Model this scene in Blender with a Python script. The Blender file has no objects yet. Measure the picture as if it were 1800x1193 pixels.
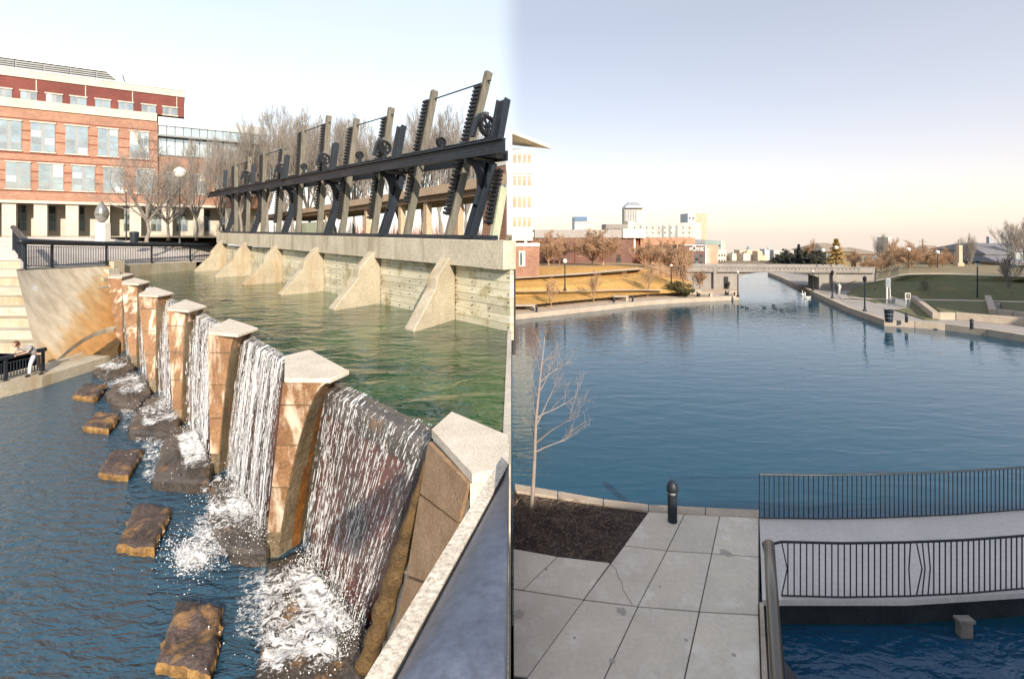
import bpy, bmesh, math, random
from mathutils import Vector, Matrix, noise
import numpy as np
R = math.radians
S = bpy.context.scene
# ------------------------------------------------------------------ camera, sky, sun, exposure
EYE = 7.0; F = 900.0; HY = 412.0; CX = 900.0
cd = bpy.data.cameras.new('camera'); cam = bpy.data.objects.new('camera', cd)
S.collection.objects.link(cam); S.camera = cam
cam.location = (0, 0, EYE); cam.rotation_euler = (R(90), 0, 0)
cd.sensor_width = 36; cd.lens = 18; cd.shift_y = (HY - 596.5) / 1800
cd.clip_start = 0.1; cd.clip_end = 9000
S.view_settings.view_transform = 'Standard'; S.view_settings.look = 'None'
S.view_settings.gamma = 1; S.view_settings.use_curve_mapping = False
S.view_settings.exposure = 0.8
SUN_EL = R(25); SX, SY = 0.34, -0.94
_n = math.hypot(SX, SY); SX /= _n; SY /= _n
sd = bpy.data.lights.new('sun', 'SUN'); so = bpy.data.objects.new('sun', sd); S.collection.objects.link(so)
sd.energy = 4.4; sd.angle = R(0.6); sd.color = (1.0, 0.86, 0.70)
tosun = Vector((SX * math.cos(SUN_EL), SY * math.cos(SUN_EL), math.sin(SUN_EL)))
so.rotation_euler = tosun.to_track_quat('Z', 'Y').to_euler(); so.location = (20, -30, 30)
W = bpy.data.worlds.new('World'); S.world = W; W.use_nodes = True
wn = W.node_tree.nodes; wl = W.node_tree.links; wn.clear()
def srgb(r, g, b):
    f = lambda c: (c / 255 / 12.92) if c / 255 <= 0.04045 else ((c / 255 + 0.055) / 1.055) ** 2.4
    return (f(r), f(g), f(b), 1)
tc = wn.new('ShaderNodeTexCoord'); sp = wn.new('ShaderNodeSeparateXYZ'); wl.new(tc.outputs['Generated'], sp.inputs[0])
def ramp(nodes, stops, interp='LINEAR'):
    r = nodes.new('ShaderNodeValToRGB'); e = r.color_ramp; e.interpolation = interp
    while len(e.elements) < len(stops): e.elements.new(0.5)
    for el, (p, c) in zip(e.elements, stops): el.position = p; el.color = c
    return r
mr = wn.new('ShaderNodeMapRange'); mr.inputs[1].default_value = -0.1; mr.inputs[2].default_value = 0.9; wl.new(sp.outputs['Z'], mr.inputs[0])
east = ramp(wn, [(0.0, (.42, .355, .31, 1)), (0.11, (.44, .355, .315, 1)), (0.2, (.38, .31, .30, 1)), (0.32, (.30, .275, .28, 1)), (0.47, (.245, .24, .25, 1)), (1.0, (.28, .27, .30, 1))])
west = ramp(wn, [(0.0, (.5, .5, .5, 1)), (0.11, (.54, .53, .52, 1)), (0.3, (.48, .49, .48, 1)), (0.47, (.39, .41, .40, 1)), (1.0, (.36, .38, .40, 1))])
wl.new(mr.outputs[0], east.inputs[0]); wl.new(mr.outputs[0], west.inputs[0])
mx = wn.new('ShaderNodeMapRange'); mx.interpolation_type = 'SMOOTHSTEP'
mx.inputs[1].default_value = -0.035; mx.inputs[2].default_value = 0.025; wl.new(sp.outputs['X'], mx.inputs[0])
mixs = wn.new('ShaderNodeMixRGB'); wl.new(mx.outputs[0], mixs.inputs[0]); wl.new(west.outputs[0], mixs.inputs[1]); wl.new(east.outputs[0], mixs.inputs[2])
sky = wn.new('ShaderNodeTexSky'); sky.sky_type = 'NISHITA'; sky.sun_disc = False
sky.sun_elevation = SUN_EL; sky.sun_rotation = math.atan2(SX, SY)
bgn = wn.new('ShaderNodeBackground'); wl.new(sky.outputs[0], bgn.inputs[0]); bgn.inputs[1].default_value = 0.05
bgg = wn.new('ShaderNodeBackground'); wl.new(mixs.outputs[0], bgg.inputs[0]); bgg.inputs[1].default_value = 1.0
add = wn.new('ShaderNodeAddShader'); wl.new(bgn.outputs[0], add.inputs[0]); wl.new(bgg.outputs[0], add.inputs[1])
wo = wn.new('ShaderNodeOutputWorld'); wl.new(add.outputs[0], wo.inputs[0])
S.render.engine = 'CYCLES'
S.cycles.max_bounces = 6; S.cycles.diffuse_bounces = 2; S.cycles.glossy_bounces = 3; S.cycles.transparent_max_bounces = 12
S.cycles.caustics_reflective = False; S.cycles.caustics_refractive = False
# ------------------------------------------------------------------ helpers
COL = S.collection
def P(px, py, D): return Vector(((px - CX) / F * D, D, EYE - (py - HY) / F * D))
def G(px, py, z): return P(px, py, (EYE - z) * F / (py - HY))
def lerp(a, b, t): return a + (b - a) * t
ORG = {}
USEDN = {}
def link(name, data, mat=None, parent=None, org=None):
    o = bpy.data.objects.new(name, data); COL.objects.link(o)
    if mat is not None and len(data.materials) == 0:
        for m in (mat if isinstance(mat, (list, tuple)) else [mat]): data.materials.append(m)
    if parent is not None: o.parent = parent
    return o
def tag(o, label=None, cat=None, group=None, kind=None):
    if label: o['label'] = label
    if cat: o['category'] = cat
    if group: o['group'] = group
    if kind: o['kind'] = kind
    return o
def thing(name, loc, label=None, cat=None, group=None, rz=0):
    o = bpy.data.objects.new(name, None); COL.objects.link(o); o.location = loc; o.rotation_euler = (0, 0, rz)
    o.empty_display_size = 0.2
    ORG[o.name] = Vector(loc); return tag(o, label, cat, group)
def copy_tree(o, parent=None):
    c = o.copy(); COL.objects.link(c); c.parent = parent
    ORG[c.name] = ORG.get(o.name, Vector((0, 0, 0)))
    for ch in list(o.children): copy_tree(ch, c)
    return c
class MB:
    def __init__(s): s.v = []; s.f = []; s.uv = None
    def quad(s, a, b, c, d):
        n = len(s.v); s.v += [a, b, c, d]; s.f.append((n, n + 1, n + 2, n + 3))
    def box(s, x0, x1, y0, y1, z0, z1, fn=None):
        n = len(s.v)
        c = [(x0, y0, z0), (x1, y0, z0), (x1, y1, z0), (x0, y1, z0), (x0, y0, z1), (x1, y0, z1), (x1, y1, z1), (x0, y1, z1)]
        s.v += [Vector(fn(*p)) if fn else Vector(p) for p in c]
        s.f += [(n + 3, n + 2, n + 1, n), (n + 4, n + 5, n + 6, n + 7), (n, n + 1, n + 5, n + 4), (n + 1, n + 2, n + 6, n + 5), (n + 2, n + 3, n + 7, n + 6), (n + 3, n, n + 4, n + 7)]
        return s
    def bar(s, a, b, w, h=None, up=Vector((0, 0, 1))):
        a = Vector(a); b = Vector(b); h = h or w; d = (b - a)
        if d.length < 1e-6: return s
        d.normalize(); x = d.cross(up)
        if x.length < 1e-3: x = d.cross(Vector((0, 1, 0)))
        x.normalize(); y = x.cross(d).normalized()
        n = len(s.v)
        for p in (a, b):
            for i, j in ((-1, -1), (1, -1), (1, 1), (-1, 1)): s.v.append(p + x * (i * w / 2) + y * (j * h / 2))
        s.f += [(n, n + 1, n + 2, n + 3), (n + 7, n + 6, n + 5, n + 4)] + [(n + i, n + 4 + i, n + 4 + (i + 1) % 4, n + (i + 1) % 4) for i in range(4)]
        return s
    def tube(s, pts, r, n=8, cap=True):
        pts = [Vector(p) for p in pts]; m = len(pts)
        rs = r if isinstance(r, (list, tuple)) else [r] * m
        b = len(s.v); px_ = None
        for i, p in enumerate(pts):
            d = (pts[min(i + 1, m - 1)] - pts[max(i - 1, 0)])
            if d.length < 1e-9: d = Vector((0, 0, 1))
            d.normalize()
            if px_ is None: x = d.cross(Vector((0, 0, 1)) if abs(d.z) < 0.95 else Vector((1, 0, 0)))
            else: x = px_ - d * px_.dot(d)
            x.normalize(); px_ = x; y = d.cross(x)
            for k in range(n):
                a = 2 * math.pi * k / n; s.v.append(p + (x * math.cos(a) + y * math.sin(a)) * rs[i])
        for i in range(m - 1):
            for k in range(n): s.f.append((b + i * n + k, b + i * n + (k + 1) % n, b + (i + 1) * n + (k + 1) % n, b + (i + 1) * n + k))
        if cap:
            s.f.append(tuple(b + k for k in range(n))[::-1]); s.f.append(tuple(b + (m - 1) * n + k for k in range(n)))
        return s
    def prism(s, poly, off):
        """poly: list of Vectors, off: Vector extrusion"""
        n = len(poly); b = len(s.v); off = Vector(off)
        s.v += [Vector(p) for p in poly] + [Vector(p) + off for p in poly]
        s.f.append(tuple(b + i for i in range(n))); s.f.append(tuple(b + n + i for i in range(n))[::-1])
        s.f += [(b + i, b + n + i, b + n + (i + 1) % n, b + (i + 1) % n) for i in range(n)]
        return s
    def grid(s, fn, nu, nv, closed=False):
        b = len(s.v)
        for j in range(nv + 1):
            for i in range(nu + 1): s.v.append(Vector(fn(i / nu, j / nv)))
        for j in range(nv):
            for i in range(nu):
                a = b + j * (nu + 1) + i; s.f.append((a, a + 1, a + nu + 2, a + nu + 1))
        return s
    def rings(s, rings, cap=True):
        b = len(s.v); n = len(rings[0])
        for r in rings: s.v += [Vector(p) for p in r]
        for j in range(len(rings) - 1):
            for i in range(n): s.f.append((b + j * n + i, b + j * n + (i + 1) % n, b + (j + 1) * n + (i + 1) % n, b + (j + 1) * n + i))
        if cap: s.f.append(tuple(b + i for i in range(n))[::-1]); s.f.append(tuple(b + (len(rings) - 1) * n + i for i in range(n)))
        return s
    def lathe(s, c, prof, n=12):
        c = Vector(c)
        return s.rings([[c + Vector((r * math.cos(2 * math.pi * k / n), r * math.sin(2 * math.pi * k / n), z)) for k in range(n)] for r, z in prof])
    def ball(s, c, r, n=10, m=7, sc=(1, 1, 1)):
        c = Vector(c)
        return s.rings([[c + Vector((r * sc[0] * math.sin(t) * math.cos(2 * math.pi * k / n), r * sc[1] * math.sin(t) * math.sin(2 * math.pi * k / n), -r * sc[2] * math.cos(t))) for k in range(n)] for t in [math.pi * (0.03 + 0.94 * j / m) for j in range(m + 1)]])
    def build(s, name, mat, parent=None, smooth=False, bevel=0, label=None, cat=None, group=None, kind=None, uv=None, origin=None):
        v = s.v
        if parent is not None:
            top = parent
            o0 = ORG[parent.name]
        else:
            if origin is None:
                xs = [p.x for p in v]; ys = [p.y for p in v]; zs = [p.z for p in v]
                o0 = Vector(((min(xs) + max(xs)) / 2, (min(ys) + max(ys)) / 2, min(zs)))
            else: o0 = Vector(origin)
        me = bpy.data.meshes.new(name)
        me.from_pydata([tuple(p - o0) for p in v], [], s.f); me.validate(verbose=False)
        bm = bmesh.new(); bm.from_mesh(me); bmesh.ops.recalc_face_normals(bm, faces=bm.faces)
        if bevel:
            bmesh.ops.bevel(bm, geom=bm.edges[:], offset=bevel, segments=1, affect='EDGES', clamp_overlap=True)
        bm.to_mesh(me); bm.free()
        if uv is not None and not bevel:
            l = me.uv_layers.new(name='UVMap')
            for i, lp in enumerate(me.loops): l.data[i].uv = uv[lp.vertex_index]
        if smooth:
            for p_ in me.polygons: p_.use_smooth = True
        o = link(name, me, mat, parent)
        if parent is None: o.location = o0
        ORG[o.name] = o0
        return tag(o, label, cat, group, kind)
# ------------------------------------------------------------------ materials
MATS = {}
def newmat(name):
    m = bpy.data.materials.new(name); m.use_nodes = True
    n = m.node_tree.nodes; l = m.node_tree.links
    return m, n, l, n['Principled BSDF']
def rgb(c): return (c[0], c[1], c[2], 1)
def M(name, c, c2=None, scale=2.0, rough=0.8, bump=0.0, bscale=None, metal=0.0, fine=0.25, stretch=(1, 1, 1), vary=0.0, stain=None, sscale=0.6, samt=0.5, spec=0.4, drip=False):
    """colour with two scales of noise, an optional stain colour, bump and per-object variation"""
    m, n, l, b = newmat(name)
    b.inputs['Roughness'].default_value = rough; b.inputs['Metallic'].default_value = metal
    b.inputs['Specular IOR Level'].default_value = spec
    c2 = c2 or tuple(x * 0.72 for x in c)
    geo = n.new('ShaderNodeNewGeometry'); mp = n.new('ShaderNodeMapping'); mp.inputs['Scale'].default_value = stretch
    l.new(geo.outputs['Position'], mp.inputs['Vector'])
    oi = n.new('ShaderNodeObjectInfo')
    if vary:
        vm = n.new('ShaderNodeVectorMath'); vm.operation = 'SCALE'; vm.inputs[0].default_value = (37, 19, 53); l.new(oi.outputs['Random'], vm.inputs['Scale']); l.new(vm.outputs[0], mp.inputs['Location'])
    def nz(sc, det=6, rg=0.6, dist=0):
        t = n.new('ShaderNodeTexNoise'); t.inputs['Scale'].default_value = sc; t.inputs['Detail'].default_value = det; t.inputs['Roughness'].default_value = rg; t.inputs['Distortion'].default_value = dist
        l.new(mp.outputs[0], t.inputs['Vector']); return t
    t1 = nz(scale); r1 = ramp(n, [(0.3, rgb(c2)), (0.68, rgb(c))]); l.new(t1.outputs['Fac'], r1.inputs[0])
    out = r1.outputs[0]
    if fine:
        t2 = nz(scale * 14, 3, 0.7); r2 = ramp(n, [(0.3, (1 - fine,) * 3 + (1,)), (0.7, (1 + fine * 0.5,) * 3 + (1,))]); l.new(t2.outputs['Fac'], r2.inputs[0])
        mu = n.new('ShaderNodeMixRGB'); mu.blend_type = 'MULTIPLY'; mu.inputs[0].default_value = 1; l.new(out, mu.inputs[1]); l.new(r2.outputs[0], mu.inputs[2]); out = mu.outputs[0]
    if stain:
        mp2 = n.new('ShaderNodeMapping'); l.new(geo.outputs['Position'], mp2.inputs['Vector'])
        mp2.inputs['Scale'].default_value = (1, 1, 0.18) if drip else (1, 1, 1)
        t3 = n.new('ShaderNodeTexNoise'); t3.inputs['Scale'].default_value = sscale; t3.inputs['Detail'].default_value = 8; t3.inputs['Roughness'].default_value = 0.65; l.new(mp2.outputs[0], t3.inputs['Vector'])
        cc_ = 0.43 + samt * 0.3; r3 = ramp(n, [(cc_ - 0.07, (0, 0, 0, 1)), (cc_ + 0.07, (1, 1, 1, 1))]); l.new(t3.outputs['Fac'], r3.inputs[0])
        inv = n.new('ShaderNodeMixRGB'); l.new(r3.outputs[0], inv.inputs[0]); inv.inputs[1].default_value = rgb(stain); l.new(out, inv.inputs[2]); out = inv.outputs[0]
    if vary:
        hs = n.new('ShaderNodeHueSaturation'); mv = n.new('ShaderNodeMapRange'); l.new(oi.outputs['Random'], mv.inputs[0]); mv.inputs[3].default_value = 1 - vary; mv.inputs[4].default_value = 1 + vary
        l.new(mv.outputs[0], hs.inputs['Value']); l.new(out, hs.inputs['Color']); out = hs.outputs[0]
    l.new(out, b.inputs['Base Color'])
    if bump:
        tb = nz(bscale or scale * 8, 5, 0.65); bp = n.new('ShaderNodeBump'); bp.inputs['Strength'].default_value = min(1, bump); bp.inputs['Distance'].default_value = 0.05
        l.new(tb.outputs['Fac'], bp.inputs['Height']); l.new(bp.outputs[0], b.inputs['Normal'])
    MATS[name] = m; return m
def brickmat(name, c1, c2, mortar, scale=1.0, band=None):
    m, n, l, b = newmat(name); b.inputs['Roughness'].default_value = 0.9
    geo = n.new('ShaderNodeNewGeometry'); s = n.new('ShaderNodeSeparateXYZ'); l.new(geo.outputs['Position'], s.inputs[0])
    ad = n.new('ShaderNodeMath'); ad.operation = 'ADD'; l.new(s.outputs['X'], ad.inputs[0]); l.new(s.outputs['Y'], ad.inputs[1])
    cb = n.new('ShaderNodeCombineXYZ'); l.new(ad.outputs[0], cb.inputs[0]); l.new(s.outputs['Z'], cb.inputs[1])
    t = n.new('ShaderNodeTexBrick'); l.new(cb.outputs[0], t.inputs['Vector']); t.inputs['Scale'].default_value = scale
    t.inputs['Color1'].default_value = rgb(c1); t.inputs['Color2'].default_value = rgb(c2); t.inputs['Mortar'].default_value = rgb(mortar)
    t.inputs['Brick Width'].default_value = 0.45; t.inputs['Row Height'].default_value = 0.16; t.inputs['Mortar Size'].default_value = 0.012
    nz = n.new('ShaderNodeTexNoise'); l.new(geo.outputs['Position'], nz.inputs['Vector']); nz.inputs['Scale'].default_value = 0.5; nz.inputs['Detail'].default_value = 6
    r = ramp(n, [(0.3, (0.78,) * 3 + (1,)), (0.7, (1.12,) * 3 + (1,))]); l.new(nz.outputs['Fac'], r.inputs[0])
    mu = n.new('ShaderNodeMixRGB'); mu.blend_type = 'MULTIPLY'; mu.inputs[0].default_value = 1; l.new(t.outputs[0], mu.inputs[1]); l.new(r.outputs[0], mu.inputs[2])
    l.new(mu.outputs[0], b.inputs['Base Color']); return m
def watermat(name, deep, scale, strength, rough=0.04, dirx=(1, 1, 1), rot=0.0, clear=0.0, green=None, dist=0.12, ior=1.4, tint=None):
    m, n, l, b = newmat(name)
    b.inputs['Base Color'].default_value = rgb(deep); b.inputs['Roughness'].default_value = rough; b.inputs['IOR'].default_value = ior
    b.inputs['Specular IOR Level'].default_value = 0.9
    geo = n.new('ShaderNodeNewGeometry'); mp = n.new('ShaderNodeMapping'); mp.inputs['Scale'].default_value = dirx; mp.inputs['Rotation'].default_value = (0, 0, rot)
    l.new(geo.outputs['Position'], mp.inputs['Vector'])
    if tint: b.inputs['Specular Tint'].default_value = rgb(tint)
    if green:
        tg = n.new('ShaderNodeTexNoise'); tg.inputs['Scale'].default_value = 0.35; tg.inputs['Detail'].default_value = 5; l.new(geo.outputs['Position'], tg.inputs['Vector'])
        rg = ramp(n, [(0.38, rgb(deep)), (0.62, rgb(green))]); l.new(tg.outputs['Fac'], rg.inputs[0]); l.new(rg.outputs[0], b.inputs['Base Color'])
    last = None
    for sc, st, ds in ((scale, 1.0, dist), (scale * 2.7, 0.7, dist * 0.35), (scale * 8, 0.5, dist * 0.09)):
        t = n.new('ShaderNodeTexNoise'); t.inputs['Scale'].default_value = sc; t.inputs['Detail'].default_value = 3; t.inputs['Roughness'].default_value = 0.5; t.inputs['Distortion'].default_value = 0.6
        l.new(mp.outputs[0], t.inputs['Vector'])
        bp = n.new('ShaderNodeBump'); bp.inputs['Strength'].default_value = strength * st; bp.inputs['Distance'].default_value = ds
        l.new(t.outputs['Fac'], bp.inputs['Height'])
        if last: l.new(last.outputs[0], bp.inputs['Normal'])
        last = bp
    l.new(last.outputs[0], b.inputs['Normal']); return m
conc = M('concrete_cream', (0.50, 0.45, 0.35), (0.36, 0.32, 0.24), 0.9, 0.85, 0.4, 9, stain=(0.34, 0.26, 0.16), sscale=0.9, samt=0.0, drip=True)
conc_w = M('concrete_white', (0.52, 0.49, 0.43), (0.41, 0.38, 0.32), 0.7, 0.85, 0.3, 9)
conc_slab = M('concrete_beam', (0.58, 0.53, 0.43), (0.45, 0.41, 0.32), 0.8, 0.9, 0.4, 7, stain=(0.34, 0.30, 0.22), sscale=1.2, samt=0.0, drip=True)
granite = M('granite_cap', (0.74, 0.68, 0.58), (0.58, 0.52, 0.43), 3.0, 0.6, 0.25, 60, fine=0.5)
granite_o = M('granite_tan', (0.33, 0.19, 0.10), (0.19, 0.10, 0.05), 1.6, 0.6, 0.2, 40, fine=0.45, vary=0.12, stain=(0.66, 0.55, 0.43), sscale=2.2, samt=-0.02, drip=True)
rust = M('rust_stained_wall', (0.13, 0.07, 0.035), (0.34, 0.14, 0.03), 1.3, 0.35, 0.7, 7, fine=0.5, spec=0.6)
cheek = M('wet_rough_concrete', (0.27, 0.22, 0.145), (0.12, 0.09, 0.055), 1.1, 0.5, 0.8, 9, fine=0.5, stain=(0.36, 0.17, 0.05), sscale=1.3, samt=-0.22, drip=True)
wetwall = M('wet_red_stone', (0.025, 0.022, 0.022), (0.20, 0.05, 0.03), 1.0, 0.15, 0.6, 6, stretch=(1, 1, 0.5), spec=0.8)
moss = M('brown_moss_ledge', (0.17, 0.105, 0.04), (0.06, 0.038, 0.018), 2.5, 0.7, 1.0, 10, fine=0.6)
stepst = M('step_stone_top', (0.12, 0.085, 0.075), (0.04, 0.03, 0.027), 1.6, 0.55, 1.0, 9, fine=0.6, stain=(0.30, 0.17, 0.06), sscale=1.8, samt=-0.1)
steprim = M('step_stone_rim', (0.40, 0.23, 0.075), (0.13, 0.075, 0.03), 3.0, 0.6, 0.8, 14, fine=0.5)
apron = M('wet_apron_stone', (0.10, 0.08, 0.065), (0.035, 0.030, 0.028), 1.5, 0.25, 0.8, 8, fine=0.5, spec=0.7, stain=(0.33, 0.16, 0.03), sscale=1.2, samt=-0.3)
iron = M('black_painted_iron', (0.020, 0.028, 0.040), (0.012, 0.017, 0.025), 3, 0.42, 0.15, 20, spec=0.35)
iron_d = M('dark_iron', (0.012, 0.013, 0.016), (0.008, 0.008, 0.01), 3, 0.45, 0.2, 20)
railm = M('slate_blue_rail', (0.125, 0.15, 0.215), (0.09, 0.11, 0.165), 1.5, 0.38, 0.12, 120, fine=0.3, metal=0.3, spec=0.6)
wood = M('grey_weathered_wood', (0.19, 0.18, 0.15), (0.10, 0.095, 0.075), 3.0, 0.85, 0.5, 20, stretch=(3, 3, 0.35), vary=0.1)
wood_g = M('pale_green_wood', (0.42, 0.46, 0.34), (0.32, 0.35, 0.24), 3.0, 0.85, 0.5, 20, stretch=(3, 3, 0.35))
plank = M('weathered_plank', (0.74, 0.70, 0.56), (0.54, 0.50, 0.36), 1.2, 0.8, 0.5, 12, stretch=(0.6, 0.6, 5), vary=0.16, stain=(0.36, 0.30, 0.16), sscale=1.3, samt=-0.02)
brick_o = brickmat('orange_brick', (0.35, 0.185, 0.125), (0.27, 0.135, 0.09), (0.38, 0.28, 0.22))
brick_r = brickmat('dark_red_brick', (0.17, 0.045, 0.038), (0.14, 0.037, 0.032), (0.16, 0.075, 0.065))
brick_b = M('band_brick', (0.22, 0.07, 0.045), None, 3, 0.9)
stone_w = M('limestone', (0.55, 0.51, 0.45), (0.45, 0.42, 0.36), 0.8, 0.85, 0.1, 10)
metal_l = M('light_metal_panel', (0.36, 0.39, 0.41), (0.31, 0.34, 0.36), 0.4, 0.4, metal=0.3)
metal_g = M('grey_metal', (0.22, 0.25, 0.27), (0.17, 0.2, 0.22), 1, 0.4)
frame_m = M('window_frame_grey', (0.24, 0.28, 0.30), (0.2, 0.23, 0.25), 2, 0.5)
white_p = M('white_paint', (0.75, 0.74, 0.70), (0.66, 0.65, 0.6), 1, 0.6)
def glassmat(name, c, rough=0.06, c2=None, sc=0.6):
    m = M(name, c, c2 or tuple(x * 0.5 for x in c), sc, rough, spec=1.0, fine=0, metal=0.55); return m
glass = glassmat('window_glass', (0.30, 0.40, 0.47), 0.05, (0.16, 0.22, 0.27), 0.5)
glass_d = glassmat('dark_window_glass', (0.12, 0.15, 0.14), 0.05)
blind_m = M('window_blind', (0.72, 0.70, 0.64), (0.6, 0.58, 0.52), 1.5, 0.5, stretch=(1, 1, 6)); glass_m = glassmat('mid_glass', (0.28, 0.34, 0.38), 0.05, (0.14, 0.17, 0.2), 0.8)
glass_c = glassmat('curtain_glass', (0.50, 0.60, 0.64), 0.04, (0.38, 0.47, 0.52), 0.2)
louver_m = M('louver_slat', (0.27, 0.29, 0.31), (0.2, 0.22, 0.24), 1, 0.5)
pave_l = M('pale_paving', (0.68, 0.64, 0.60), (0.54, 0.50, 0.47), 0.35, 0.85, 0.2, 6)
grass_d = M('winter_grass', (0.30, 0.27, 0.13), (0.20, 0.17, 0.08), 0.8, 0.95, 0.6, 30, fine=0.4)
lawn_o = M('golden_lit_lawn', (0.56, 0.34, 0.11), (0.42, 0.245, 0.07), 0.25, 0.95, 0.5, 25, fine=0.3, stain=(0.34, 0.20, 0.06), sscale=0.4, samt=-0.1)  # golden lawn: orange sunlight is put into the grass colour
lawn_g = M('green_lawn', (0.14, 0.145, 0.07), (0.10, 0.105, 0.055), 0.3, 0.95, 0.5, 25, fine=0.3, stain=(0.17, 0.14, 0.06), sscale=0.3, samt=-0.1)
earth = M('earth', (0.20, 0.16, 0.11), (0.13, 0.10, 0.07), 0.02, 0.95)
bed_m = M('basin_bed', (0.05, 0.06, 0.05), None, 1, 0.9)
kerb_m = M('kerb_concrete', (0.46, 0.40, 0.33), (0.36, 0.30, 0.24), 1.5, 0.85, 0.3, 20)
walk_m = M('walk_concrete', (0.34, 0.32, 0.30), (0.27, 0.25, 0.235), 0.5, 0.85, 0.2, 20)
slab_m = M('pavement_slab_concrete', (0.62, 0.56, 0.475), (0.51, 0.465, 0.40), 0.9, 0.85, 0.2, 40, fine=0.10, vary=0.07, stain=(0.66, 0.62, 0.56), sscale=1.6, samt=-0.1)
joint_m = M('joint_dark', (0.06, 0.06, 0.065), None, 3, 0.9)
mulch_m = M('dark_mulch', (0.085, 0.062, 0.05), (0.022, 0.016, 0.014), 2.0, 0.95, 1.0, 16, fine=0.7, stain=(0.13, 0.105, 0.07), sscale=1.1, samt=-0.2)
twig_m = M('dry_twig', (0.30, 0.22, 0.16), None, 5, 0.9)
bark = M('grey_bark', (0.27, 0.245, 0.22), (0.19, 0.17, 0.15), 4, 0.9, 0.5, 30)
bark_w = M('warm_lit_bark', (0.46, 0.31, 0.20), (0.33, 0.20, 0.12), 4, 0.9, 0.5, 30)  # warm sunlight on the trees is put into this bark colour
bark_p = M('pinkish_bark', (0.33, 0.28, 0.25), (0.24, 0.20, 0.18), 4, 0.9, 0.4, 30)
water_l = watermat('lower_basin_water_mat', (0.020, 0.062, 0.105), 2.4, 1.0, 0.06, (0.8, 2.0, 1), R(28), dist=0.20, ior=1.4, tint=(.55, .85, 1.0))
water_r = watermat('canal_water_mat', (0.003, 0.050, 0.088), 0.9, 0.4, 0.04, (0.6, 1.7, 1), R(-14), dist=0.065, ior=1.42, tint=(.35, .75, 1.0))
water_u = watermat('upper_pool_water_mat', (0.002, 0.028, 0.015), 0.7, 0.65, 0.01, (1, 1.7, 1), R(-20), green=(0.03, 0.085, 0.025), dist=0.13, ior=1.36)
water_c = watermat('channel_water_mat', (0.006, 0.055, 0.12), 1.2, 0.8, 0.06, (1, 1.5, 1), R(20), dist=0.2)
globe_m, _n1, _l1, _b1 = newmat('white_globe'); _b1.inputs['Base Color'].default_value = (0.8, 0.78, 0.72, 1); _b1.inputs['Roughness'].default_value = 0.3
foam_w = M('foam_white', (0.82, 0.84, 0.86), (0.66, 0.70, 0.74), 6, 0.6, 0.5, 40)
def streakmat(name, TH=1.30):
    m, n, l, b = newmat(name)
    uv = n.new('ShaderNodeUVMap'); uv.uv_map = 'UVMap'
    def nz(sx, sy, det=2, dist=0.0):
        mp = n.new('ShaderNodeMapping'); mp.inputs['Scale'].default_value = (sx, sy, 1); l.new(uv.outputs[0], mp.inputs['Vector'])
        t = n.new('ShaderNodeTexNoise'); t.inputs['Scale'].default_value = 1; t.inputs['Detail'].default_value = det; t.inputs['Distortion'].default_value = dist; l.new(mp.outputs[0], t.inputs['Vector']); return t
    a = nz(15, 0.5, 3, 0.5); c = nz(34, 8, 3, 0.8); e = nz(2.2, 0.12, 1)
    ad = n.new('ShaderNodeMath'); ad.operation = 'MULTIPLY_ADD'; l.new(c.outputs['Fac'], ad.inputs[0]); ad.inputs[1].default_value = 1.0; l.new(a.outputs['Fac'], ad.inputs[2])
    ad2 = n.new('ShaderNodeMath'); ad2.operation = 'MULTIPLY_ADD'; l.new(e.outputs['Fac'], ad2.inputs[0]); ad2.inputs[1].default_value = 0.55; l.new(ad.outputs[0], ad2.inputs[2])
    r = ramp(n, [(0.0, (0.0,) * 3 + (1,)), (1.0, (1, 1, 1, 1))])
    mr_ = n.new('ShaderNodeMapRange'); mr_.inputs[1].default_value = TH; mr_.inputs[2].default_value = TH + 0.10; l.new(ad2.outputs[0], mr_.inputs[0])
    mr_.inputs[3].default_value = 0.02; mr_.inputs[4].default_value = 0.97
    l.new(mr_.outputs[0], b.inputs['Alpha']); b.inputs['Base Color'].default_value = (0.92, 0.93, 0.94, 1); b.inputs['Roughness'].default_value = 0.35
    return m
streak = streakmat('falling_water'); streak_thin = streakmat('falling_water_thin', 1.42)
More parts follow.
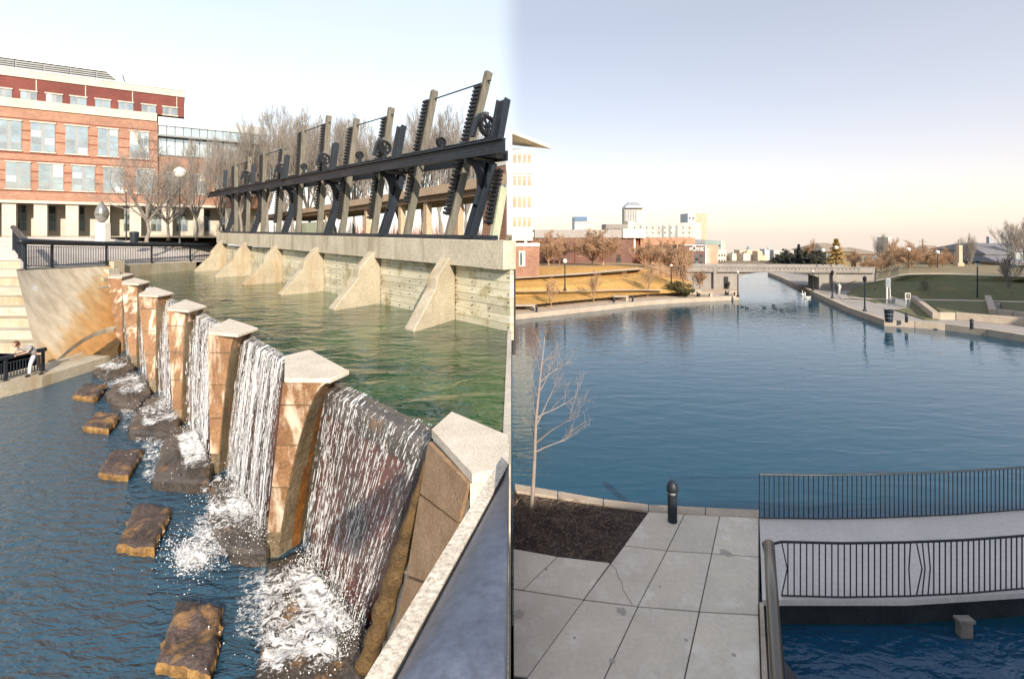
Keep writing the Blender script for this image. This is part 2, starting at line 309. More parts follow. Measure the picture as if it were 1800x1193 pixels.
def foammat(name, lo, hi, sc=5.5):
    m, n, l, b = newmat(name)
    geo = n.new('ShaderNodeNewGeometry')
    t0 = n.new('ShaderNodeTexNoise'); t0.inputs['Scale'].default_value = sc * 0.5; t0.inputs['Detail'].default_value = 3; l.new(geo.outputs['Position'], t0.inputs['Vector'])
    vm = n.new('ShaderNodeVectorMath'); vm.operation = 'MULTIPLY_ADD'; l.new(t0.outputs['Color'], vm.inputs[0]); vm.inputs[1].default_value = (0.9, 0.9, 0.9); l.new(geo.outputs['Position'], vm.inputs[2])
    t = n.new('ShaderNodeTexNoise'); t.inputs['Scale'].default_value = sc; t.inputs['Detail'].default_value = 7; t.inputs['Roughness'].default_value = 0.72; t.inputs['Distortion'].default_value = 1.2; l.new(vm.outputs[0], t.inputs['Vector'])
    uv = n.new('ShaderNodeUVMap'); uv.uv_map = 'UVMap'; s = n.new('ShaderNodeSeparateXYZ'); l.new(uv.outputs[0], s.inputs[0])
    ad = n.new('ShaderNodeMath'); ad.operation = 'ADD'; l.new(t.outputs['Fac'], ad.inputs[0]); l.new(s.outputs['X'], ad.inputs[1])
    mr_ = n.new('ShaderNodeMapRange'); mr_.inputs[1].default_value = lo; mr_.inputs[2].default_value = hi; l.new(ad.outputs[0], mr_.inputs[0])
    l.new(mr_.outputs[0], b.inputs['Alpha']); b.inputs['Base Color'].default_value = (0.84, 0.86, 0.88, 1); b.inputs['Roughness'].default_value = 0.5
    bp = n.new('ShaderNodeBump'); bp.inputs['Strength'].default_value = 0.8; bp.inputs['Distance'].default_value = 0.06; l.new(t.outputs['Fac'], bp.inputs['Height']); l.new(bp.outputs[0], b.inputs['Normal'])
    return m
foam_lace = foammat('foam_lace', 0.57, 0.72)
# ================================================================== LEFT: terrain, waters, weir
rnd = random.Random(5)
def gz(D):  # ground height with distance on the east side, falling away gently like a river valley
    T = [(0, -1.6), (100, -1.6), (118, 0.6), (200, -3.4), (400, -13.6), (1000, -44), (3500, -166), (6000, -300)]
    for (a, za), (b, zb) in zip(T, T[1:]):
        if D <= b: return lerp(za, zb, (D - a) / (b - a))
    return T[-1][1]
gy = [-400, -100, -20, 0, 30, 60, 100, 118, 150, 200, 300, 400, 700, 1000, 2000, 3500, 6000]
gx = [-5000, -2000, -800, -300, -100, -30, 0, 30, 100, 300, 800, 2000, 5000]
mb = MB(); mb.grid(lambda u, v: (gx[round(u * (len(gx) - 1))], gy[round(v * (len(gy) - 1))], gz(gy[round(v * (len(gy) - 1))])), len(gx) - 1, len(gy) - 1)
mb.build('ground', earth, kind='structure')
# upper plateau behind the gate and plaza on the west side
def cop(px):  # coping line of the abutment wall: pixel column -> 3D
    t = (px - 28) / (341 - 28); z = lerp(5.1, 4.5, t); y = lerp(474, 460.5, t); return P(px, y, (EYE - z) * F / (y - HY))
mb = MB()
def plat(u, v):
    px = lerp(-420, 400, u)
    if px < 28: t_ = min(1, (28 - px) / 30); a = Vector((-26.8 - 1.9 * t_ - (28 - px) * 0.07, lerp(27.6, 37.6, t_), 5.1))
    else: a = cop(px)
    d = 1 / lerp(1 / 52, 1 / 62.6, max(0, min(1.1, (px) / 377)))
    b = P(px, 412, d * 0.97); b.z = 6.75
    p = a.lerp(b, v); st = v * 7
    p.z = lerp(a.z, 6.75, min(1, v * 1.25) ** 0.8); return p
mb.grid(plat, 90, 24); mb.build('plaza_paving', pave_l, kind='structure')
mb = MB()
mb.v = [Vector(p) for p in [(-900, 50, 6.7), (-42, 50, 6.72), (-27.5, 47.6, 6.7), (-1.9, 19.6, 6.7), (-0.3, 17.6, 6.7), (-0.3, 120, 6.7), (-0.3, 500, 6.3), (-900, 500, 6.3), (-5000, 500, 6.3), (-5000, 3400, 4), (-0.3, 3400, 4), (-5000, 50, 6.7)]]
mb.f = [(1, 2, 3, 4, 5), (0, 1, 5, 6, 7), (7, 6, 10, 9, 8), (11, 0, 7, 8)]
mb.quad(Vector((-0.3, 17.6, 6.7)), Vector((-0.3, 500, 6.3)), Vector((-0.3, 500, -40)), Vector((-0.3, 17.6, -2)))
mb.quad(Vector((-0.3, 500, 6.3)), Vector((-0.3, 3400, 4)), Vector((-0.3, 3400, -100)), Vector((-0.3, 500, -40)))
mb.build('terrace_ground', grass_d, kind='structure')
MB().box(-60, -0.06, 2, 41, -0.4, 0).build('lower_basin_water', water_l, kind='structure')
# ---- weir piers: pixel rings
PIERS = [ # cap: front-left, left, back, right, front-right ; base left, base right
 dict(c=[(500, 671), (501, 630), (545, 619), (614, 657), (581, 672)], b=[(467, 977), (526, 974)], D=0.75),
 dict(c=[(367, 588), (367, 582), (403, 563), (454, 580), (418, 592)], b=[(372, 831), (407, 838)], D=0.85),
 dict(c=[(295, 546), (295, 542), (326, 528.5), (363, 540.6), (331, 549)], b=[(307, 748), (339, 752)], D=0.9),
 dict(c=[(244, 521), (244, 518), (271, 506), (305, 517), (277, 522)], b=[(264, 690), (290, 692)], D=0.9),
 dict(c=[(214, 500), (214, 496), (237, 489.6), (264, 497), (243, 501.5)], b=[(232, 648), (255, 652)], D=0.9),
 dict(c=[(190, 489), (190, 484), (212, 480), (236, 483), (214, 489)], b=[(209, 618), (229, 621)], D=0.9)]
PL = ['nearest broad granite weir pier with speckled cap, beside the widest waterfall', 'second nearest granite weir pier with white mineral drips, water falling on both sides',
      'middle granite weir pier, third from the camera, orange stained at its foot', 'fourth granite weir pier from the camera with small pale cap', 'narrow bright orange stained weir pier, next to last towards the wall',
      'brown granite end pier built against the tall concrete wall']
capz = 4.1
def pier(i, q):
    c = q['c']; b = q['b']; base = P(*b[0], 7 * F / (b[0][1] - HY))
    root = thing('weir_pier', (base.x, base.y, 0), PL[i], 'weir pier', 'granite piers of the curved weir')
    C3 = [G(x, y, capz) for x, y in c]
    Db = 7 * F / (b[0][1] - HY)
    def pts(t, push=0.0):
        Dt = lerp(C3[0].y, Db, t) - push
        xl = lerp(c[0][0], b[0][0], t); yl = lerp(c[0][1], b[0][1], t)
        e = t ** 0.5; xr = lerp(c[4][0], b[0][0] + 0.36 * (b[1][0] - b[0][0]), e); yr = lerp(c[4][1], b[1][1], t)
        e2 = t ** 0.42; xc = lerp(c[3][0], b[1][0], e2); yc = lerp(c[3][1], b[1][1], t)
        p0 = P(xl, yl, Dt); p1 = P(xr, yr, Dt); dk = lerp(C3[3].y - C3[4].y, 0.55, e)
        p2 = P(xc, yc, Dt + dk); zz = p0.z; p1.z = zz
        p2.z = zz
        k3 = min(1, t * 5); p3 = Vector((C3[2].x, C3[2].y, zz)).lerp(p2 + Vector((0.02, 0.8, 0)), k3); p4 = Vector((C3[1].x + .02, C3[1].y, zz)).lerp(p0 + Vector((-0.03, 1.1, 0)), k3)
        return [p0, p1, p2, p3, p4]
    n = 22
    ts = [(k / n) ** 1.4 for k in range(n + 1)]
    ring = [pts(t) for t in ts]
    for r in ring:
        for p in r:
            if p.z < 0.02: p.z = -0.3
    m = MB(); m.rings(ring); m.build('pier_core', cheek, root)
    # rust coloured edge running down the cheek
    m = MB()
    for k in range(2, n):
        a = ring[k]; bb = ring[k + 1]
        w = 0.24 if k < n * 0.6 else 0.42
        o = Vector((0.02, -0.03, 0))
        m.quad(a[2] + o, a[2].lerp(a[1], w) + o, bb[2].lerp(bb[1], w) + o, bb[2] + o)
    m.build('rust_streak', rust, root)
    # granite blocks on the front face
    cuts = [0.0, 0.13, 0.36, 0.60, 0.86] if i < 4 else [0.0, 0.2, 0.5, 0.85]
    for a, d in zip(cuts, cuts[1:]):
        rr = []
        for k in range(6):
            t = lerp(a + 0.004, d - 0.004, k / 5); q5 = pts(t); p0, p1 = q5[0], q5[1]
            j = 0.012; dx = (p1 - p0).normalized() * j
            rr.append([p0 - dx, p1 - dx, p1 - dx + Vector((0, -0.035, 0)), p0 - dx + Vector((0, -0.035, 0))])
        m = MB(); m.rings(rr); m.build('granite_block', granite_o, root)
    # side blocks on upper flared corner
    rr = []
    for k in range(6):
        t = 0.004 + 0.10 * k / 5; q5 = pts(t); rr.append([q5[1], q5[2], q5[2] + Vector((0.02, -0.03, 0)), q5[1] + Vector((0, -0.03, 0))])
    m = MB(); m.rings(rr); m.build('granite_block', granite_o, root)
    # cap slab
    m = MB(); cc = sum(C3, Vector()) / 5
    poly = [cc + (p - cc) * 1.004 for p in C3]
    poly = [Vector((p.x, p.y, capz - 0.02)) for p in poly]
    m.prism(poly, (0, 0, 0.09)); m.build('cap_slab', granite, root, bevel=0.015)
    return root, ring
prs = [pier(i, q) for i, q in enumerate(PIERS)]
# ---- near end pier (bottom right), granite faces descending to the foreground coping
gr = thing('weir_end_pier', G(645, 1190, 0.0), 'large pale granite end pier in the foreground beside the dark handrail', 'weir pier')
cap = [G(759, 765, capz), G(794, 733, capz), G(893, 776, capz), P(896, 800, 6.2), G(830, 845, capz)]
cap[3] = Vector((-0.03, 6.2, capz))
cc = sum(cap, Vector()) / 5
MB().prism([Vector((p.x, p.y, capz - 0.03)) for p in cap], (0, 0, 0.12)).build('cap_slab', granite, gr)
def gpt(x, y, D): return P(x, y, D)
L_top, L_bot = P(759, 770, 7.45), P(650, 1193, 7.95)
def gface(u, v):   # u 0 left edge .. 1 right edge, v 0 top .. 1 below the frame
    l = P(lerp(759, 668, v), lerp(772, 1142, v), lerp(7.42, 7.9, v)); r = P(lerp(832, 760, v), lerp(846, 1142, v), lerp(6.05, 6.3, v))
    return l.lerp(r, u)
for a, d, u0, u1 in ((0.0, 0.24, 0.0, 0.97), (0.24, 0.62, 0.0, 0.97), (0.62, 1.15, 0.0, 0.97)):
    m = MB(); n_ = Vector((-0.02, -0.03, 0))
    rr = []
    for k in range(5):
        t = lerp(a + 0.008, d - 0.008, k / 4); p, q_ = gface(u0 + 0.26 * min(1, t * 1.6), t), gface(u1, t); rr.append([p, q_, q_ + n_ * 2, p + n_ * 2])
    m.rings(rr); m.build('granite_block', M('granite_block_tan' + str(a), (0.44, 0.30, 0.19), (0.30, 0.185, 0.10), 2.2, 0.6, 0.2, 50, fine=0.5), gr)
m = MB(); m.grid(lambda u, v: gface(u, v * 1.35) + Vector((0.02, 0.03, 0)), 8, 14); m.build('pier_core', conc_w, gr)
MB().prism([Vector((p.x - 0.01 if p.x > -.1 else p.x, p.y, capz - 3.2)) for p in [cap[0].lerp(cap[4], .96), cap[1].lerp(cap[0], .1), cap[2], cap[3], cap[4].lerp(cap[0], .04)]], (0, 0, 3.15)).build('pier_block', granite, gr)
m = MB(); m.grid(lambda u, v: gface(-0.02, v * 1.35).lerp(P(lerp(768, 700, v), lerp(757, 1080, v), 8.9), u), 3, 14); m.build('pier_side', cheek, gr)
m = MB()   # shaggy brown mossy edge
rr = []
for k in range(26):
    t = k / 25; cx = lerp(748, 638, t ** 1.15); cy = lerp(812, 1180, t); w = lerp(4, 19, min(1, t * 2.2)) * (1 + 0.2 * math.sin(k * 1.9)); D = lerp(7.42, 7.95, t) - 0.05
    if t > 0.75: w *= 0.9
    c0 = P(cx, cy, D); ww = w / F * D
    rr.append([c0 + Vector((math.cos(a) * ww * (1 + 0.25 * noise.noise(Vector((k * 0.9, a, 3)))), math.sin(a) * ww * 0.8, 0.10 * noise.noise(Vector((k * 1.3, a * 2, 0))))) for a in [2 * math.pi * j / 10 for j in range(10)]])
m.rings(rr); m.build('moss_edge', moss, gr, smooth=True)
# ---- crest, bay walls and falling water
FALLS = [ # lip left, lip right, back left, back right, base left, base right
 ((577, 700), (752, 799), (600, 678), (772, 760), (541, 990), (640, 1128), 'widest waterfall at the front, white strands over dark red stone'),
 ((428, 606), (500, 648), (444, 594), (512, 634), (410, 842), (474, 955), 'second waterfall from the camera between two granite piers'),
 ((336, 557), (386, 583), (350, 549), (397, 574), (341, 752), (374, 815), 'third waterfall from the camera, a narrow white curtain'),
 ((280, 527), (312, 543), (290, 521), (322, 537), (291, 694), (310, 735), 'fourth waterfall from the camera, thin curtain in a dark slot'),
 ((246, 506), (262, 513), (254, 502), (272, 508), (256, 654), (268, 680), 'fifth waterfall, a trickle behind the orange pier'),
 ((216, 492), (226, 496), (226, 488), (236, 491), (229, 622), (236, 640), 'last far waterfall trickling next to the tall wall')]
poolz = 3.8
root_w = thing('weir_wall', (-4, 11, 0), 'curved stone weir wall holding the green upper pool, seen behind the falling water', 'weir')
pts_pool = []
for i, (ll, lr, bl, br, b0, b1, lab) in enumerate(FALLS):
    A, B = G(*ll, poolz - 0.12), G(*lr, poolz - 0.12); C_, D_ = G(*bl, poolz + 0.02), G(*br, poolz + 0.02)
    E0, E1 = G(*b0, 0.0), G(*b1, 0.0)
    ext = 0.18 if i < 3 else 0.25
    dv = (B - A).normalized() * ext
    A2, B2, C2, D2, E2, E3 = A - dv, B + dv, C_ - dv, D_ + dv, E0 - dv, E1 + dv
    if i == 0: B2 = B + dv * 0.2; D2 = D_ + dv * 0.2; E3 = E1
    back = Vector((0.05, 0.12, 0))
    m = MB(); m.grid(lambda u, v: A2.lerp(B2, u).lerp(E2.lerp(E3, u), v) + back + Vector((0, 0.05 * noise.noise(Vector((u * 6, v * 9, i))), 0)) + Vector((0, 0, -0.12 if v == 0 else 0)), 24, 24)
    m.build('bay_wall', wetwall, root_w)
    # rounded crest lip
    m = MB(); prof = [(0.0, -0.32), (-0.03, -0.12), (0.06, 0.02), (0.25, 0.10), (0.6, 0.10), (1.0, 0.03)]
    m.grid(lambda u, v: (lambda k, f: Vector((0, 0, lerp(prof[k][1], prof[min(5, k + 1)][1], f))) + A2.lerp(B2, u).lerp(C2.lerp(D2, u), lerp(prof[k][0], prof[min(5, k + 1)][0], f)))(min(4, int(v * 4.999)), v * 4.999 - min(4, int(v * 4.999))), 20, 20)
    m.build('crest_lip', apron, root_w, smooth=True)
    # brown shelf below the surface edge
    m = MB(); 0 and m.quad(C2 + Vector((0, 0, 0.0)), D2 + Vector((0, 0, 0.0)), D2 + (D2 - B2) * 0.55 + Vector((0, 0, -0.1)), C2 + (C2 - A2) * 0.55 + Vector((0, 0, -0.1)))
    # waterfall
    wf = thing('waterfall', E0, lab, 'waterfall', 'waterfalls pouring between the weir piers')
    L = (B - A).length
    for layer, off in ((0, 0.0), (1, 0.16)):
        def fn(u, v):
            p = A.lerp(B, u); e = E0.lerp(E1, u)
            c0 = C_.lerp(D_, u)
            if v < 0.12:
                k = v / 0.12; q = c0.lerp(p + Vector((0, 0, 0.10)), k); q.z = lerp(poolz + 0.10, poolz + 0.04, k * k); return q + Vector((0, -0.02, 0))
            k = (v - 0.12) / 0.88
            q = p.lerp(e, k); q.z = lerp(poolz + 0.04, 0.12, k ** 1.05)
            bul = 0.16 * math.sin(min(1, k * 1.2) * math.pi * 0.5)
            return q + Vector((-0.25, -0.9, 0)).normalized() * (bul * (0.8 + off * 3) + off * 0.4 + 0.02 * noise.noise(Vector((u * L * 4, k * 1.5, 5 + i))))
        nu, nv = max(6, int(L * 12)), 40
        m = MB(); m.grid(fn, nu, nv); H = 3.8
        uv = []
        for j in range(nv + 1):
            for k in range(nu + 1): uv.append((k / nu * L * (1 if i < 2 else 0.7) + layer * 7.3 + i * 3.1, j / nv * H * 1.1 + layer * 2.7))
        m.build('water_sheet', streak_thin if i == 0 else streak, wf, smooth=True, uv=uv)
    # strands of drops
    m = MB(); nst = int((30, 24, 17, 10, 5, 4)[i] * 1.3)
    for k in range(nst):
        u = rnd.random(); v = 0.14 + 0.2 * rnd.random(); rr_ = (0.007 if i < 2 else 0.012)
        while v < 0.98:
            v1 = min(0.995, v + rnd.uniform(0.01, 0.09)); u2 = min(0.99, max(0.01, u + rnd.uniform(-0.003, 0.003)))
            off = rnd.uniform(-0.05, 0.12); o = Vector((-0.25 * off, -0.9 * off, 0))
            pa, pb = fn(u, v) + o, fn(u2, v1) + o; r0 = rr_ * rnd.uniform(0.5, 1.3)
            m.tube([pa, pa.lerp(pb, 0.6), pb], [r0 * 0.4, r0, r0 * 0.3], 4, cap=False)
            v = v1 + rnd.uniform(0.004, 0.05)
    m.build('water_strands', foam_w, wf, kind='stuff')
# pool surface
gate_o = Vector((-2.1, 19.2, 0)); gu = Vector((0.66, -0.7513, 0)).normalized(); gn = Vector((-gu.y, gu.x, 0)) * -1
gn = Vector((-0.7513, -0.66, 0)).normalized()
def gs(px):
    k = (px - CX) / F; return (k * gate_o.y - gate_o.x) / (gu.x - k * gu.y)
def gp(s, n, z): return Vector((gate_o.x + gu.x * s + gn.x * n, gate_o.y + gu.y * s + gn.y * n, z))
pool = []
for f in FALLS:
    pool += [G(f[3][0], f[3][1], poolz), G(f[2][0], f[2][1], poolz)]
pool = [Vector((-0.12, 7.35, poolz))] + pool + [G(236, 486.5, poolz), G(341, 471.5, poolz), gp(gs(330), -0.2, poolz), gp(gs(894), -0.2, poolz), Vector((-0.12, 17.6, poolz))]
near = pool[:-3]; farl = [pool[-1], pool[-2], pool[-3]]
def poly_at(P_, u):
    L = [0]
    for a, b_ in zip(P_, P_[1:]): L.append(L[-1] + (b_ - a).length)
    t = u * L[-1]
    for i in range(len(P_) - 1):
        if t <= L[i + 1] or i == len(P_) - 2: return P_[i].lerp(P_[i + 1], (t - L[i]) / max(1e-6, L[i + 1] - L[i]))
m = MB(); m.grid(lambda u, v: poly_at(near, u).lerp(poly_at(farl, u), v), 60, 6); m.build('upper_pool_water', water_u, kind='structure')
m = MB(); m.box(-0.14, -0.02, 7.0, 17.9, -1.2, poolz + 0.06); m.build('pool_side_wall', conc_w, label='thin pale concrete side wall closing the upper pool at its right end', cat='wall')
m = MB(); m.grid(lambda u, v: poly_at(near, u).lerp(poly_at(farl, u), v) - Vector((0, 0, 1.6)), 60, 2); m.build('upper_pool_bed', bed_m, kind='structure')
# ---- abutment wall on the left
wallmat, n, l, b = newmat('abutment_concrete'); b.inputs['Roughness'].default_value = 0.8
geo = n.new('ShaderNodeNewGeometry'); s_ = n.new('ShaderNodeSeparateXYZ'); l.new(geo.outputs['Position'], s_.inputs[0])
t1 = n.new('ShaderNodeTexNoise'); t1.inputs['Scale'].default_value = 0.7; t1.inputs['Detail'].default_value = 8; l.new(geo.outputs['Position'], t1.inputs['Vector'])
mpd = n.new('ShaderNodeMapping'); mpd.inputs['Scale'].default_value = (1.4, 1.4, 0.15); l.new(geo.outputs['Position'], mpd.inputs['Vector'])
t2 = n.new('ShaderNodeTexNoise'); t2.inputs['Scale'].default_value = 1.3; t2.inputs['Detail'].default_value = 8; l.new(mpd.outputs[0], t2.inputs['Vector'])
# stain line rises towards the weir (y grows)
ma = n.new('ShaderNodeMath'); ma.operation = 'MULTIPLY_ADD'; l.new(s_.outputs['Y'], ma.inputs[0]); ma.inputs[1].default_value = -0.42; ma.inputs[2].default_value = 10.6
mc = n.new('ShaderNodeMath'); mc.operation = 'ADD'; l.new(ma.outputs[0], mc.inputs[0]); l.new(s_.outputs['Z'], mc.inputs[1])
md = n.new('ShaderNodeMath'); md.operation = 'MULTIPLY_ADD'; l.new(t1.outputs['Fac'], md.inputs[0]); md.inputs[1].default_value = -2.6; l.new(mc.outputs[0], md.inputs[2])
r = ramp(n, [(0.0, (0.28, 0.14, 0.045, 1)), (0.3, (0.52, 0.29, 0.11, 1)), (0.44, (0.54, 0.38, 0.2, 1)), (0.52, (0.62, 0.55, 0.43, 1)), (1, (0.54, 0.50, 0.42, 1))])
mm = n.new('ShaderNodeMapRange'); mm.inputs[1].default_value = -4; mm.inputs[2].default_value = 2.5; l.new(md.outputs[0], mm.inputs[0]); l.new(mm.outputs[0], r.inputs[0])
r2 = ramp(n, [(0.35, (0.78, 0.75, 0.70, 1)), (0.6, (1.05, 1.04, 1.0, 1))]); l.new(t2.outputs['Fac'], r2.inputs[0])
mu = n.new('ShaderNodeMixRGB'); mu.blend_type = 'MULTIPLY'; mu.inputs[0].default_value = 1; l.new(r.outputs[0], mu.inputs[1]); l.new(r2.outputs[0], mu.inputs[2]); l.new(mu.outputs[0], b.inputs['Base Color'])
bp = n.new('ShaderNodeBump'); bp.inputs['Strength'].default_value = 0.4; bp.inputs['Distance'].default_value = 0.05; l.new(t1.outputs['Fac'], bp.inputs['Height']); l.new(bp.outputs[0], b.inputs['Normal'])
wr = thing('abutment_wall', G(75, 660, 0), 'tall battered concrete wall with orange stains and a round drain left of the weir', 'wall')
def wface(u, v, off=0.0):
    top = cop(lerp(28, 200, u)); bot = G(lerp(75, 216, u), lerp(661, 620, u), -0.0)
    bot.y -= 0.0
    p = top.lerp(bot, v); p.y += 0.5 * math.sin(math.pi * u) * v; p.z = lerp(top.z, -0.2, v)
    return p + Vector((0.2, -1, 0.25)).normalized() * off
def wpx(px, py, off=0.0):
    v = (py - 472) / (650 - 472); v = max(0, min(1, v))
    for _ in range(6):
        x0 = lerp(28, 75, v); x1 = lerp(200, 216, v); u = (px - x0) / (x1 - x0); yt = lerp(474, 467, u); yb = lerp(661, 620, u); v = (py - yt) / (yb - yt)
    return wface(u, v, off)
m = MB(); m.grid(lambda u, v: wface(u, v), 30, 20); m.build('wall_face', wallmat, wr, smooth=True)
m = MB(); a, b_ = wface(0, 0), wface(0, 1); m.quad(a, b_, b_ + Vector((-6, 12, 0)), a + Vector((-4, 10.5, 0))); m.build('wall_end', conc, wr)
m = MB(); m.grid(lambda u, v: (lambda p: Vector((p.x, p.y, p.z + 0.03)))(cop(lerp(28, 345, u)) + Vector((-0.3, -0.05, 0)) * (1 - v) * 0 + Vector((0.08, -0.12, 0)) * (1 - v) + Vector((-0.3, 0.55, 0)) * v), 30, 1)
for k in range(30): pass
m.build('coping', conc_w, wr)
m = MB(); m.grid(lambda u, v: (lambda p: Vector((p.x, p.y, lerp(p.z + 0.03, 3.2, v))))(cop(lerp(200, 345, u)) + Vector((0.08, -0.12, 0))), 16, 3); m.build('pool_face', conc, wr)
m = MB()   # curved ledge at the foot
pp = [(80, 655), (95, 636), (115, 618), (140, 602), (165, 591), (190, 584), (206, 582)]
rr = []
for x, y in pp: p = wpx(x, y, 0.0); o = Vector((0.2, -1, 0)).normalized(); rr.append([p + Vector((0, 0, 0.25)), p + o * 0.35 + Vector((0, 0, 0.16)), p + o * 0.5 + Vector((0, 0, -0.1)), p + Vector((0, 0, -0.35))])
m.rings(rr); m.build('curved_ledge', conc, wr, smooth=False)
m = MB()
def mossf(u, v):
    t = u; top = wpx(lerp(140, 214, t), lerp(632, 592, t), 0.30); bot = G(lerp(140, 222, t), lerp(640, 622, t), 0); bot.z = -0.1
    p = top.lerp(bot + Vector((0.1, -0.7, 0)), v); return p + Vector((0, -1, 0)) * (0.25 * noise.noise(p * 1.3) + 0.12 * noise.noise(p * 4))
m.grid(mossf, 40, 14); m.build('moss_clump', moss, wr, smooth=True)
m = MB(); c0 = wpx(60, 507, 0.03); m.lathe((0, 0, 0), [(0.26, 0), (0.26, 0.12), (0.17, 0.12), (0.17, 0.02)], 20)
nw = (wface(.25, .2) - wface(.15, .2)).cross(wface(.2, .25) - wface(.2, .15)).normalized(); nw = nw if nw.y < 0 else -nw; rot = nw.to_track_quat('Z', 'Y').to_matrix(); m.v = [rot @ p + c0 for p in m.v]; m.build('drain_ring', white_p, wr)
# ---- steps and lower walk on the far left
st = thing('terrace_steps', (-32, 30, 0.5), 'wide pale concrete amphitheatre steps at the left edge behind the person', 'steps')
for k in range(9):
    z1 = 0.5 + (k + 1) * 0.511; y0 = 28.2 + k * 1.02; xr_ = lerp(-23.6, -28.6, k / 9)
    xr_ = lerp(-24.7, -28.3, k / 8); MB().box(-62, xr_, y0, y0 + 1.06, -0.2 + z1 * 0.5 if k else 0.3, z1).build('step', conc_w if k % 2 else conc, st, bevel=0.02)
MB().box(-62, -23.7, 21.8, 28.3, -0.6, 0.5).build('lower_walk', pave_l, kind='structure')
m = MB(); a = G(0, 678, 0.5); b_ = G(74, 660, 0.5)
m.v = []; m.prism([G(-300, 752, 0.5), G(74, 661, 0.5), G(74, 661, 0.5) + Vector((0, 4, 0)), G(-300, 752, 0.5) + Vector((-20, 12, 0))], (0, 0, -1.0))
m.build('walk_edge', conc, kind='structure')
# ---- railings
def railing(label, line, ht, posts, nb, rr_, group=None, postw=0.09, mat=iron, ends=(0, 1), top_over=0.3, low=0.12, mid=0.25):
    """line: u -> base point"""
    a = line(0); root = thing('railing', a, label, 'railing', group)
    n = 24; up = Vector((0, 0, 1)); dd = (line(1) - line(0)).normalized()
    tp = [line(k / n) + up * ht for k in range(n + 1)]; tp[0] -= dd * top_over; tp[-1] += dd * top_over
    MB().tube(tp, rr_, 12).build('top_rail', mat, root, smooth=True)
    for h_, w_ in ((low, 0.04), (ht - mid, 0.04)):
        m = MB()
        for k in range(n): m.bar(line(k / n) + up * h_, line((k + 1) / n) + up * h_, w_)
        m.build('horizontal_rail', mat, root)
    for u in posts:
        p = line(u); q = MB().bar(p, p + up * (ht - rr_ * 0.5), postw, postw * 1.2, up=Vector((0, 1, 0))); q.box(p.x - postw, p.x + postw, p.y - postw, p.y + postw, p.z, p.z + 0.03); q.build('post', mat, root)
    for k in range(nb):
        u = (k + 0.5) / nb; p = line(u); MB().bar(p + up * low, p + up * (ht - mid), 0.028, up=Vector((0, 1, 0))).build('baluster', mat, root)
    return root
def l1(u): p = cop(lerp(38, 372, u)); return p + Vector((-0.1, 0.25, 0.03))
railing('long dark railing with fat tubular handrail on top of the tall concrete wall', l1, 1.5, [0.005, 0.15, 0.44, 0.68, 0.885], 112, 0.17)
def l2(u): a = l1(0) + Vector((-0.15, 0.3, 0)); return a.lerp(P(24, 440, 34), u)
railing('short dark railing returning away from the wall corner beside the steps', l2, 1.5, [0.5, 1.0], 14, 0.15)
def l3(u): a = G(-70, 690, 0.5); b_ = G(66, 655, 0.5); return a.lerp(b_, u) + Vector((0, 0.35, 0))
railing('low dark railing with a tubular rail that the person leans on', l3, 1.02, [0.0, 0.45, 0.98], 24, 0.10, top_over=0.05)
# ---- foreground coping and big dark handrail (lower right of the left half)
m = MB(); zc = 5.55
def edge(x, y, z): return G(x, y, z)
pA, pB = G(893, 781, zc), G(600, 1258, zc); pC, pD = G(893, 815, zc), G(650, 1258, zc)
pA.x = pC.x = -0.02
m.prism([pA, pB, pD, pC], (0, 0, -0.35)); m.build('parapet_coping', granite, label='pale granite parapet coping running diagonally in the near foreground', cat='coping')
d = (pD - pC)
pr = []
for k in range(2): pr.append(pC.lerp(pD, k))
nrm = Vector((d.y, -d.x, 0)).normalized(); nrm = nrm if nrm.x > 0 else -nrm
rr = []
prof = [(0.0, -0.45), (0.0, -0.05), (0.02, 0.0), (0.06, 0.04), (0.12, 0.075), (0.2, 0.10), (0.28, 0.11), (0.36, 0.10), (0.44, 0.07), (0.5, 0.02), (0.52, -0.45)]
for k in range(9):
    c0 = pC.lerp(pD, k / 8)
    ring_ = []
    for a_, h_ in prof:
        p = c0 + nrm * a_; p.z = zc + h_
        if p.x > -0.02:
            p.x = -0.02
        ring_.append(p)
    rr.append(ring_)
m = MB(); m.rings(rr); m.build('foreground_handrail', railm, smooth=True, label='very wide dark slate blue metal handrail filling the lower right of the waterfall view', cat='handrail')
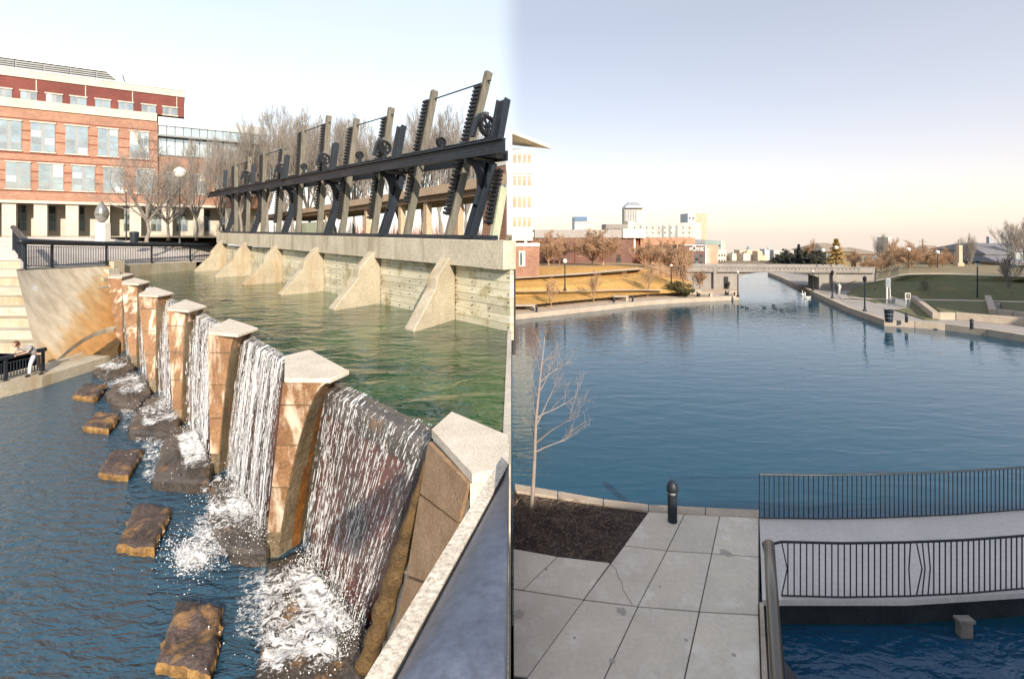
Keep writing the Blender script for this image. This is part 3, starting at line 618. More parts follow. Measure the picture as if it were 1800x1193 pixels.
# ---- stepping stones
SS = [([(130, 692), (150, 671), (188, 674), (168, 698)], 'farthest stepping stone nearest the concrete wall'),
      ([(147, 747), (170, 722), (212, 724), (190, 752)], 'second farthest brown stepping stone, in line with the fourth pier'),
      ([(172, 826), (200, 785), (250, 788), (226, 831)], 'middle stepping stone of the five in the lower basin'),
      ([(208, 950), (240, 881), (300, 890), (271, 960)], 'square stepping stone second nearest the camera'),
      ([(276, 1158), (315, 1047), (391, 1060), (372, 1178)], 'nearest and largest stepping stone, mossy, at the bottom of the view')]
for q, lab in SS:
    z = 0.24; c4 = [G(x, y, z) for x, y in q]; root = thing('stepping_stone', (sum(c4, Vector()) / 4) * 1.0 - Vector((0, 0, z)), lab, 'stepping stone', 'stepping stones in the lower basin')
    def top(u, v):
        p = c4[0].lerp(c4[3], u).lerp(c4[1].lerp(c4[2], u), v)
        e = min(u, 1 - u, v, 1 - v); ed = max(0, 0.06 - e) / 0.06
        return p + Vector((0.07 * noise.noise(p * 3.1), 0.07 * noise.noise(p * 3.1 + Vector((9, 0, 0))), 0.06 * noise.noise(p * 2.2) + 0.035 * noise.noise(p * 9) - 0.05 * ed))
    N = 26; m = MB(); m.grid(top, N, N); m.build('stone_top', stepst, root, smooth=True)
    bd = [(i / N, 0) for i in range(N)] + [(1, i / N) for i in range(N)] + [(1 - i / N, 1) for i in range(N)] + [(0, 1 - i / N) for i in range(N)]
    cen = sum(c4, Vector()) / 4
    r0 = [top(u, v) for u, v in bd]; r1_ = []; r2_ = []
    for p in r0:
        o = (p - cen); o.z = 0; o.normalize(); j = 0.09 * noise.noise(p * 7) + 0.03
        r1_.append(Vector((p.x + o.x * j, p.y + o.y * j, 0.1 + 0.04 * noise.noise(p * 7)))); r2_.append(Vector((p.x - o.x * 0.05, p.y - o.y * 0.05, -0.25)))
    m = MB(); m.rings([r2_, r1_, r0], cap=False); m.build('stone_rim', steprim, root)
# ---- aprons at the feet of the falls + foam
AP = [([(472, 985), (535, 968), (650, 1110), (658, 1240), (452, 1240)], 0.28, 'dark wet stone apron under the widest waterfall'),
      ([(372, 845), (412, 836), (480, 915), (472, 968), (408, 962), (366, 905)], 0.34, 'wet stone apron with orange front edge below the second waterfall'),
      ([(276, 806), (300, 748), (345, 745), (374, 805), (368, 846), (272, 838)], 0.34, 'wet stone apron with mossy edge below the third waterfall'),
      ([(228, 742), (258, 700), (298, 694), (318, 738), (300, 762), (230, 756)], 0.3, 'small stone apron below the fourth waterfall'),
      ([(186, 690), (222, 658), (258, 656), (264, 690), (238, 714), (200, 706)], 0.3, 'small stone apron below the trickling fifth waterfall'),
      ([(162, 652), (200, 630), (230, 622), (236, 645), (206, 664)], 0.25, 'farthest stone apron against the concrete wall')]
for q, z, lab in AP:
    c = [G(x, y, z) for x, y in q]; cen = sum(c, Vector()) / len(c)
    # resample outline with jitter
    out = []
    for k in range(len(c)):
        a, b_ = c[k], c[(k + 1) % len(c)]
        for t in range(10):
            p = a.lerp(b_, t / 10); p = p + Vector((0.1 * noise.noise(p * 2.5), 0.1 * noise.noise(p * 2.5 + Vector((5, 5, 5))), 0)); out.append(p)
    rings_ = []
    for sc, zz in ((1.02, -0.3), (1.03, z - 0.08), (0.98, z), (0.8, z + 0.03), (0.55, z + 0.05), (0.3, z + 0.07), (0.05, z + 0.08)):
        rings_.append([Vector((cen.x + (p.x - cen.x) * sc, cen.y + (p.y - cen.y) * sc, zz + (0.05 * noise.noise(p * 3 + Vector((0, 0, sc * 4))) if zz > 0 else 0))) for p in out])
    m = MB(); m.rings(rings_); m.build('stone_apron', apron, smooth=False, label=lab, cat='stone apron', group='stone aprons at the foot of the weir')
def foam(poly, z, bias, name='foam', mat=foam_lace, H=0.07, n=46):
    """foam sheet over a pixel polygon (4 corners), fading to its edge"""
    c4 = [G(x, y, z) for x, y in poly]; m = MB(); uv = []
    def fn(u, v):
        p = c4[0].lerp(c4[1], u).lerp(c4[3].lerp(c4[2], u), v)
        e = min(u, 1 - u, v, 1 - v); uv.append((bias - 0.30 * max(0, 0.2 - e) / 0.2 + 0.10 * noise.noise(p * 1.1), 0))
        q = p * 2.6; return p + Vector((0, 0, H * noise.noise(q) + H * 0.7 * noise.noise(q * 2.7) + H))
    m.grid(fn, n, n); return m, uv
FO = [([(430, 985), (540, 975), (650, 1190), (430, 1240)], 0.30, 0.10), ([(300, 940), (470, 900), (480, 1010), (290, 1040)], 0.04, 0.07), ([(345, 860), (470, 850), (480, 960), (340, 960)], 0.33, 0.09), ([(225, 770), (372, 745), (380, 870), (230, 880)], 0.05, 0.05), ([(410, 980), (480, 975), (470, 1190), (400, 1150)], 0.03, 0.05), ([(200, 690), (320, 690), (320, 790), (190, 780)], 0.05, 0.05), ([(150, 640), (240, 620), (270, 700), (160, 700)], 0.05, 0.05),
      ([(478, 985), (545, 985), (660, 1130), (590, 1150)], 0.32, 0.16), ([(455, 1010), (560, 1000), (650, 1230), (440, 1240)], 0.30, 0.05),
      ([(370, 845), (412, 838), (484, 935), (420, 960)], 0.40, 0.12), ([(330, 905), (425, 880), (470, 985), (300, 1020)], 0.10, 0.10), ([(285, 955), (340, 935), (385, 1000), (310, 1035)], 0.08, 0.12),
      ([(300, 760), (345, 745), (385, 830), (320, 840)], 0.40, 0.14), ([(262, 790), (330, 770), (380, 860), (255, 865)], 0.18, 0.05), ([(340, 845), (385, 820), (430, 910), (360, 925)], 0.12, 0.08),
      ([(235, 715), (300, 692), (330, 745), (240, 762)], 0.34, 0.11), ([(215, 740), (300, 735), (320, 785), (225, 790)], 0.06, 0.04), ([(190, 665), (245, 650), (272, 690), (205, 712)], 0.33, 0.10),
      ([(190, 695), (270, 700), (275, 730), (200, 735)], 0.06, 0.03), ([(158, 645), (210, 625), (240, 642), (180, 668)], 0.3, 0.08)]
allm = MB(); alluv = []
for q, z, bias in FO:
    m, uv = foam(q, z + (0.14 if z > 0.25 else 0.0), bias + 0.015); b0 = len(allm.v); allm.v += m.v; allm.f += [tuple(b0 + i for i in f) for f in m.f]; alluv += uv
allm.build('foam', foam_lace, smooth=True, kind='stuff', label='white churned foam where the falls land on the stone aprons', cat='foam', uv=alluv)
m = MB(); ico = [Vector(p) for p in [(0, 0, 1), (0.94, 0, -0.33), (-0.47, 0.82, -0.33), (-0.47, -0.82, -0.33)]]
def drop(p, r):
    b0 = len(m.v); s3 = Vector((rnd.uniform(0.6, 1.4), rnd.uniform(0.6, 1.4), rnd.uniform(0.6, 1.6)))
    m.v += [p + Vector((q.x * s3.x, q.y * s3.y, q.z * s3.z)) * r for q in ico]; m.f += [(b0, b0 + 1, b0 + 2), (b0, b0 + 2, b0 + 3), (b0, b0 + 3, b0 + 1), (b0 + 1, b0 + 3, b0 + 2)]
for (l_, r_, _, _, e0, e1, _), cnt in zip(FALLS, (2600, 1600, 1000, 500, 200, 150)):
    E0, E1 = G(*e0, 0.3), G(*e1, 0.3)
    for k in range(cnt):
        p = E0.lerp(E1, rnd.uniform(-0.05, 1.0)); a = rnd.expovariate(2.2); p += Vector((-0.35, -0.8, 0)) * a * 0.9 + Vector((rnd.gauss(0, 0.12), rnd.gauss(0, 0.12), abs(rnd.gauss(0, 0.22)) * math.exp(-a)))
        drop(p, rnd.choice((0.004, 0.006, 0.009, 0.014)))
for k in range(1100):
    x, y = rnd.gauss(335, 26), rnd.gauss(980, 22); p = G(x, y, 0.05); p.z += abs(rnd.gauss(0, 0.12)); drop(p, rnd.choice((0.004, 0.008, 0.013)))
m.build('splash_drops', foam_w, kind='stuff', label='white splashing drops thrown up at the foot of the falls', cat='splash')
# ================================================================== sluice gate structure
def gz_top(s): return lerp(6.80, 7.17, max(0, min(1, -s / 41)))    # slab top
def gz_beam(s): return lerp(10.15, 11.15, max(0, min(1, -s / 44)))
S0, S1 = gs(388), gs(894.5)
sl = thing('sluice_wall', gp(S1 - 8, 0, 3.8), 'long concrete sluice wall with plank bays and stepped buttresses standing in the green pool', 'wall')
def gbox(m, s0, s1, n0, n1, z0, z1):
    """z0,z1 may be functions of s"""
    f0 = z0 if callable(z0) else (lambda s: z0); f1 = z1 if callable(z1) else (lambda s: z1)
    b = len(m.v)
    for s, n_, t in ((s0, n0, 0), (s1, n0, 0), (s1, n1, 0), (s0, n1, 0), (s0, n0, 1), (s1, n0, 1), (s1, n1, 1), (s0, n1, 1)): m.v.append(gp(s, n_, (f1 if t else f0)(s)))
    m.f += [(b + 3, b + 2, b + 1, b), (b + 4, b + 5, b + 6, b + 7), (b, b + 1, b + 5, b + 4), (b + 1, b + 2, b + 6, b + 5), (b + 2, b + 3, b + 7, b + 6), (b + 3, b, b + 4, b + 7)]
    return m
S1c = S1 - 0.9
def nlim(s, n_):  # keep x<0
    return n_
gbox(MB(), S0, S1c, -0.55, 0.35, lambda s: gz_top(s) - 0.95, gz_top).build('concrete_beam', conc_slab, sl, bevel=0.02)
gbox(MB(), S1c, S1 + 0.12, -0.2, 0.35, lambda s: gz_top(s) - 0.95, gz_top).build('concrete_beam', conc_slab, sl)
tips = [G(340, 476.6, poolz), G(376, 487, poolz), G(425, 500, poolz), G(488, 517.5, poolz), G(577.5, 543, poolz), G(711, 579, poolz)]
bs = []
prof = [(-0.05, 2.6), (-0.05, 6.28), (0.12, 6.28), (0.47, 5.45), (0.50, 5.08), (1.0, 3.86), (1.0, 2.6)]
for t in tips:
    s_t = (t - gate_o).dot(gu); n_t = (t - gate_o).dot(gn)
    # foot at wall
    s_w = {5: 1.15, 4: 0.8}.get(len(bs), 0.6)
    ln = []
    poly = []
    for k, z in prof:
        n_ = 0.02 + (n_t - 0.02) * k; s = lerp(s_t - s_w, s_t, k)
        if z > 6: z = gz_top(s) - 0.62
        poly.append(gp(s, n_, z))
    m = MB(); m.prism(poly, gu * 0.62); m.build('buttress', conc, sl, bevel=0.025); bs.append(s_t - s_w)
# plank bays
edges = [S0] + bs + [S1 + 0.08]
for bi in range(len(edges) - 1):
    a = edges[bi] + (0.66 if bi else 0.0); b_ = edges[bi + 1] - 0.02
    if b_ - a < 0.3: continue
    nrow = 9
    for r_ in range(nrow):
        z0 = 3.5 + r_ * 0.275; z1 = z0 + 0.262
        off = rnd.uniform(-0.015, 0.015)
        if z1 > 6.1: continue
        split = rnd.choice([None, 0.4, 0.6]) if b_ - a > 3 else None
        segs = [(a, b_)] if not split else [(a, lerp(a, b_, split) - 0.006), (lerp(a, b_, split) + 0.006, b_)]
        for (c0, c1) in segs:
            gbox(MB(), c0, c1, -0.16, 0.0 + off, z0, z1).build('plank', plank, sl)
gbox(MB(), S0, S1, -0.3, -0.17, 3.0, 6.0).build('backing', joint_m, sl)
m = MB()
for bi in range(2, len(edges) - 1):
    a = edges[bi] + 0.7; b_ = edges[bi + 1] - 0.1; nn = int((b_ - a) / 0.8)
    for k in range(nn + 1):
        for r_ in range(9):
            s = a + (b_ - a) * k / max(1, nn); z = 3.5 + r_ * 0.275 + 0.13
            if rnd.random() < 0.7: gbox(m, s, s + 0.035, 0.0, 0.03, z, z + 0.035)
m.build('bolts', iron_d, sl, kind='stuff')
# iron frame
fr = thing('sluice_gate_frame', gp(-20, -0.3, 7), 'long black riveted iron gantry with curved brackets carrying the sluice gate gear', 'gate frame')
gbox(MB(), S0 + 0.1, S1c, -0.28, 0.05, lambda s: gz_top(s) + 0.004, lambda s: gz_top(s) + 0.16).build('sill_beam', iron, fr)
LB = -1.0   # lean back of the columns at the top
def gframe(s, n_, h):  # point on leaning frame: h 0 base .. 1 beam
    return gp(s + 0.0, n_ + LB * h, lerp(gz_top(s) + 0.1, gz_beam(s) - 0.45, h))
SB1 = S1 - 0.15
m = MB()
s0b = gs(366); 
gbox(m, s0b, SB1, 0.02, 0.10, lambda s: gz_beam(s) - 0.42, gz_beam); gbox(m, s0b, SB1, 0.0, 0.22, lambda s: gz_beam(s) - 0.45, lambda s: gz_beam(s) - 0.41); gbox(m, s0b, SB1, 0.0, 0.22, lambda s: gz_beam(s) + 0.002, lambda s: gz_beam(s) + 0.05)
m.build('front_beam', iron, fr)
m = MB(); gbox(m, s0b + 0.3, S1 - 1.6, LB - 0.35, LB - 0.25, lambda s: gz_beam(s) - 0.42, lambda s: gz_beam(s) - 0.05); m.build('rear_beam', iron, fr)
m = MB()
s = s0b + 0.4
while s < SB1 - 0.3:
    if int((s - s0b) / 1.5) % 3 != 1:
        p = gp(s, 0.10, gz_beam(s) - 0.17); m.ball(p, 0.035, 6, 4)
        p = gp(s, 0.10, gz_beam(s) - 0.28); m.ball(p, 0.03, 6, 4)
    s += 0.22
m.build('rivets', iron, fr, kind='stuff')
# deck grating pieces between the beams at each column
colpx = [397, 443, 497, 572, 669, 822]
for px in colpx:
    s = gs(px)
    base = gframe(s, -0.1, 0); topp = gframe(s, -0.1, 1)
    w = 0.34
    m = MB(); m.bar(base, topp, w * 0.16, 0.30, up=gu); 
    for e in (-1, 1): m.bar(base + gu * (e * w * 0.45), topp + gu * (e * w * 0.45), 0.045, 0.26, up=gu) if False else m.bar(base + gu * (e * w * 0.48), topp + gu * (e * w * 0.48), 0.05, 0.32, up=gn)
    m.build('column', iron, fr)
    m = MB(); pb = base; m.bar(pb - gu * 0.3, pb + gu * 0.3, 0.5, 0.06); m.build('base_plate', iron, fr)
    # curved bracket towards the pool
    pts = []
    for k in range(11):
        t = k / 10; a = t * math.pi / 2
        h = lerp(0.42, 1.0, math.sin(a)); o = (1 - math.cos(a))
        p = gframe(s, -0.1 + 0.0, h); pts.append(p + gn * (o * 1.0 + 0.12))
    m = MB()
    for a_, b_ in zip(pts, pts[1:]): m.bar(a_, b_, 0.22, 0.09, up=gu)
    m.build('curved_bracket', iron, fr)
    pts2 = [(p.lerp(gframe(s, -0.1, 1.0 if i > 5 else 0.6 + 0.06 * i), 0.55)) for i, p in enumerate(pts)]
    m = MB()
    for (a_, b_), (c_, d_) in zip(zip(pts[3:], pts[4:]), zip(pts2[3:], pts2[4:])): m.prism([a_, b_, d_, c_], gu * 0.02)
    m.build('bracket_web', iron, fr)
    m = MB(); t0 = gp(s, 0.0, gz_beam(s) - 0.2); t1 = gp(s, LB - 0.3, gz_beam(s) - 0.2); m.bar(t0, t1, 0.3, 0.3); m.bar(t0 + gu * 0.5, t1 + gu * 0.5, 0.1, 0.3); m.build('cross_beam', iron_d, fr)
# drive shaft
m = MB(); m.tube([gp(s0b + 0.8, -0.45, gz_beam(s0b) + 0.28), gp(SB1 - 1.2, -0.45, gz_beam(SB1) + 0.28)], 0.05, 8); m.build('drive_shaft', iron, fr)
for k in range(14):
    s = lerp(s0b + 2, SB1 - 1.5, k / 13); c0 = gp(s, -0.45, gz_beam(s) + 0.28)
    m = MB(); m.tube([c0 - gu * 0.16, c0 + gu * 0.16], 0.11, 10); m.bar(gp(s, -0.45, gz_beam(s) + 0.02), c0, 0.16, 0.2, up=gu); m.build('shaft_bearing', iron, fr)
# plates standing on the beam beside each gear
for px, x0, y0, x1, y1, w in [(397, 397, 300, 395, 322, .30), (445, 446, 290, 444, 318, .30), (506, 505, 273, 500, 312, .32), (588, 590, 252, 583, 300, .36), (703, 706, 222, 694, 278, .42), (876, 885, 176, 868, 252, .46)]:
    s = gs(px if px < 870 else 866); D = gp(s, -0.75, 0).y
    a, b_ = P(x1, y1, D), P(x0, y0, D + 0.35)
    m = MB(); m.bar(a - Vector((0, 0, 0.3)), b_, w, 0.05, up=gn); m.bar(a - Vector((0, 0, 0.3)) + gu * w * 0.5, b_ + gu * w * 0.5, 0.05, 0.26, up=gn); m.bar(a - Vector((0, 0, 0.3)) - gu * w * 0.5, b_ - gu * w * 0.5, 0.05, 0.26, up=gn)
    m.build('upright_plate', iron, fr)
# toothed racks on wooden posts, pixel anchored: (top x, top y, base x, base y, teeth y0, y1)
RK = [(859, 127, 787, 408, 150, 368, 'tallest wooden gate post with iron rack, nearest the right end'), (764, 160, 714, 408, 176, 350, 'wooden gate post with rack, left one of the tallest pair'),
      (688, 190, 656, 407, 206, 377, 'wooden gate post with rack beside the third gear from the right'), (627, 209, 601, 406, 224, 378, 'wooden gate post with rack left of the cross rod in the middle'),
      (578, 204, 561, 405, 218, 361, 'wooden gate post with rack, right one of the fourth pair'), (535, 220, 524, 395, 232, 364, 'wooden gate post with rack, left one of the fourth pair'),
      (501, 253, 489, 403, 262, 384, 'wooden gate post with rack, right one of the fifth pair'), (466, 263, 462, 403, 272, 384, 'wooden gate post with rack, left one of the fifth pair'),
      (439, 276, 435, 402, 284, 388, 'short wooden gate post with rack, right one of the farthest pair'), (415, 283, 415, 402, 292, 388, 'short wooden gate post with rack, left one of the farthest pair'),
      (905, 182, 868, 410, 300, 386, 'partly seen gate post with rack and pale green timber at the right end')]
tops = []
for i, (tx, ty, bx, by, r0, r1, lab) in enumerate(RK):
    s = gs(min(bx, 872)); pb = gp(s, -0.75, 0); D0 = pb.y; D1 = D0 + 0.9
    if i == 10: tx = 884; ty = 330
    a, b_ = P(bx, by, D0), P(tx, ty, D1); a.z = gz_top(s) - 0.02; ax = (b_ - a).normalized()
    w = 0.23
    rt = thing('rack_post', a, lab, 'gate post', 'toothed rack posts of the sluice gates')
    m = MB(); m.bar(a, b_, w, 0.30, up=gn); m.build('timber', wood if i not in (10,) else wood_g, rt, bevel=0.02)
    m = MB(); L = (b_ - a).length
    f0 = (by - r1) / (by - ty); f1 = (by - r0) / (by - ty)
    m.bar(a.lerp(b_, f0) + gn * 0.2 - gu * 0.14, a.lerp(b_, min(f1, 0.99)) + gn * 0.2 - gu * 0.14, 0.26, 0.07, up=gn)
    m.build('rack_bar', iron_d, rt)
    m = MB(); nt = int((f1 - f0) * L / 0.17)
    for k in range(nt):
        c0 = a.lerp(b_, lerp(f0, f1, (k + 0.5) / nt)) - gu * 0.22
        m.bar(c0 + gn * 0.20 - gu * 0.17, c0 + gn * 0.20 + gu * 0.22, 0.20, 0.10, up=ax)
    m.build('rack_teeth', iron_d, rt); tops.append((a, b_))
for i, (j, k) in enumerate([(0, 1), (2, 3), (4, 5), (6, 7), (8, 9)]):
    m = MB(); a, b_ = tops[j], tops[k]; m.tube([a[0].lerp(a[1], 0.94) + gu * 0.3, b_[0].lerp(b_[1], 0.94) - gu * 0.25], 0.03, 6)
    m.build('tie_rod', iron, label=['thin iron rod joining the two tallest gate posts', 'thin iron rod joining the third and fourth posts from the right', 'thin iron rod joining the fourth pair of gate posts', 'thin iron rod joining the fifth pair of gate posts', 'thin iron rod joining the farthest pair of gate posts'][i], cat='tie rod', group='rods between the gate posts')
# gears with curved guard arms
for i, (px, py, r) in enumerate([(857, 222, 0.38), (676, 260, 0.34), (571, 280, 0.33), (495, 297, 0.33), (434, 308, 0.33), (775, 250, 0.2), (632, 273, 0.2), (534, 293, 0.2)]):
    s = gs(px - 8 if px > 850 else px); D = gp(s, -0.6, 0).y; c0 = P(px, py, D)
    lab = 'black iron gear wheel and curved arm ' + ['nearest the right edge', 'beside the second tall plate from the right', 'below the fourth pair of posts', 'left of the fourth pair of posts', 'at the farthest end of the gantry', 'small bare wheel between the tallest posts', 'small bare wheel in the middle of the shaft', 'small bare wheel left of the middle'][i]
    if i > 4: lab = 'small black gear wheel ' + ['on the shaft between the tallest posts', 'on the shaft in the middle of the gantry', 'on the shaft left of the middle'][i - 5]
    rt = thing('gear_wheel', c0 - Vector((0, 0, r)), lab, 'gear wheel', 'gear wheels of the sluice gates')
    m = MB(); nt = 26; ring = []
    for k in range(nt * 2):
        a = 2 * math.pi * k / (nt * 2); ro = r * (1.0 if k % 2 else 0.9); e = gn * 0.0
        d = gn * math.cos(a) + Vector((0, 0, 1)) * math.sin(a); ring.append((d, ro))
    outer0 = [c0 + d * ro - gu * 0.09 for d, ro in ring]; outer1 = [c0 + d * ro + gu * 0.09 for d, ro in ring]; in0 = [c0 + d * r * 0.72 - gu * 0.09 for d, ro in ring]; in1 = [c0 + d * r * 0.72 + gu * 0.09 for d, ro in ring]
    m.rings([outer0, outer1, in1, in0, outer0], cap=False); m.build('toothed_rim', iron_d, rt)
    m = MB()
    for k in range(6):
        a = math.pi * 2 * k / 6; d = gn * math.cos(a) + Vector((0, 0, 1)) * math.sin(a); m.bar(c0, c0 + d * r * 0.74, 0.07, 0.07, up=gu)
    m.tube([c0 - gu * 0.14, c0 + gu * 0.14], r * 0.2, 10); m.build('spokes', iron, rt)
    m = MB(); m.bar(c0, Vector((c0.x, c0.y, gz_beam(s))), 0.12, 0.2, up=gu); m.build('bearing_stand', iron, rt)
    if i < 5:
        m = MB(); pts = []
        for (k, h) in ((1.5, -1.0), (1.35, -0.5), (1.15, 0.1), (0.9, 0.75), (0.5, 1.15), (0.0, 1.3), (-0.6, 1.2)):
            pts.append(c0 + gn * (k * r * 0.7) - gu * (0.22 + k * 0.25 * r) + Vector((0, 0, h * r)))
        for a_, b_ in zip(pts, pts[1:]): m.bar(a_, b_, 0.11, 0.22, up=gu)
        m.build('curved_arm', iron, rt)
# pale green timber stop log behind
m = MB(); gbox(m, gs(505), gs(560), -0.9, -0.6, 7.0, 7.75); m.build('stop_log', wood_g, label='pale green timber beam lying behind the gantry sill', cat='beam')

# ================================================================== buildings on the left
fo = P(0, HY, 52); f1 = P(324, HY, 60.7); fu = (f1 - fo).normalized(); fn_ = Vector((fu.y, -fu.x, 0))
if fn_.y > 0: fn_ = -fn_
def fs(px):
    k = (px - CX) / F; return (k * fo.y - fo.x) / (fu.x - k * fu.y)
def fp(s, n_, z): p = fo + fu * s + fn_ * n_; return Vector((p.x, p.y, z))
def fbox(s0, s1, n0, n1, z0, z1, m=None):
    m = m or MB(); return m.box(s0, s1, n0, n1, z0, z1, fn=lambda a, b, c: fp(a, b, c))
bd = thing('campus_building', fp(0, 0, 6.7), 'large orange and dark red brick building with grid windows and grey louvred penthouse', 'building')
sL = -26
fbox(sL, fs(277), -16, 0, 10.3, 20.05).build('brick_wall', brick_o, bd)
fbox(sL, fs(324), -16, -0.25, 20.9, 23.25).build('upper_brick_wall', brick_r, bd)
fbox(sL, fs(276), -0.3, 0.14, 20.05, 20.95).build('cornice', stone_w, bd)
fbox(sL, fs(325), -16.2, -0.12, 23.25, 24.0).build('parapet', stone_w, bd)
fbox(sL, fs(326), -0.6, -0.05, 24.0, 24.12).build('coping_strip', metal_l, bd)
fbox(fs(277), fs(476), -14, -0.6, 10.3, 16.2).build('brick_wall', brick_o, bd)
fbox(sL, fs(382), -0.5, 0.5, 10.22, 10.5).build('ledge', stone_w, bd)
fbox(sL, fs(470), -12, -2.6, 6.6, 10.3).build('ground_floor_wall', stone_w, bd)
for px in range(-108, 400, 56):
    s = fs(px); fbox(s, s + 1.05, -0.6, 0.2, 6.6, 10.22).build('column', stone_w, bd)
k = 0
for a, b_ in [(-84, -60), (-28, 0), (-2, 20), (47, 75), (100, 128), (152, 176), (200, 228), (250, 272), (297, 318), (338, 360), (376, 398)]:
    if k == 1: k += 1; continue
    k += 1; s0, s1 = fs(a) + .7, fs(b_) + .7
    w = fbox(s0, s1, -2.6, -2.5, 7.4, 10.1).build('window', frame_m, bd)
    for i in range(2):
        for j in range(3):
            x0 = lerp(s0, s1, i / 2) + 0.06; x1 = lerp(s0, s1, (i + 1) / 2) - 0.06; z0 = lerp(7.4, 10.1, j / 3) + 0.05; z1 = lerp(7.4, 10.1, (j + 1) / 3) - 0.05
            fbox(x0, x1, -2.5, -2.48, z0, z1).build('pane', glass if (i + j) % 3 else glass_d, w)
def win(a, b_, z0, z1, cols, rows, n_=0.0, lint=True):
    s0, s1 = fs(a), fs(b_)
    m = MB(); fbox(s0, s1, n_ - 0.05, n_ + 0.06, z0, z1, m); w = m.build('window', frame_m, bd)
    for i in range(cols):
        for j in range(rows):
            g_ = 0.16 if i == 1 else 0.05
            x0 = lerp(s0, s1, i / cols) + (0.16 if i else 0.06); x1 = lerp(s0, s1, (i + 1) / cols) - (0.16 if i < cols - 1 else 0.06); q0 = lerp(z0, z1, j / rows) + 0.05; q1 = lerp(z0, z1, (j + 1) / rows) - 0.04
            fbox(x0, x1, n_ + 0.06, n_ + 0.075, q0, q1).build('pane', rnd.choice((glass, glass, glass_m, glass, glass_c, blind_m if j >= rows / 2 else glass_m)), w)
    if lint:
        fbox(s0 - 0.08, s1 + 0.08, n_ - 0.02, n_ + 0.16, z1, z1 + 0.14).build('lintel', stone_w, w)
        fbox(s0 - 0.08, s1 + 0.08, n_ - 0.02, n_ + 0.16, z0 - 0.12, z0).build('sill', stone_w, w)
for a, b_ in [(-145, -98), (-66, -20), (-6, 38), (54, 97), (115, 155), (172, 208), (228, 262)]: win(a, b_, 15.65, 18.65, 2, 4)
for a, b_ in [(-120, -72), (-52, -8), (10, 54), (68, 112), (127, 167), (182, 218), (239, 272)]: win(a, b_, 11.7, 14.4, 2, 4)
for a, b_ in [(290, 318), (336, 362), (380, 404), (424, 446)]: win(a, b_, 11.9, 14.2, 2, 3, n_=-0.6)
for a, b_ in [(-60, -30), (-10, 20), (35, 64), (80, 109), (123, 152), (167, 194), (208, 234), (249, 274), (286, 312)]: win(a, b_, 21.0, 21.85, 2, 1, n_=-0.25)
for z in (18.9, 17.7, 16.7, 15.35, 14.6, 13.5, 12.5, 11.45): 
    m = MB(); fbox(sL, fs(276), -0.01, 0.03, z, z + 0.11, m); m.build('brick_band', brick_b, bd)
for a in (62, 149, 232, 310): fbox(fs(a), fs(a) + 0.08, -0.26, -0.22, 20.95, 23.2).build('wall_joint', stone_w, bd)
# glass wing
gwr = fs(470)
fbox(fs(278), gwr, -13, -0.5, 16.2, 20.6).build('wing_block', metal_g, bd)
fbox(fs(278), gwr, -0.5, -0.2, 19.7, 20.7).build('metal_fascia', metal_l, bd)
fbox(fs(278) - .05, gwr + 1.6, -1.5, 0.6, 18.35, 18.55).build('sun_shade', metal_g, bd)
for k in range(14):
    a, b_ = lerp(fs(278), gwr, k / 14) + 0.04, lerp(fs(278), gwr, (k + 1) / 14) - 0.04
    fbox(a, b_, -0.5, -0.36, 18.6, 19.66).build('curtain_pane', glass_c, bd); fbox(a, b_, -0.5, -0.38, 16.3, 18.3).build('curtain_pane', glass_c, bd)
# penthouse
pr_ = fs(222)
fbox(sL, pr_ - 0.5, -9, -3.2, 24.0, 25.75).build('penthouse_base', metal_g, bd)
fbox(sL, pr_ - 1.2, -9, -3.0, 25.75, 27.0).build('penthouse_wall', metal_l, bd)
m = MB(); m.prism([fp(pr_ - 2.0, -2.9, 25.7), fp(pr_ - 0.2, -2.9, 24.1), fp(pr_ - 1.2, -2.9, 27.7), fp(pr_ - 2.0, -2.9, 27.7)], fn_ * -6); m.build('penthouse_fin', metal_l, bd)
for k in range(14):
    a, b_ = lerp(sL + 4, pr_ - 0.7, k / 14) + 0.05, lerp(sL + 4, pr_ - 0.7, (k + 1) / 14) - 0.05
    m = MB()
    for j in range(7): fbox(a, b_, -3.2, -3.02, 24.15 + j * 0.22, 24.27 + j * 0.22, m)
    m.build('louver_panel', louver_m, bd)
# grass strip and path in front of the building
m = MB(); m.prism([fp(sL, 3.0, 6.77), fp(fs(400), 3.0, 6.77), fp(fs(400), 0.5, 6.80), fp(sL, 0.5, 6.80)], (0, 0, 0.03)); m.build('lawn_strip', grass_d, kind='structure')
# pavilion behind the gate: tan fascia, pale wall, brick end
pa, pb = P(893, HY, 26.5), P(470, HY, 82); vu = (pb - pa).normalized(); vn = Vector((-vu.y, vu.x, 0)); vn = -vn if vn.y > 0 else vn
def vp(s, n_, z): p = pa + vu * s + vn * n_; return Vector((min(p.x, -0.32), p.y, z))
def vbox(s0, s1, n0, n1, z0, z1): return MB().box(s0, s1, n0, n1, z0, z1, fn=lambda a, b, c: vp(a, b, c))
Lv = (pb - pa).length
pv = thing('brick_pavilion', vp(10, 0, 6.7), 'long tan roofed walkway on columns with a brick end behind the sluice gate frame', 'building')
tan_m = M('tan_fascia', (0.55, 0.42, 0.30), (0.46, 0.34, 0.24), 0.5, 0.8)
def vs(px):
    k = (px - CX) / F; return (k * pa.y - pa.x) / (vu.x - k * vu.y)
vbox(0.02, vs(843), -6.0, -0.2, 6.6, 9.3).build('brick_wall', brick_o, pv)
vbox(0.02, Lv, -7, 0.0, 9.6, 10.15).build('tan_fascia', tan_m, pv); vbox(0.02, vs(846), -7, 0.05, 9.25, 9.6).build('grey_band', metal_l, pv)
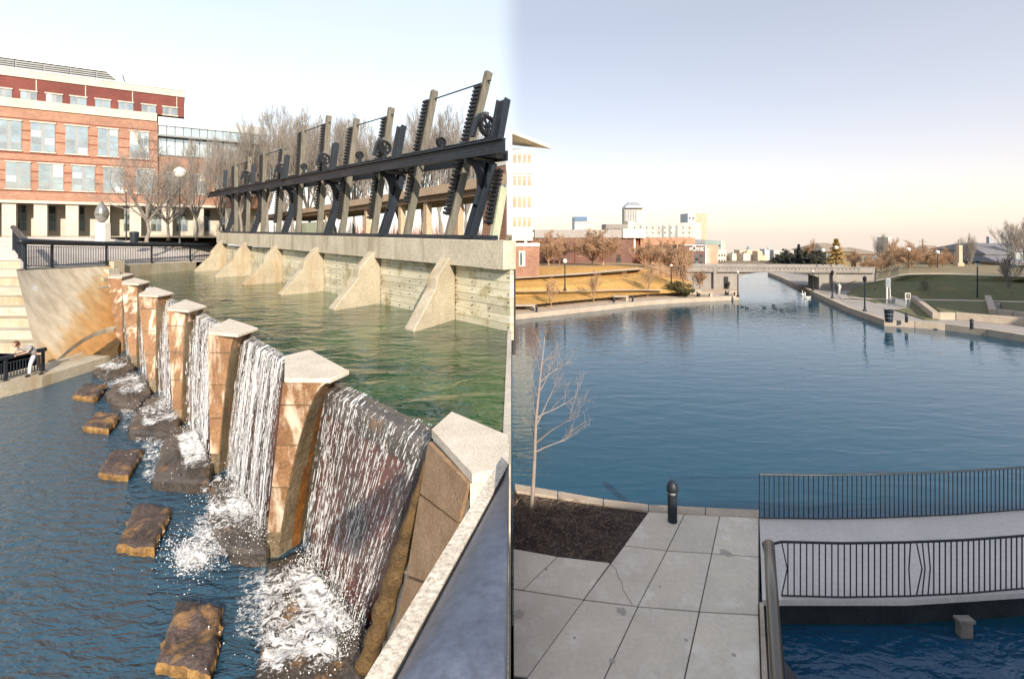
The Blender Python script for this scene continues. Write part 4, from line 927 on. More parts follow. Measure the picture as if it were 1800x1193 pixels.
vbox(0.02, vs(846), -6.8, 0.02, 10.15, 10.6).build('brick_band', brick_o, pv); vbox(0.02, vs(846), -6.9, 0.1, 10.6, 10.85).build('white_band', white_p, pv)
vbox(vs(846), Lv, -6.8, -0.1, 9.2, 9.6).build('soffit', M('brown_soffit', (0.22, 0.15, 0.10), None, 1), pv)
for px in (520, 570, 640, 700, 745, 800): s = vs(px); vbox(s, s + 0.5, -0.6, -0.2, 6.6, 9.2).build('column', tan_m, pv)
# small things on the plaza: lamps, sculpture, bin
def lamp_globe(loc, h, r, label, group, two=False, mat=iron, post=0.06):
    rt = thing('street_lamp', loc, label, 'lamp post', group); c0 = Vector(loc)
    m = MB(); m.lathe(c0, [(post * 2.2, 0), (post * 2.2, 0.1), (post * 1.5, 0.25), (post, 0.5), (post * 0.8, h - r * 2.2), (post * 1.5, h - r * 2.1), (post * 1.6, h - r * 1.8)], 8); m.build('post', mat, rt)
    m = MB(); m.ball(c0 + Vector((0, 0, h - r)), r, 14, 10); m.build('globe', globe_m, rt, smooth=True)
    m = MB(); m.lathe(c0 + Vector((0, 0, h - r * 1.03)), [(r * 1.02, -0.02), (r * 1.02, 0.03)], 14); m.build('band', metal_g, rt)
    return rt
D = 27.6; b0 = P(316, 421, 44); lamp_globe((b0.x, b0.y, 6.2), 6.9 - 0.3, 0.5, 'white globe lamp on a tall dark post between the bare plaza trees', None)
b0 = P(222, 420, 47); rt = thing('street_lamp', (b0.x, b0.y, 6.4), 'slim dark post lamp with flat T-shaped head in front of the brick building', 'lamp post')
m = MB(); m.tube([b0.xy.to_3d() + Vector((0, 0, 6.4)), b0.xy.to_3d() + Vector((0, 0, 10.9))], 0.06, 8); m.build('post', iron, rt)
m = MB(); m.box(b0.x - 0.45, b0.x + 0.45, b0.y - 0.2, b0.y + 0.2, 10.9, 11.02); m.build('lamp_head', white_p, rt)
b0 = P(181, 419, 45); rt = thing('sculpture', (b0.x, b0.y, 6.4), 'silver flame shaped sculpture on a pale stone pedestal', 'sculpture')
m = MB(); m.box(b0.x - 0.42, b0.x + 0.42, b0.y - 0.35, b0.y + 0.35, 6.3, 8.0); m.build('pedestal', white_p, rt, bevel=0.03)
m = MB(); m.lathe((b0.x - 0.1, b0.y, 8.0), [(0.15, 0), (0.42, 0.35), (0.55, 0.8), (0.45, 1.25), (0.2, 1.65), (0.02, 1.95)], 16); m.build('flame_form', M('polished_steel', (0.5, 0.5, 0.48), (0.25, 0.25, 0.24), 2, 0.25, metal=0.8), rt, smooth=True)
b0 = P(236, 421, 43); rt = thing('litter_bin', (b0.x, b0.y, 6.2), 'dark litter bin on the plaza behind the railing', 'bin')
m = MB(); m.lathe((b0.x, b0.y, 6.2), [(0.28, 0), (0.33, 0.8), (0.36, 0.82), (0.36, 0.9)], 14); m.build('body', iron, rt); m = MB(); m.lathe((b0.x, b0.y, 7.1), [(0.36, 0), (0.3, 0.12), (0.05, 0.16)], 14); m.build('lid', iron, rt)
# ================================================================== trees
def bare_tree(seed, H, trunk_h, r0, spread, up, levels, kids, mat_, base_name='bare_tree', n1=7, curve=0.12, shrink=0.62, fromfrac=0.25, rmin=0.006):
    rg = random.Random(seed); root = thing(base_name, (0, 0, 0)); T = MB(); C = MB()
    top = Vector((rg.uniform(-.03, .03) * H, rg.uniform(-.03, .03) * H, trunk_h))
    pts = [Vector((0, 0, -0.15)), Vector((0, 0, 0.05 * H)), top * 0.5 + Vector((rg.uniform(-.02, .02) * H, 0, 0)), top]
    def grow(p, d, L, r, lev):
        n = 4 if lev < 3 else 3; q = [p]; rr = [r]
        for k in range(n):
            d = (d + Vector((rg.gauss(0, curve), rg.gauss(0, curve), rg.gauss(0.02 + up * 0.14, curve * 0.7)))).normalized()
            q.append(q[-1] + d * (L / n)); rr.append(max(rmin, r * (1 - 0.75 * (k + 1) / n)))
        C.tube(q, rr, 5 if lev < 2 else 3, cap=False)
        if lev >= levels: return
        nk = kids[min(lev, len(kids) - 1)]
        for k in range(nk):
            f = lerp(fromfrac, 1.0, (k + rg.random() * 0.7) / nk) * n; i = min(n - 1, int(f)); b = q[i].lerp(q[i + 1], f - i)
            dd = (q[i + 1] - q[i]).normalized(); side = Vector((rg.gauss(0, 1), rg.gauss(0, 1), rg.gauss(0, 0.6))); side -= dd * side.dot(dd)
            if side.length < 1e-3: continue
            side.normalize(); nd = (dd * (1.0) + side * spread * rg.uniform(0.6, 1.2) + Vector((0, 0, up * 0.3))).normalized()
            grow(b, nd, L * shrink * rg.uniform(0.7, 1.15) * (1.15 - 0.4 * f / n), rr[i] * 0.6, lev + 1)
    T.tube(pts, [r0 * 1.5, r0, r0 * 0.9, r0 * 0.8], 8)
    Lm = (H - trunk_h)
    grow(top, Vector((0, 0, 1)), Lm * 0.75, r0 * 0.8, 0)
    for k in range(n1):
        a = 2 * math.pi * (k + rg.random() * 0.7) / n1; z = trunk_h * rg.uniform(0.8, 1.0)
        b = top.copy(); b *= z / trunk_h
        d = Vector((math.cos(a) * spread, math.sin(a) * spread, 0.55 + up)).normalized()
        grow(b, d, Lm * rg.uniform(0.55, 0.75), r0 * 0.55, 1)
    T.build('trunk', mat_, root, smooth=True); C.build('crown', mat_, root)
    return root
def place(proto, x, y, z, s=1.0, rz=0.0, label='', cat='tree', group=None, sz=None, first=[set()]):
    o = proto if proto.name not in first[0] else copy_tree(proto)
    first[0].add(proto.name)
    o.location = (x, y, z); o.scale = (s, s, sz or s); o.rotation_euler = (0, 0, rz)
    tag(o, label, cat, group); return o
vase = [bare_tree(11 + k, 13, 3.2, 0.17, 0.50, 1.0, 4, [6, 6, 6, 5], bark, n1=9, rmin=0.0085) for k in range(3)]
spreadt = bare_tree(21, 9, 2.2, 0.16, 0.85, 0.45, 4, [6, 6, 6, 6], bark_w, n1=12, rmin=0.021)
spreadg = bare_tree(27, 9, 2.2, 0.16, 0.85, 0.45, 4, [6, 6, 6, 6], bark, n1=8)
young = bare_tree(31, 5.5, 1.9, 0.07, 0.6, 0.7, 3, [6, 6, 6], bark_w, n1=7, rmin=0.014)
young2 = bare_tree(33, 5.5, 2.0, 0.07, 0.6, 0.7, 3, [6, 6, 6], bark, n1=7, rmin=0.014)
def at(px, D, z): return ((px - CX) / F * D, D, z)
# plaza trees, left
gl = 'bare trees standing on the plaza'
place(spreadg, *at(258, 42, 6.2), s=0.92, rz=1.0, label='spreading bare tree left of the globe lamp before the brick facade', group=gl)
place(spreadg, *at(296, 50, 6.5), s=0.8, rz=2.0, label='smaller bare tree just behind the globe lamp', group=gl)
place(vase[0], *at(345, 50, 6.5), s=0.66, rz=0.4, label='slender upright bare tree right of the globe lamp', group=gl)
k = 0
gb = 'bare trees behind the sluice gates'
for px, D, s, r_, pi_ in [(388, 56, .75, .3, 1), (425, 60, .95, 1.1, 2), (470, 62, 1.1, 2.0, 0), (515, 58, 1.0, 2.7, 1), (545, 66, 1.12, .8, 2), (590, 58, .95, 3.4, 0), (622, 66, 1.1, 4.0, 1), (655, 60, .92, 5.0, 2),
                       (700, 50, .72, 5.6, 0), (742, 56, .95, .2, 1), (775, 48, .9, 1.2, 2), (820, 46, .78, 2.2, 0), (500, 90, 1.3, 1, 1), (560, 95, 1.35, 3, 0), (640, 95, 1.3, 2, 2), (720, 90, 1.2, 5, 1), (800, 90, 1.2, 4, 0), (440, 85, 1.0, 4, 2)]:
    near = D < 80
    lab = ('bare upright tree behind the gantry, ' + ['at its far end', 'before the glass wing corner', 'rising above the fifth post pair', 'right of the glass wing', 'between the fourth and fifth post pairs', 'right of the fourth post pair', 'left of the third post pair', 'between the middle posts', 'beside the second upright plate', 'left of the tallest posts', 'dark trunk between the tallest posts', 'before the brick pavilion end'][k]) if near else ['leftmost', 'second', 'third', 'fourth', 'fifth', 'rightmost'][[440, 500, 560, 640, 720, 800].index(px)] + ' pale bare tree in the far row behind the gantry'
    place(vase[pi_], *at(px, D, 6.6), s=s, rz=r_, label=lab, group=gb if near else 'far row of bare trees'); k += 1
for px, D in []: place(vase[1], *at(px, D, 6.4), s=0.8, rz=px, label='bare tree on the plaza outside the left edge', group='bare trees left of the view')
m = MB()  # thicket behind the gate: low shrubs
rg = random.Random(9)
for k in range(900):
    px = rg.uniform(480, 880); D = rg.uniform(84, 92); b0 = Vector(at(px, D, 6.5)); h = rg.uniform(1.0, 3.2)
    m.tube([b0, b0 + Vector((rg.gauss(0, .3), rg.gauss(0, .3), h))], [0.04, 0.01], 3, cap=False)
m.build('shrub_thicket', M('red_twigs', (0.40, 0.20, 0.14), (0.28, 0.15, 0.10), 1), kind='stuff', label='reddish twiggy thicket behind the gantry', cat='shrubs')
# ================================================================== RIGHT: water, plaza, banks
zr = 0.5
wl_pts = [Vector((0.0, 9.0, 0)), Vector((130, 9.0, 0)), Vector((130, 112, 0)), Vector((0.0, 112, 0))]
m = MB(); m.v = wl_pts; m.f = [(0, 1, 2, 3)]
m = MB(); m.box(0.0, 130, 9.17, 112, -0.3, 0.0); m.build('canal_water', water_r, kind='structure')
MB().box(3.0, 22, 2, 9.165, -0.3, 0.0).build('channel_water', water_c, kind='structure')
# pavement
SL = [[(1140, 898), (1203, 903), (1172, 967), (1097, 958)], [(1203, 903), (1265, 905.5), (1251, 972), (1172, 967)], [(1265, 905.5), (1334, 909), (1334, 978), (1251, 972)],
      [(1097, 958), (1172, 967), (1121, 1065), (1026, 1053)], [(1172, 967), (1251, 972), (1229, 1074), (1121, 1065)], [(1251, 972), (1334, 978), (1334, 1080), (1229, 1074)],
      [(902, 963), (980, 977), (918, 1036), (902, 1034)], [(980, 977), (1073, 988), (1026, 1053), (918, 1036)], [(902, 1034), (1026, 1053), (926, 1190), (902, 1187)],
      [(1026, 1053), (1121, 1065), (1051, 1215), (908, 1215)], [(1121, 1065), (1229, 1074), (1198, 1215), (1051, 1215)], [(1229, 1074), (1334, 1080), (1339, 1215), (1198, 1215)],
      [(902, 1191), (925, 1193), (908, 1215), (902, 1215)]]
pv_ = thing('pavement', (2.5, 10, zr), None, None); tag(pv_, kind='structure')
for q in SL:
    c = [G(x, y, zr) for x, y in q]
    for p in c: p.x = max(p.x, 0.02)
    cen = sum(c, Vector()) / 4; g = []
    for p in c: d = (cen - p).normalized(); g.append(p + d * 0.018)
    m = MB(); m.prism([Vector((p.x, p.y, zr - 0.12)) for p in g], (0, 0, 0.12)); m.build('pavement_slab', slab_m, pv_, bevel=0.008)
m = MB(); m.box(0.02, 5.75, 3.5, 12.0, -1.0, zr - 0.03); 
a, b_ = G(905, 862, zr), G(1334, 909, zr)
basep = [Vector((0.02, 3.0, 0)), Vector((4.35, 3.0, 0)), Vector((4.35, 6.0, 0)), G(1336, 1100, zr), G(1335, 905, zr), G(1140, 896, zr), G(902, 863, zr)]
m = MB(); m.prism([Vector((max(p.x, .02), p.y, -1.0)) for p in basep], (0, 0, 1.0 + zr - 0.03)); m.build('pavement_base', joint_m, pv_)
crk = [G(x, y, zr + 0.002) for x, y in [(1073, 990), (1083, 1000), (1086, 1012), (1093, 1022), (1095, 1036), (1104, 1050), (1112, 1062)]]
m = MB()
for a, b_ in zip(crk, crk[1:]): m.bar(a, b_, 0.007, 0.002)
m.build('pavement_crack', joint_m, kind='structure')
rg = random.Random(77); stm = M('old_stain', (.40, .37, .33), (.33, .31, .28), 8, .85)
for x, y, r in [(1275, 971, .13), (1093, 1073, .10), (911, 1078, .12), (1076, 1160, .05), (1206, 1124, .035), (1160, 1030, .03), (1010, 1120, .03), (960, 1000, .04), (1290, 1150, .04)]:
    c0 = G(x, y, zr + 0.003); n = 18; pts = [c0 + Vector((math.cos(a) * r * rg.uniform(.6, 1.1), math.sin(a) * r * rg.uniform(.6, 1.1), 0)) for a in [2 * math.pi * k / n for k in range(n)]]
    for p in pts: p.x = max(p.x, .02)
    m = MB(); m.v = pts; m.f = [tuple(range(n))]; m.build('pavement_stain', stm, kind='structure')
# kerb stones along the water
kp0 = [(904, 849), (980, 862), (1060, 876), (1140, 885.5), (1240, 891), (1337, 895)]; kp1 = [(904, 862), (980, 873), (1060, 886), (1140, 897), (1240, 903.5), (1337, 908)]
for i in range(5):
    q = [kp0[i], kp0[i + 1], kp1[i + 1], kp1[i]]; c = [G(x, y, zr + 0.03) for x, y in q]
    for p in c: p.x = max(p.x, 0.02)
    d = (c[1] - c[0]).normalized() * 0.01; c = [c[0] + d, c[1] - d, c[2] - d, c[3] + d]
    m = MB(); m.prism([Vector((p.x, p.y, -0.4)) for p in c], (0, 0, 0.4 + zr + 0.03)); m.build('kerb_stone', kerb_m, pv_, bevel=0.015)
# mulch bed
bc = [G(902, 864, zr), G(1140, 898, zr), G(1073, 987, zr), G(902, 962, zr)]
for p in bc: p.x = max(p.x, 0.02)
m = MB(); uvd = []
def mf(u, v):
    p = bc[0].lerp(bc[1], u).lerp(bc[3].lerp(bc[2], u), v); e = min(1, min(u * 6, (1 - u) * 8, v * 5, (1 - v) * 6)); p.z = zr - 0.03 + e * (0.05 + 0.05 * noise.noise(p * 1.5) + 0.035 * noise.noise(p * 6) + 0.02 * noise.noise(p * 17)); return p
m.grid(mf, 110, 60); m.build('mulch_bed', mulch_m, kind='structure')
m = MB(); rg = random.Random(3)
for k in range(900):
    u, v = rg.random(), rg.random(); p = mf(u, v) + Vector((0, 0, 0.01)); a = rg.uniform(0, math.pi); L = rg.choice((0.03, 0.05, 0.08, 0.12)); d = Vector((math.cos(a), math.sin(a), rg.uniform(-0.1, 0.3))) * L
    m.tube([p - d * .5, p + Vector((rg.gauss(0, .01),) * 3), p + d * .5], [0.003, 0.004, 0.002], 3, cap=False)
for k in range(46):   # dry stalks
    u, v = rg.random() * 0.75, rg.uniform(0.02, 0.6); p = mf(u, v); a = rg.uniform(0, 6.28); q = [p]; d = Vector((math.cos(a) * .7, math.sin(a) * .7, 0.8)).normalized()
    for j in range(5): d = (d + Vector((rg.gauss(0, .25), rg.gauss(0, .25), -0.22))).normalized(); q.append(q[-1] + d * rg.uniform(0.05, 0.10))
    m.tube(q, [0.006, 0.006, 0.005, 0.004, 0.003, 0.002], 3, cap=False)
m.build('dry_twigs', twig_m, kind='stuff', label='pale dry twigs and stalks scattered over the dark mulch', cat='twigs')
# sapling in the bed
rt = thing('sapling', G(932, 908, zr), 'thin bare young tree with pinkish bark growing in the mulch bed', 'tree'); b0 = ORG[rt.name].copy()
D0 = b0.y; tp = P(957, 580, D0 + 0.1); TR = MB(); tpts = [b0 + Vector((0, 0, -0.05)), P(940, 800, D0), P(942, 740, D0), P(950, 660, D0), P(957, 600, D0), tp]
TR.tube([b0 + Vector((0, 0, -0.05)), P(937, 860, D0), P(940, 800, D0), P(942, 740, D0), P(950, 660, D0), P(957, 600, D0), tp], [0.055, 0.045, 0.04, 0.033, 0.022, 0.012, 0.005], 8); TR.build('trunk', bark_p, rt, smooth=True)
rg = random.Random(12); m = MB()
def br(p, d, L, r, lev):
    q = [p]; rr = [r]
    for k in range(5):
        d = (d + Vector((rg.gauss(0, .13), rg.gauss(0, .13), rg.gauss(0.03, .10)))).normalized(); q.append(q[-1] + d * L / 5); rr.append(r * .7 * (1 - 0.85 * (k + 1) / 5) + 0.0012)
    m.tube(q, rr, 4, cap=False)
    if lev < 3:
        for k in range((5, 4, 3)[lev]):
            f = rg.uniform(0.2, 1.0) * 5; i = min(4, int(f)); b = q[i].lerp(q[i + 1], f - i); s = Vector((rg.gauss(0, 1), rg.gauss(0, 1), rg.gauss(0.5, .7))).normalized()
            br(b, (d + s * 0.75).normalized(), L * rg.uniform(.3, .55), rr[i] * 0.6, lev + 1)
for (x, y, ex, ey, r) in [(940, 780, 1020, 722, .022), (940, 795, 1012, 741, .02), (943, 735, 1010, 690, .024), (944, 745, 1000, 668, .022), (947, 690, 985, 640, .02), (949, 672, 990, 620, .016), (953, 640, 975, 610, .014), (955, 615, 940, 590, .01), (944, 740, 926, 690, .014), (947, 700, 925, 655, .014), (941, 775, 925, 730, .014), (950, 655, 935, 625, .012), (956, 600, 962, 575, .008)]:
    a, b_ = P(x, y, D0), P(ex, ey, D0 + rg.uniform(-0.5, 0.5)); br(a, (b_ - a).normalized(), (b_ - a).length, r, 0)
for p in m.v: p.x = max(p.x, 0.03)
m.build('crown', bark_p, rt)
# bollards
def bollard(loc, h, r, label):
    rt = thing('bollard', loc, label, 'bollard', 'black bollards'); c0 = Vector(loc)
    m = MB(); m.lathe(c0, [(r, 0), (r, h * 0.62), (r * 1.08, h * 0.63), (r * 1.08, h * 0.67)], 18); m.build('shaft', iron, rt, bevel=0)
    m = MB(); m.lathe(c0 + Vector((0, 0, h * 0.672)), [(r * .7, 0), (r * .7, h * 0.07)], 14); m.build('light_slot', metal_l, rt)
    m = MB(); m.lathe(c0 + Vector((0, 0, h * 0.745)), [(r * 1.2, 0), (r * 1.22, h * 0.06), (r * 1.15, h * 0.13), (r * .85, h * 0.20), (r * .4, h * 0.25), (0.01, h * 0.262)], 18); m.build('dome', iron, rt, smooth=True)
bollard(G(1182, 916, zr), 0.93, 0.105, 'black domed bollard on the pavement beside the mulch bed')
# ---- footbridge deck and its railings
DK = [G(1335, 912, zr), G(1560, 912, zr), G(1800, 898, zr), G(2150, 868, zr)]; DKf = [G(1340, 1056, zr), G(1594, 1056, zr), G(1800, 1043, zr), G(2150, 1015, zr)]
zr_d = zr + 0.02
deckm = M('deck_concrete', (0.58, 0.55, 0.53), (0.51, 0.49, 0.47), 0.8, 0.85, 0.2, 30, fine=0.12)
poly = DK + DKf[::-1]; m = MB(); m.prism([Vector((p.x, p.y, zr_d - 0.10)) for p in poly], (0, 0, 0.10)); m.build('walkway_deck', deckm, label='pale concrete footbridge deck between the two black railings', cat='footbridge')
poly2 = [p + Vector((0, -0.6, 0)) for p in DK] + [p + Vector((0, 0.12, 0)) for p in DKf[::-1]]
m = MB(); m.prism([Vector((p.x + 0.02, p.y, -1.0)) for p in poly2], (0, 0, 1.40)); m.build('channel_wall', M('dark_wet_wall', (0.035, 0.042, 0.045), (0.015, 0.018, 0.02), 1.5, 0.4, 0.4), kind='structure')  # near-black wall colour below the deck
m = MB(); c0 = G(1690, 1082, 0.3); c0.y -= 0.04; m.box(c0.x - 0.10, c0.x + 0.10, c0.y - 0.08, c0.y + 0.05, -0.1, 0.26); m.box(c0.x - 0.14, c0.x + 0.13, c0.y - 0.10, c0.y + 0.05, 0.26, 0.31); m.build('pump_inlet', MATS['grey_bark'], label='small grey outlet block on the dark channel wall', cat='outlet', )
def interp(P_, u):
    n = len(P_) - 1; f = u * n; i = min(n - 1, int(f)); return P_[i].lerp(P_[i + 1], f - i)
def smoothpath(pts, z):
    g = [G(x, y, z) for x, y in pts]
    L = [0]
    for a, b_ in zip(g, g[1:]): L.append(L[-1] + (b_ - a).length)
    def f(u):
        t = u * L[-1]
        for i in range(len(g) - 1):
            if t <= L[i + 1] or i == len(g) - 2: return g[i].lerp(g[i + 1], (t - L[i]) / (L[i + 1] - L[i]))
    return f
def deckrail(label, pts, h, nb, bent=(), lowz=0.03, postpx=()):
    f = smoothpath(pts, zr_d); rt = thing('railing', f(0), label, 'railing', 'black footbridge railings'); up = Vector((0, 0, 1)); N = 40
    m = MB(); m.tube([f(k / N) + up * h for k in range(N + 1)], 0.022, 8); m.build('top_rail', iron, rt)
    m = MB(); m.tube([f(k / N) + up * lowz for k in range(N + 1)], 0.015, 6); m.build('bottom_rail', iron, rt)
    for k in range(nb + 1):
        u = k / nb; p = f(u); a, b_ = p + up * lowz, p + up * h; mid = a.lerp(b_, 0.5)
        m = MB()
        if k in bent: mid.x += bent[k]; m.tube([a, mid, b_], 0.011, 5)
        else: m.tube([a, b_], 0.0115, 5)
        m.build('baluster', iron, rt)
    return rt, f
deckrail('far black railing on the footbridge deck, backed by the open canal', [(1335, 912), (1450, 913.5), (1542, 912), (1680, 906), (1815, 896)], 1.02, 60)
rt, f = deckrail('near black railing of the footbridge deck with several bent balusters', [(1374, 1049), (1480, 1052), (1594, 1050), (1700, 1045), (1815, 1035)], 0.99, 43, bent={0: 0.10, 21: -0.03, 22: 0.10, 23: 0.05, 24: 0.04})
m = MB(); p = f(0); q = Vector((p.x, p.y, zr_d + 0.99)); m.tube([q, q + Vector((-0.13, 0.0, -0.03)), q + Vector((-0.22, 0.0, -0.10))], 0.022, 8); m.build('end_bend', iron, rt)
# ---- tubular handrail at the edge of the pavement
brass, n, l, b = newmat('polished_dark_tube'); b.inputs['Base Color'].default_value = (0.16, 0.15, 0.13, 1); b.inputs['Metallic'].default_value = 0.85; b.inputs['Roughness'].default_value = 0.28
zt = 1.75; rt = thing('handrail', G(1345, 1090, zr), 'thick polished tubular handrail running towards the viewer along the pavement edge', 'handrail')
a = G(1352, 956, zt); q = [Vector((a.x + 0.02, a.y + 0.05, zt - 0.16)), Vector((a.x, a.y + 0.06, zt - 0.05)), Vector((a.x, a.y, zt)), G(1358, 1060, zt), G(1367, 1193, zt), G(1374, 1290, zt)]
MB().tube(q, 0.085, 16).build('tube', brass, rt, smooth=True)
for x, y in ((1353, 985), (1362, 1120), (1372, 1270)):
    p = G(x, y, zt); MB().bar(Vector((p.x, p.y, zr)), p, 0.07).build('post', iron, rt)
for x0, y0, x1, y1 in ((1345, 1056, 1352, 1150), (1352, 1152, 1358, 1235)):
    pass
MB().prism([G(1335, 1058, zr + .06), G(1342, 1058, zr + .06), G(1352, 1240, zr + .06), G(1341, 1240, zr + .06)], (0, 0, -0.9)).build('edge_kerb', kerb_m, kind='structure')
# ================================================================== far banks
def terr(rows, name, mat_, nu=24, base=None, kind='structure', solid=None, minx=0.02):
    """rows: list of (list of (px,py,z)) ; same count per row"""
    n = len(rows[0]); m = MB()
    for r_ in rows:
        for (px, py, z) in r_:
            if py is None: p = Vector(px)
            else: p = P(px, py, (EYE - z) * F / (py - HY)) if z < 6.9 else P(px, py, 60)
            p.x = max(p.x, minx); m.v.append(p)
    for j in range(len(rows) - 1):
        for i in range(n - 1): a = j * n + i; m.f.append((a, a + 1, a + n + 1, a + n))
    if solid is not None:
        b = len(m.v)
        for i in range(n): p = m.v[i]; m.v.append(Vector((p.x, p.y, solid)))
        for i in range(n - 1): m.f.append((i, i + 1, b + i + 1, b + i))
        b2 = len(m.v)
        for j in range(len(rows)): p = m.v[j * n + n - 1]; m.v.append(Vector((p.x, p.y, solid)))
        for j in range(len(rows) - 1): m.f.append((j * n + n - 1, (j + 1) * n + n - 1, b2 + j + 1, b2 + j))
        b2 = len(m.v)
        for j in range(len(rows)): p = m.v[j * n]; m.v.append(Vector((p.x, p.y, solid)))
        for j in range(len(rows) - 1): m.f.append((j * n, (j + 1) * n, b2 + j + 1, b2 + j))
    return m.build(name, mat_, kind=kind)
zk = 0.42
xs = [902, 984, 1060, 1130, 1180, 1233, 1299]
e0 = [553, 545, 537, 529.5, 526, 523, 520]
terr([[(x, y, zk) for x, y in zip(xs, e0)], [(x, y - 4.5, zk) for x, y in zip(xs, e0)]], 'bank_kerb', kerb_m, solid=-0.6)
def wy(y, z0, z): return y
# walk
w1 = [543, 534, 527, 521, 518.5, 516.5, 512]
terr([[(x, y - 4.4, zk - 0.01) for x, y in zip(xs, e0)], [(x, y, zk) for x, y in zip(xs, w1)], [(x, y - 8, zk) for x, y in zip(xs, w1)]], 'bank_walk', M('warm_walk', (0.50, 0.40, 0.30), (0.40, 0.31, 0.23), 0.6, 0.9), solid=-0.6)
# low retaining wall with pale face
m = MB()
for i in range(5):
    for k in range(2):
        t0, t1 = k / 2, (k + 1) / 2; x0, x1 = lerp(xs[i], xs[i + 1], t0), lerp(xs[i], xs[i + 1], t1); y0, y1 = lerp(w1[i], w1[i + 1], t0), lerp(w1[i], w1[i + 1], t1)
        a, b_ = G(x0, y0, zk), G(x1, y1, zk); a.x = max(a.x, .03); d = (b_ - a).normalized() * 0.02
        if i == 0 and k == 0: rw = thing('retaining_wall', b_, 'low pale stone retaining wall below the golden lawn', 'wall')
        m = MB(); m.prism([a + d, b_ - d, b_ - d + Vector((0, .4, 0)), a + d + Vector((0, .4, 0))], (0, 0, 0.42)); m.build('wall_block', M('retaining%d%d' % (i, k), (0.55, 0.46, 0.36), (0.42, 0.34, 0.26), 1.0, 0.9) if False else kerb_m, rw, bevel=0.02)
xl = [902, 960, 1030, 1080, 1130, 1165, 1215]
L0 = [(x, y - 3.5, 0.78) for x, y in zip(xs[:-1] + [1262], w1)]
def row(ys, zs): return [(x, y, z) for x, y, z in zip(xl, ys, zs)]
rowA = row([521, 517, 514, 513, 512, 512, 512], [1.15, 1.15, 1.1, 1.05, 1.0, .95, .85])
rowB = row([508, 504, 500, 498, 498, 503, 508], [1.75, 1.75, 1.75, 1.7, 1.6, 1.3, 1.0])
rowC = row([493, 489, 484, 480, 482, 492, 503], [2.25, 2.25, 2.3, 2.3, 2.1, 1.7, 1.1])
rowD = row([476, 474, 472, 471, 474, 484, 499], [2.7, 2.7, 2.75, 2.75, 2.5, 1.9, 1.2])
rowE = row([470, 469, 468, 467, 469, 478, 494], [2.75, 2.75, 2.8, 2.8, 2.6, 2.2, 1.3])
rowF = [((p[0] - CX) / F * 118, 118, 1.6) for p in rowE]; rowF = [(Vector(v), None, None) for v in rowF]
terr([[(902, 539, .8), (984, 530.5, .8), (1060, 523.5, .8), (1110, 519, .8), (1145, 516, .8), (1180, 515, .8), (1233, 513, .8)], rowA, rowB, rowC, rowD, rowE], 'golden_lit_lawn', lawn_o)
terr([rowE, rowF], 'upper_ground', M('warm_ground', (0.40, 0.29, 0.17), (0.30, 0.2, 0.11), 0.4, 0.95), solid=-1)
# paths across the lawn
def strip(pts, w, name, mat_, dz=0.03):
    m = MB(); n = len(pts)
    for (x, y, z) in pts:
        p = G(x, y, z + dz); q = G(x, y + w, z + dz); p.x = max(p.x, .03); q.x = max(q.x, .03); m.v += [p, q]
    for i in range(n - 1): m.f.append((2 * i, 2 * i + 1, 2 * i + 3, 2 * i + 2))
    m.build(name, mat_, kind='structure')
pathm = M('pale_path', (0.60, 0.49, 0.37), (0.50, 0.40, 0.3), 1, 0.9)
strip([(902, 487, 2.43), (960, 483.5, 2.43), (1030, 479, 2.5), (1080, 474, 2.65), (1130, 470.5, 2.66)], 3.0, 'lawn_path', pathm, 0.05)
strip([(902, 510, 1.68), (960, 509.5, 1.52), (1030, 509, 1.4), (1080, 508.5, 1.28), (1130, 508.5, 1.15), (1165, 509, 1.1)], 1.8, 'lower_path', pathm, 0.05)
# right bank
xr = [1349.5, 1372, 1421, 1455, 1490, 1554, 1608, 1662, 1735, 1810, 1990]
yr = [483, 492, 516, 532, 549, 572.5, 576, 580.5, 590.5, 603, 640]
yk = [y - {0: 1}.get(i, 1 + min(i, 5) * 0.75) for i, y in enumerate(yr)]
def wk(y): return HY + (y - HY) * (EYE - zk) / EYE
kr0 = [(x, wk(y), zk) for x, y in zip(xr, yr)]
rwx = []
def inland(x, y, d):  # move inland (to the right/up) at height zk
    p = G(x, wk(y), zk); return p
top0 = [inland(x, y, 0) for x, y in zip(xr, yr)]
off = []
for i, p in enumerate(top0):
    a = top0[max(0, i - 1)]; b_ = top0[min(len(top0) - 1, i + 1)]; d = (b_ - a).normalized(); nn = Vector((-d.y, d.x, 0)); nn = nn if nn.y > 0 or nn.x > 0.5 else -nn
    if nn.x * 1 + nn.y * 1 < 0: nn = -nn
    off.append(nn)
krb = []
for i in range(len(top0) - 1):
    if i == 0: kt = thing('bank_kerb_stones', top0[4], None); tag(kt, kind='structure')
    a, b_, na, nb_ = top0[i], top0[i + 1], off[i], off[i + 1]; nseg = max(1, int((b_ - a).length / 2.2))
    for k in range(nseg):
        p, q = a.lerp(b_, k / nseg), a.lerp(b_, (k + 1) / nseg); n1_, n2_ = na.lerp(nb_, k / nseg), na.lerp(nb_, (k + 1) / nseg); d = (q - p).normalized() * 0.015
        m = MB(); m.prism([Vector((v.x, v.y, -0.5)) for v in (p + d, q - d, q - d + n2_ * 0.45, p + d + n1_ * 0.45)], (0, 0, 0.5 + zk + 0.05)); m.build('kerb_stone', kerb_m, kt)
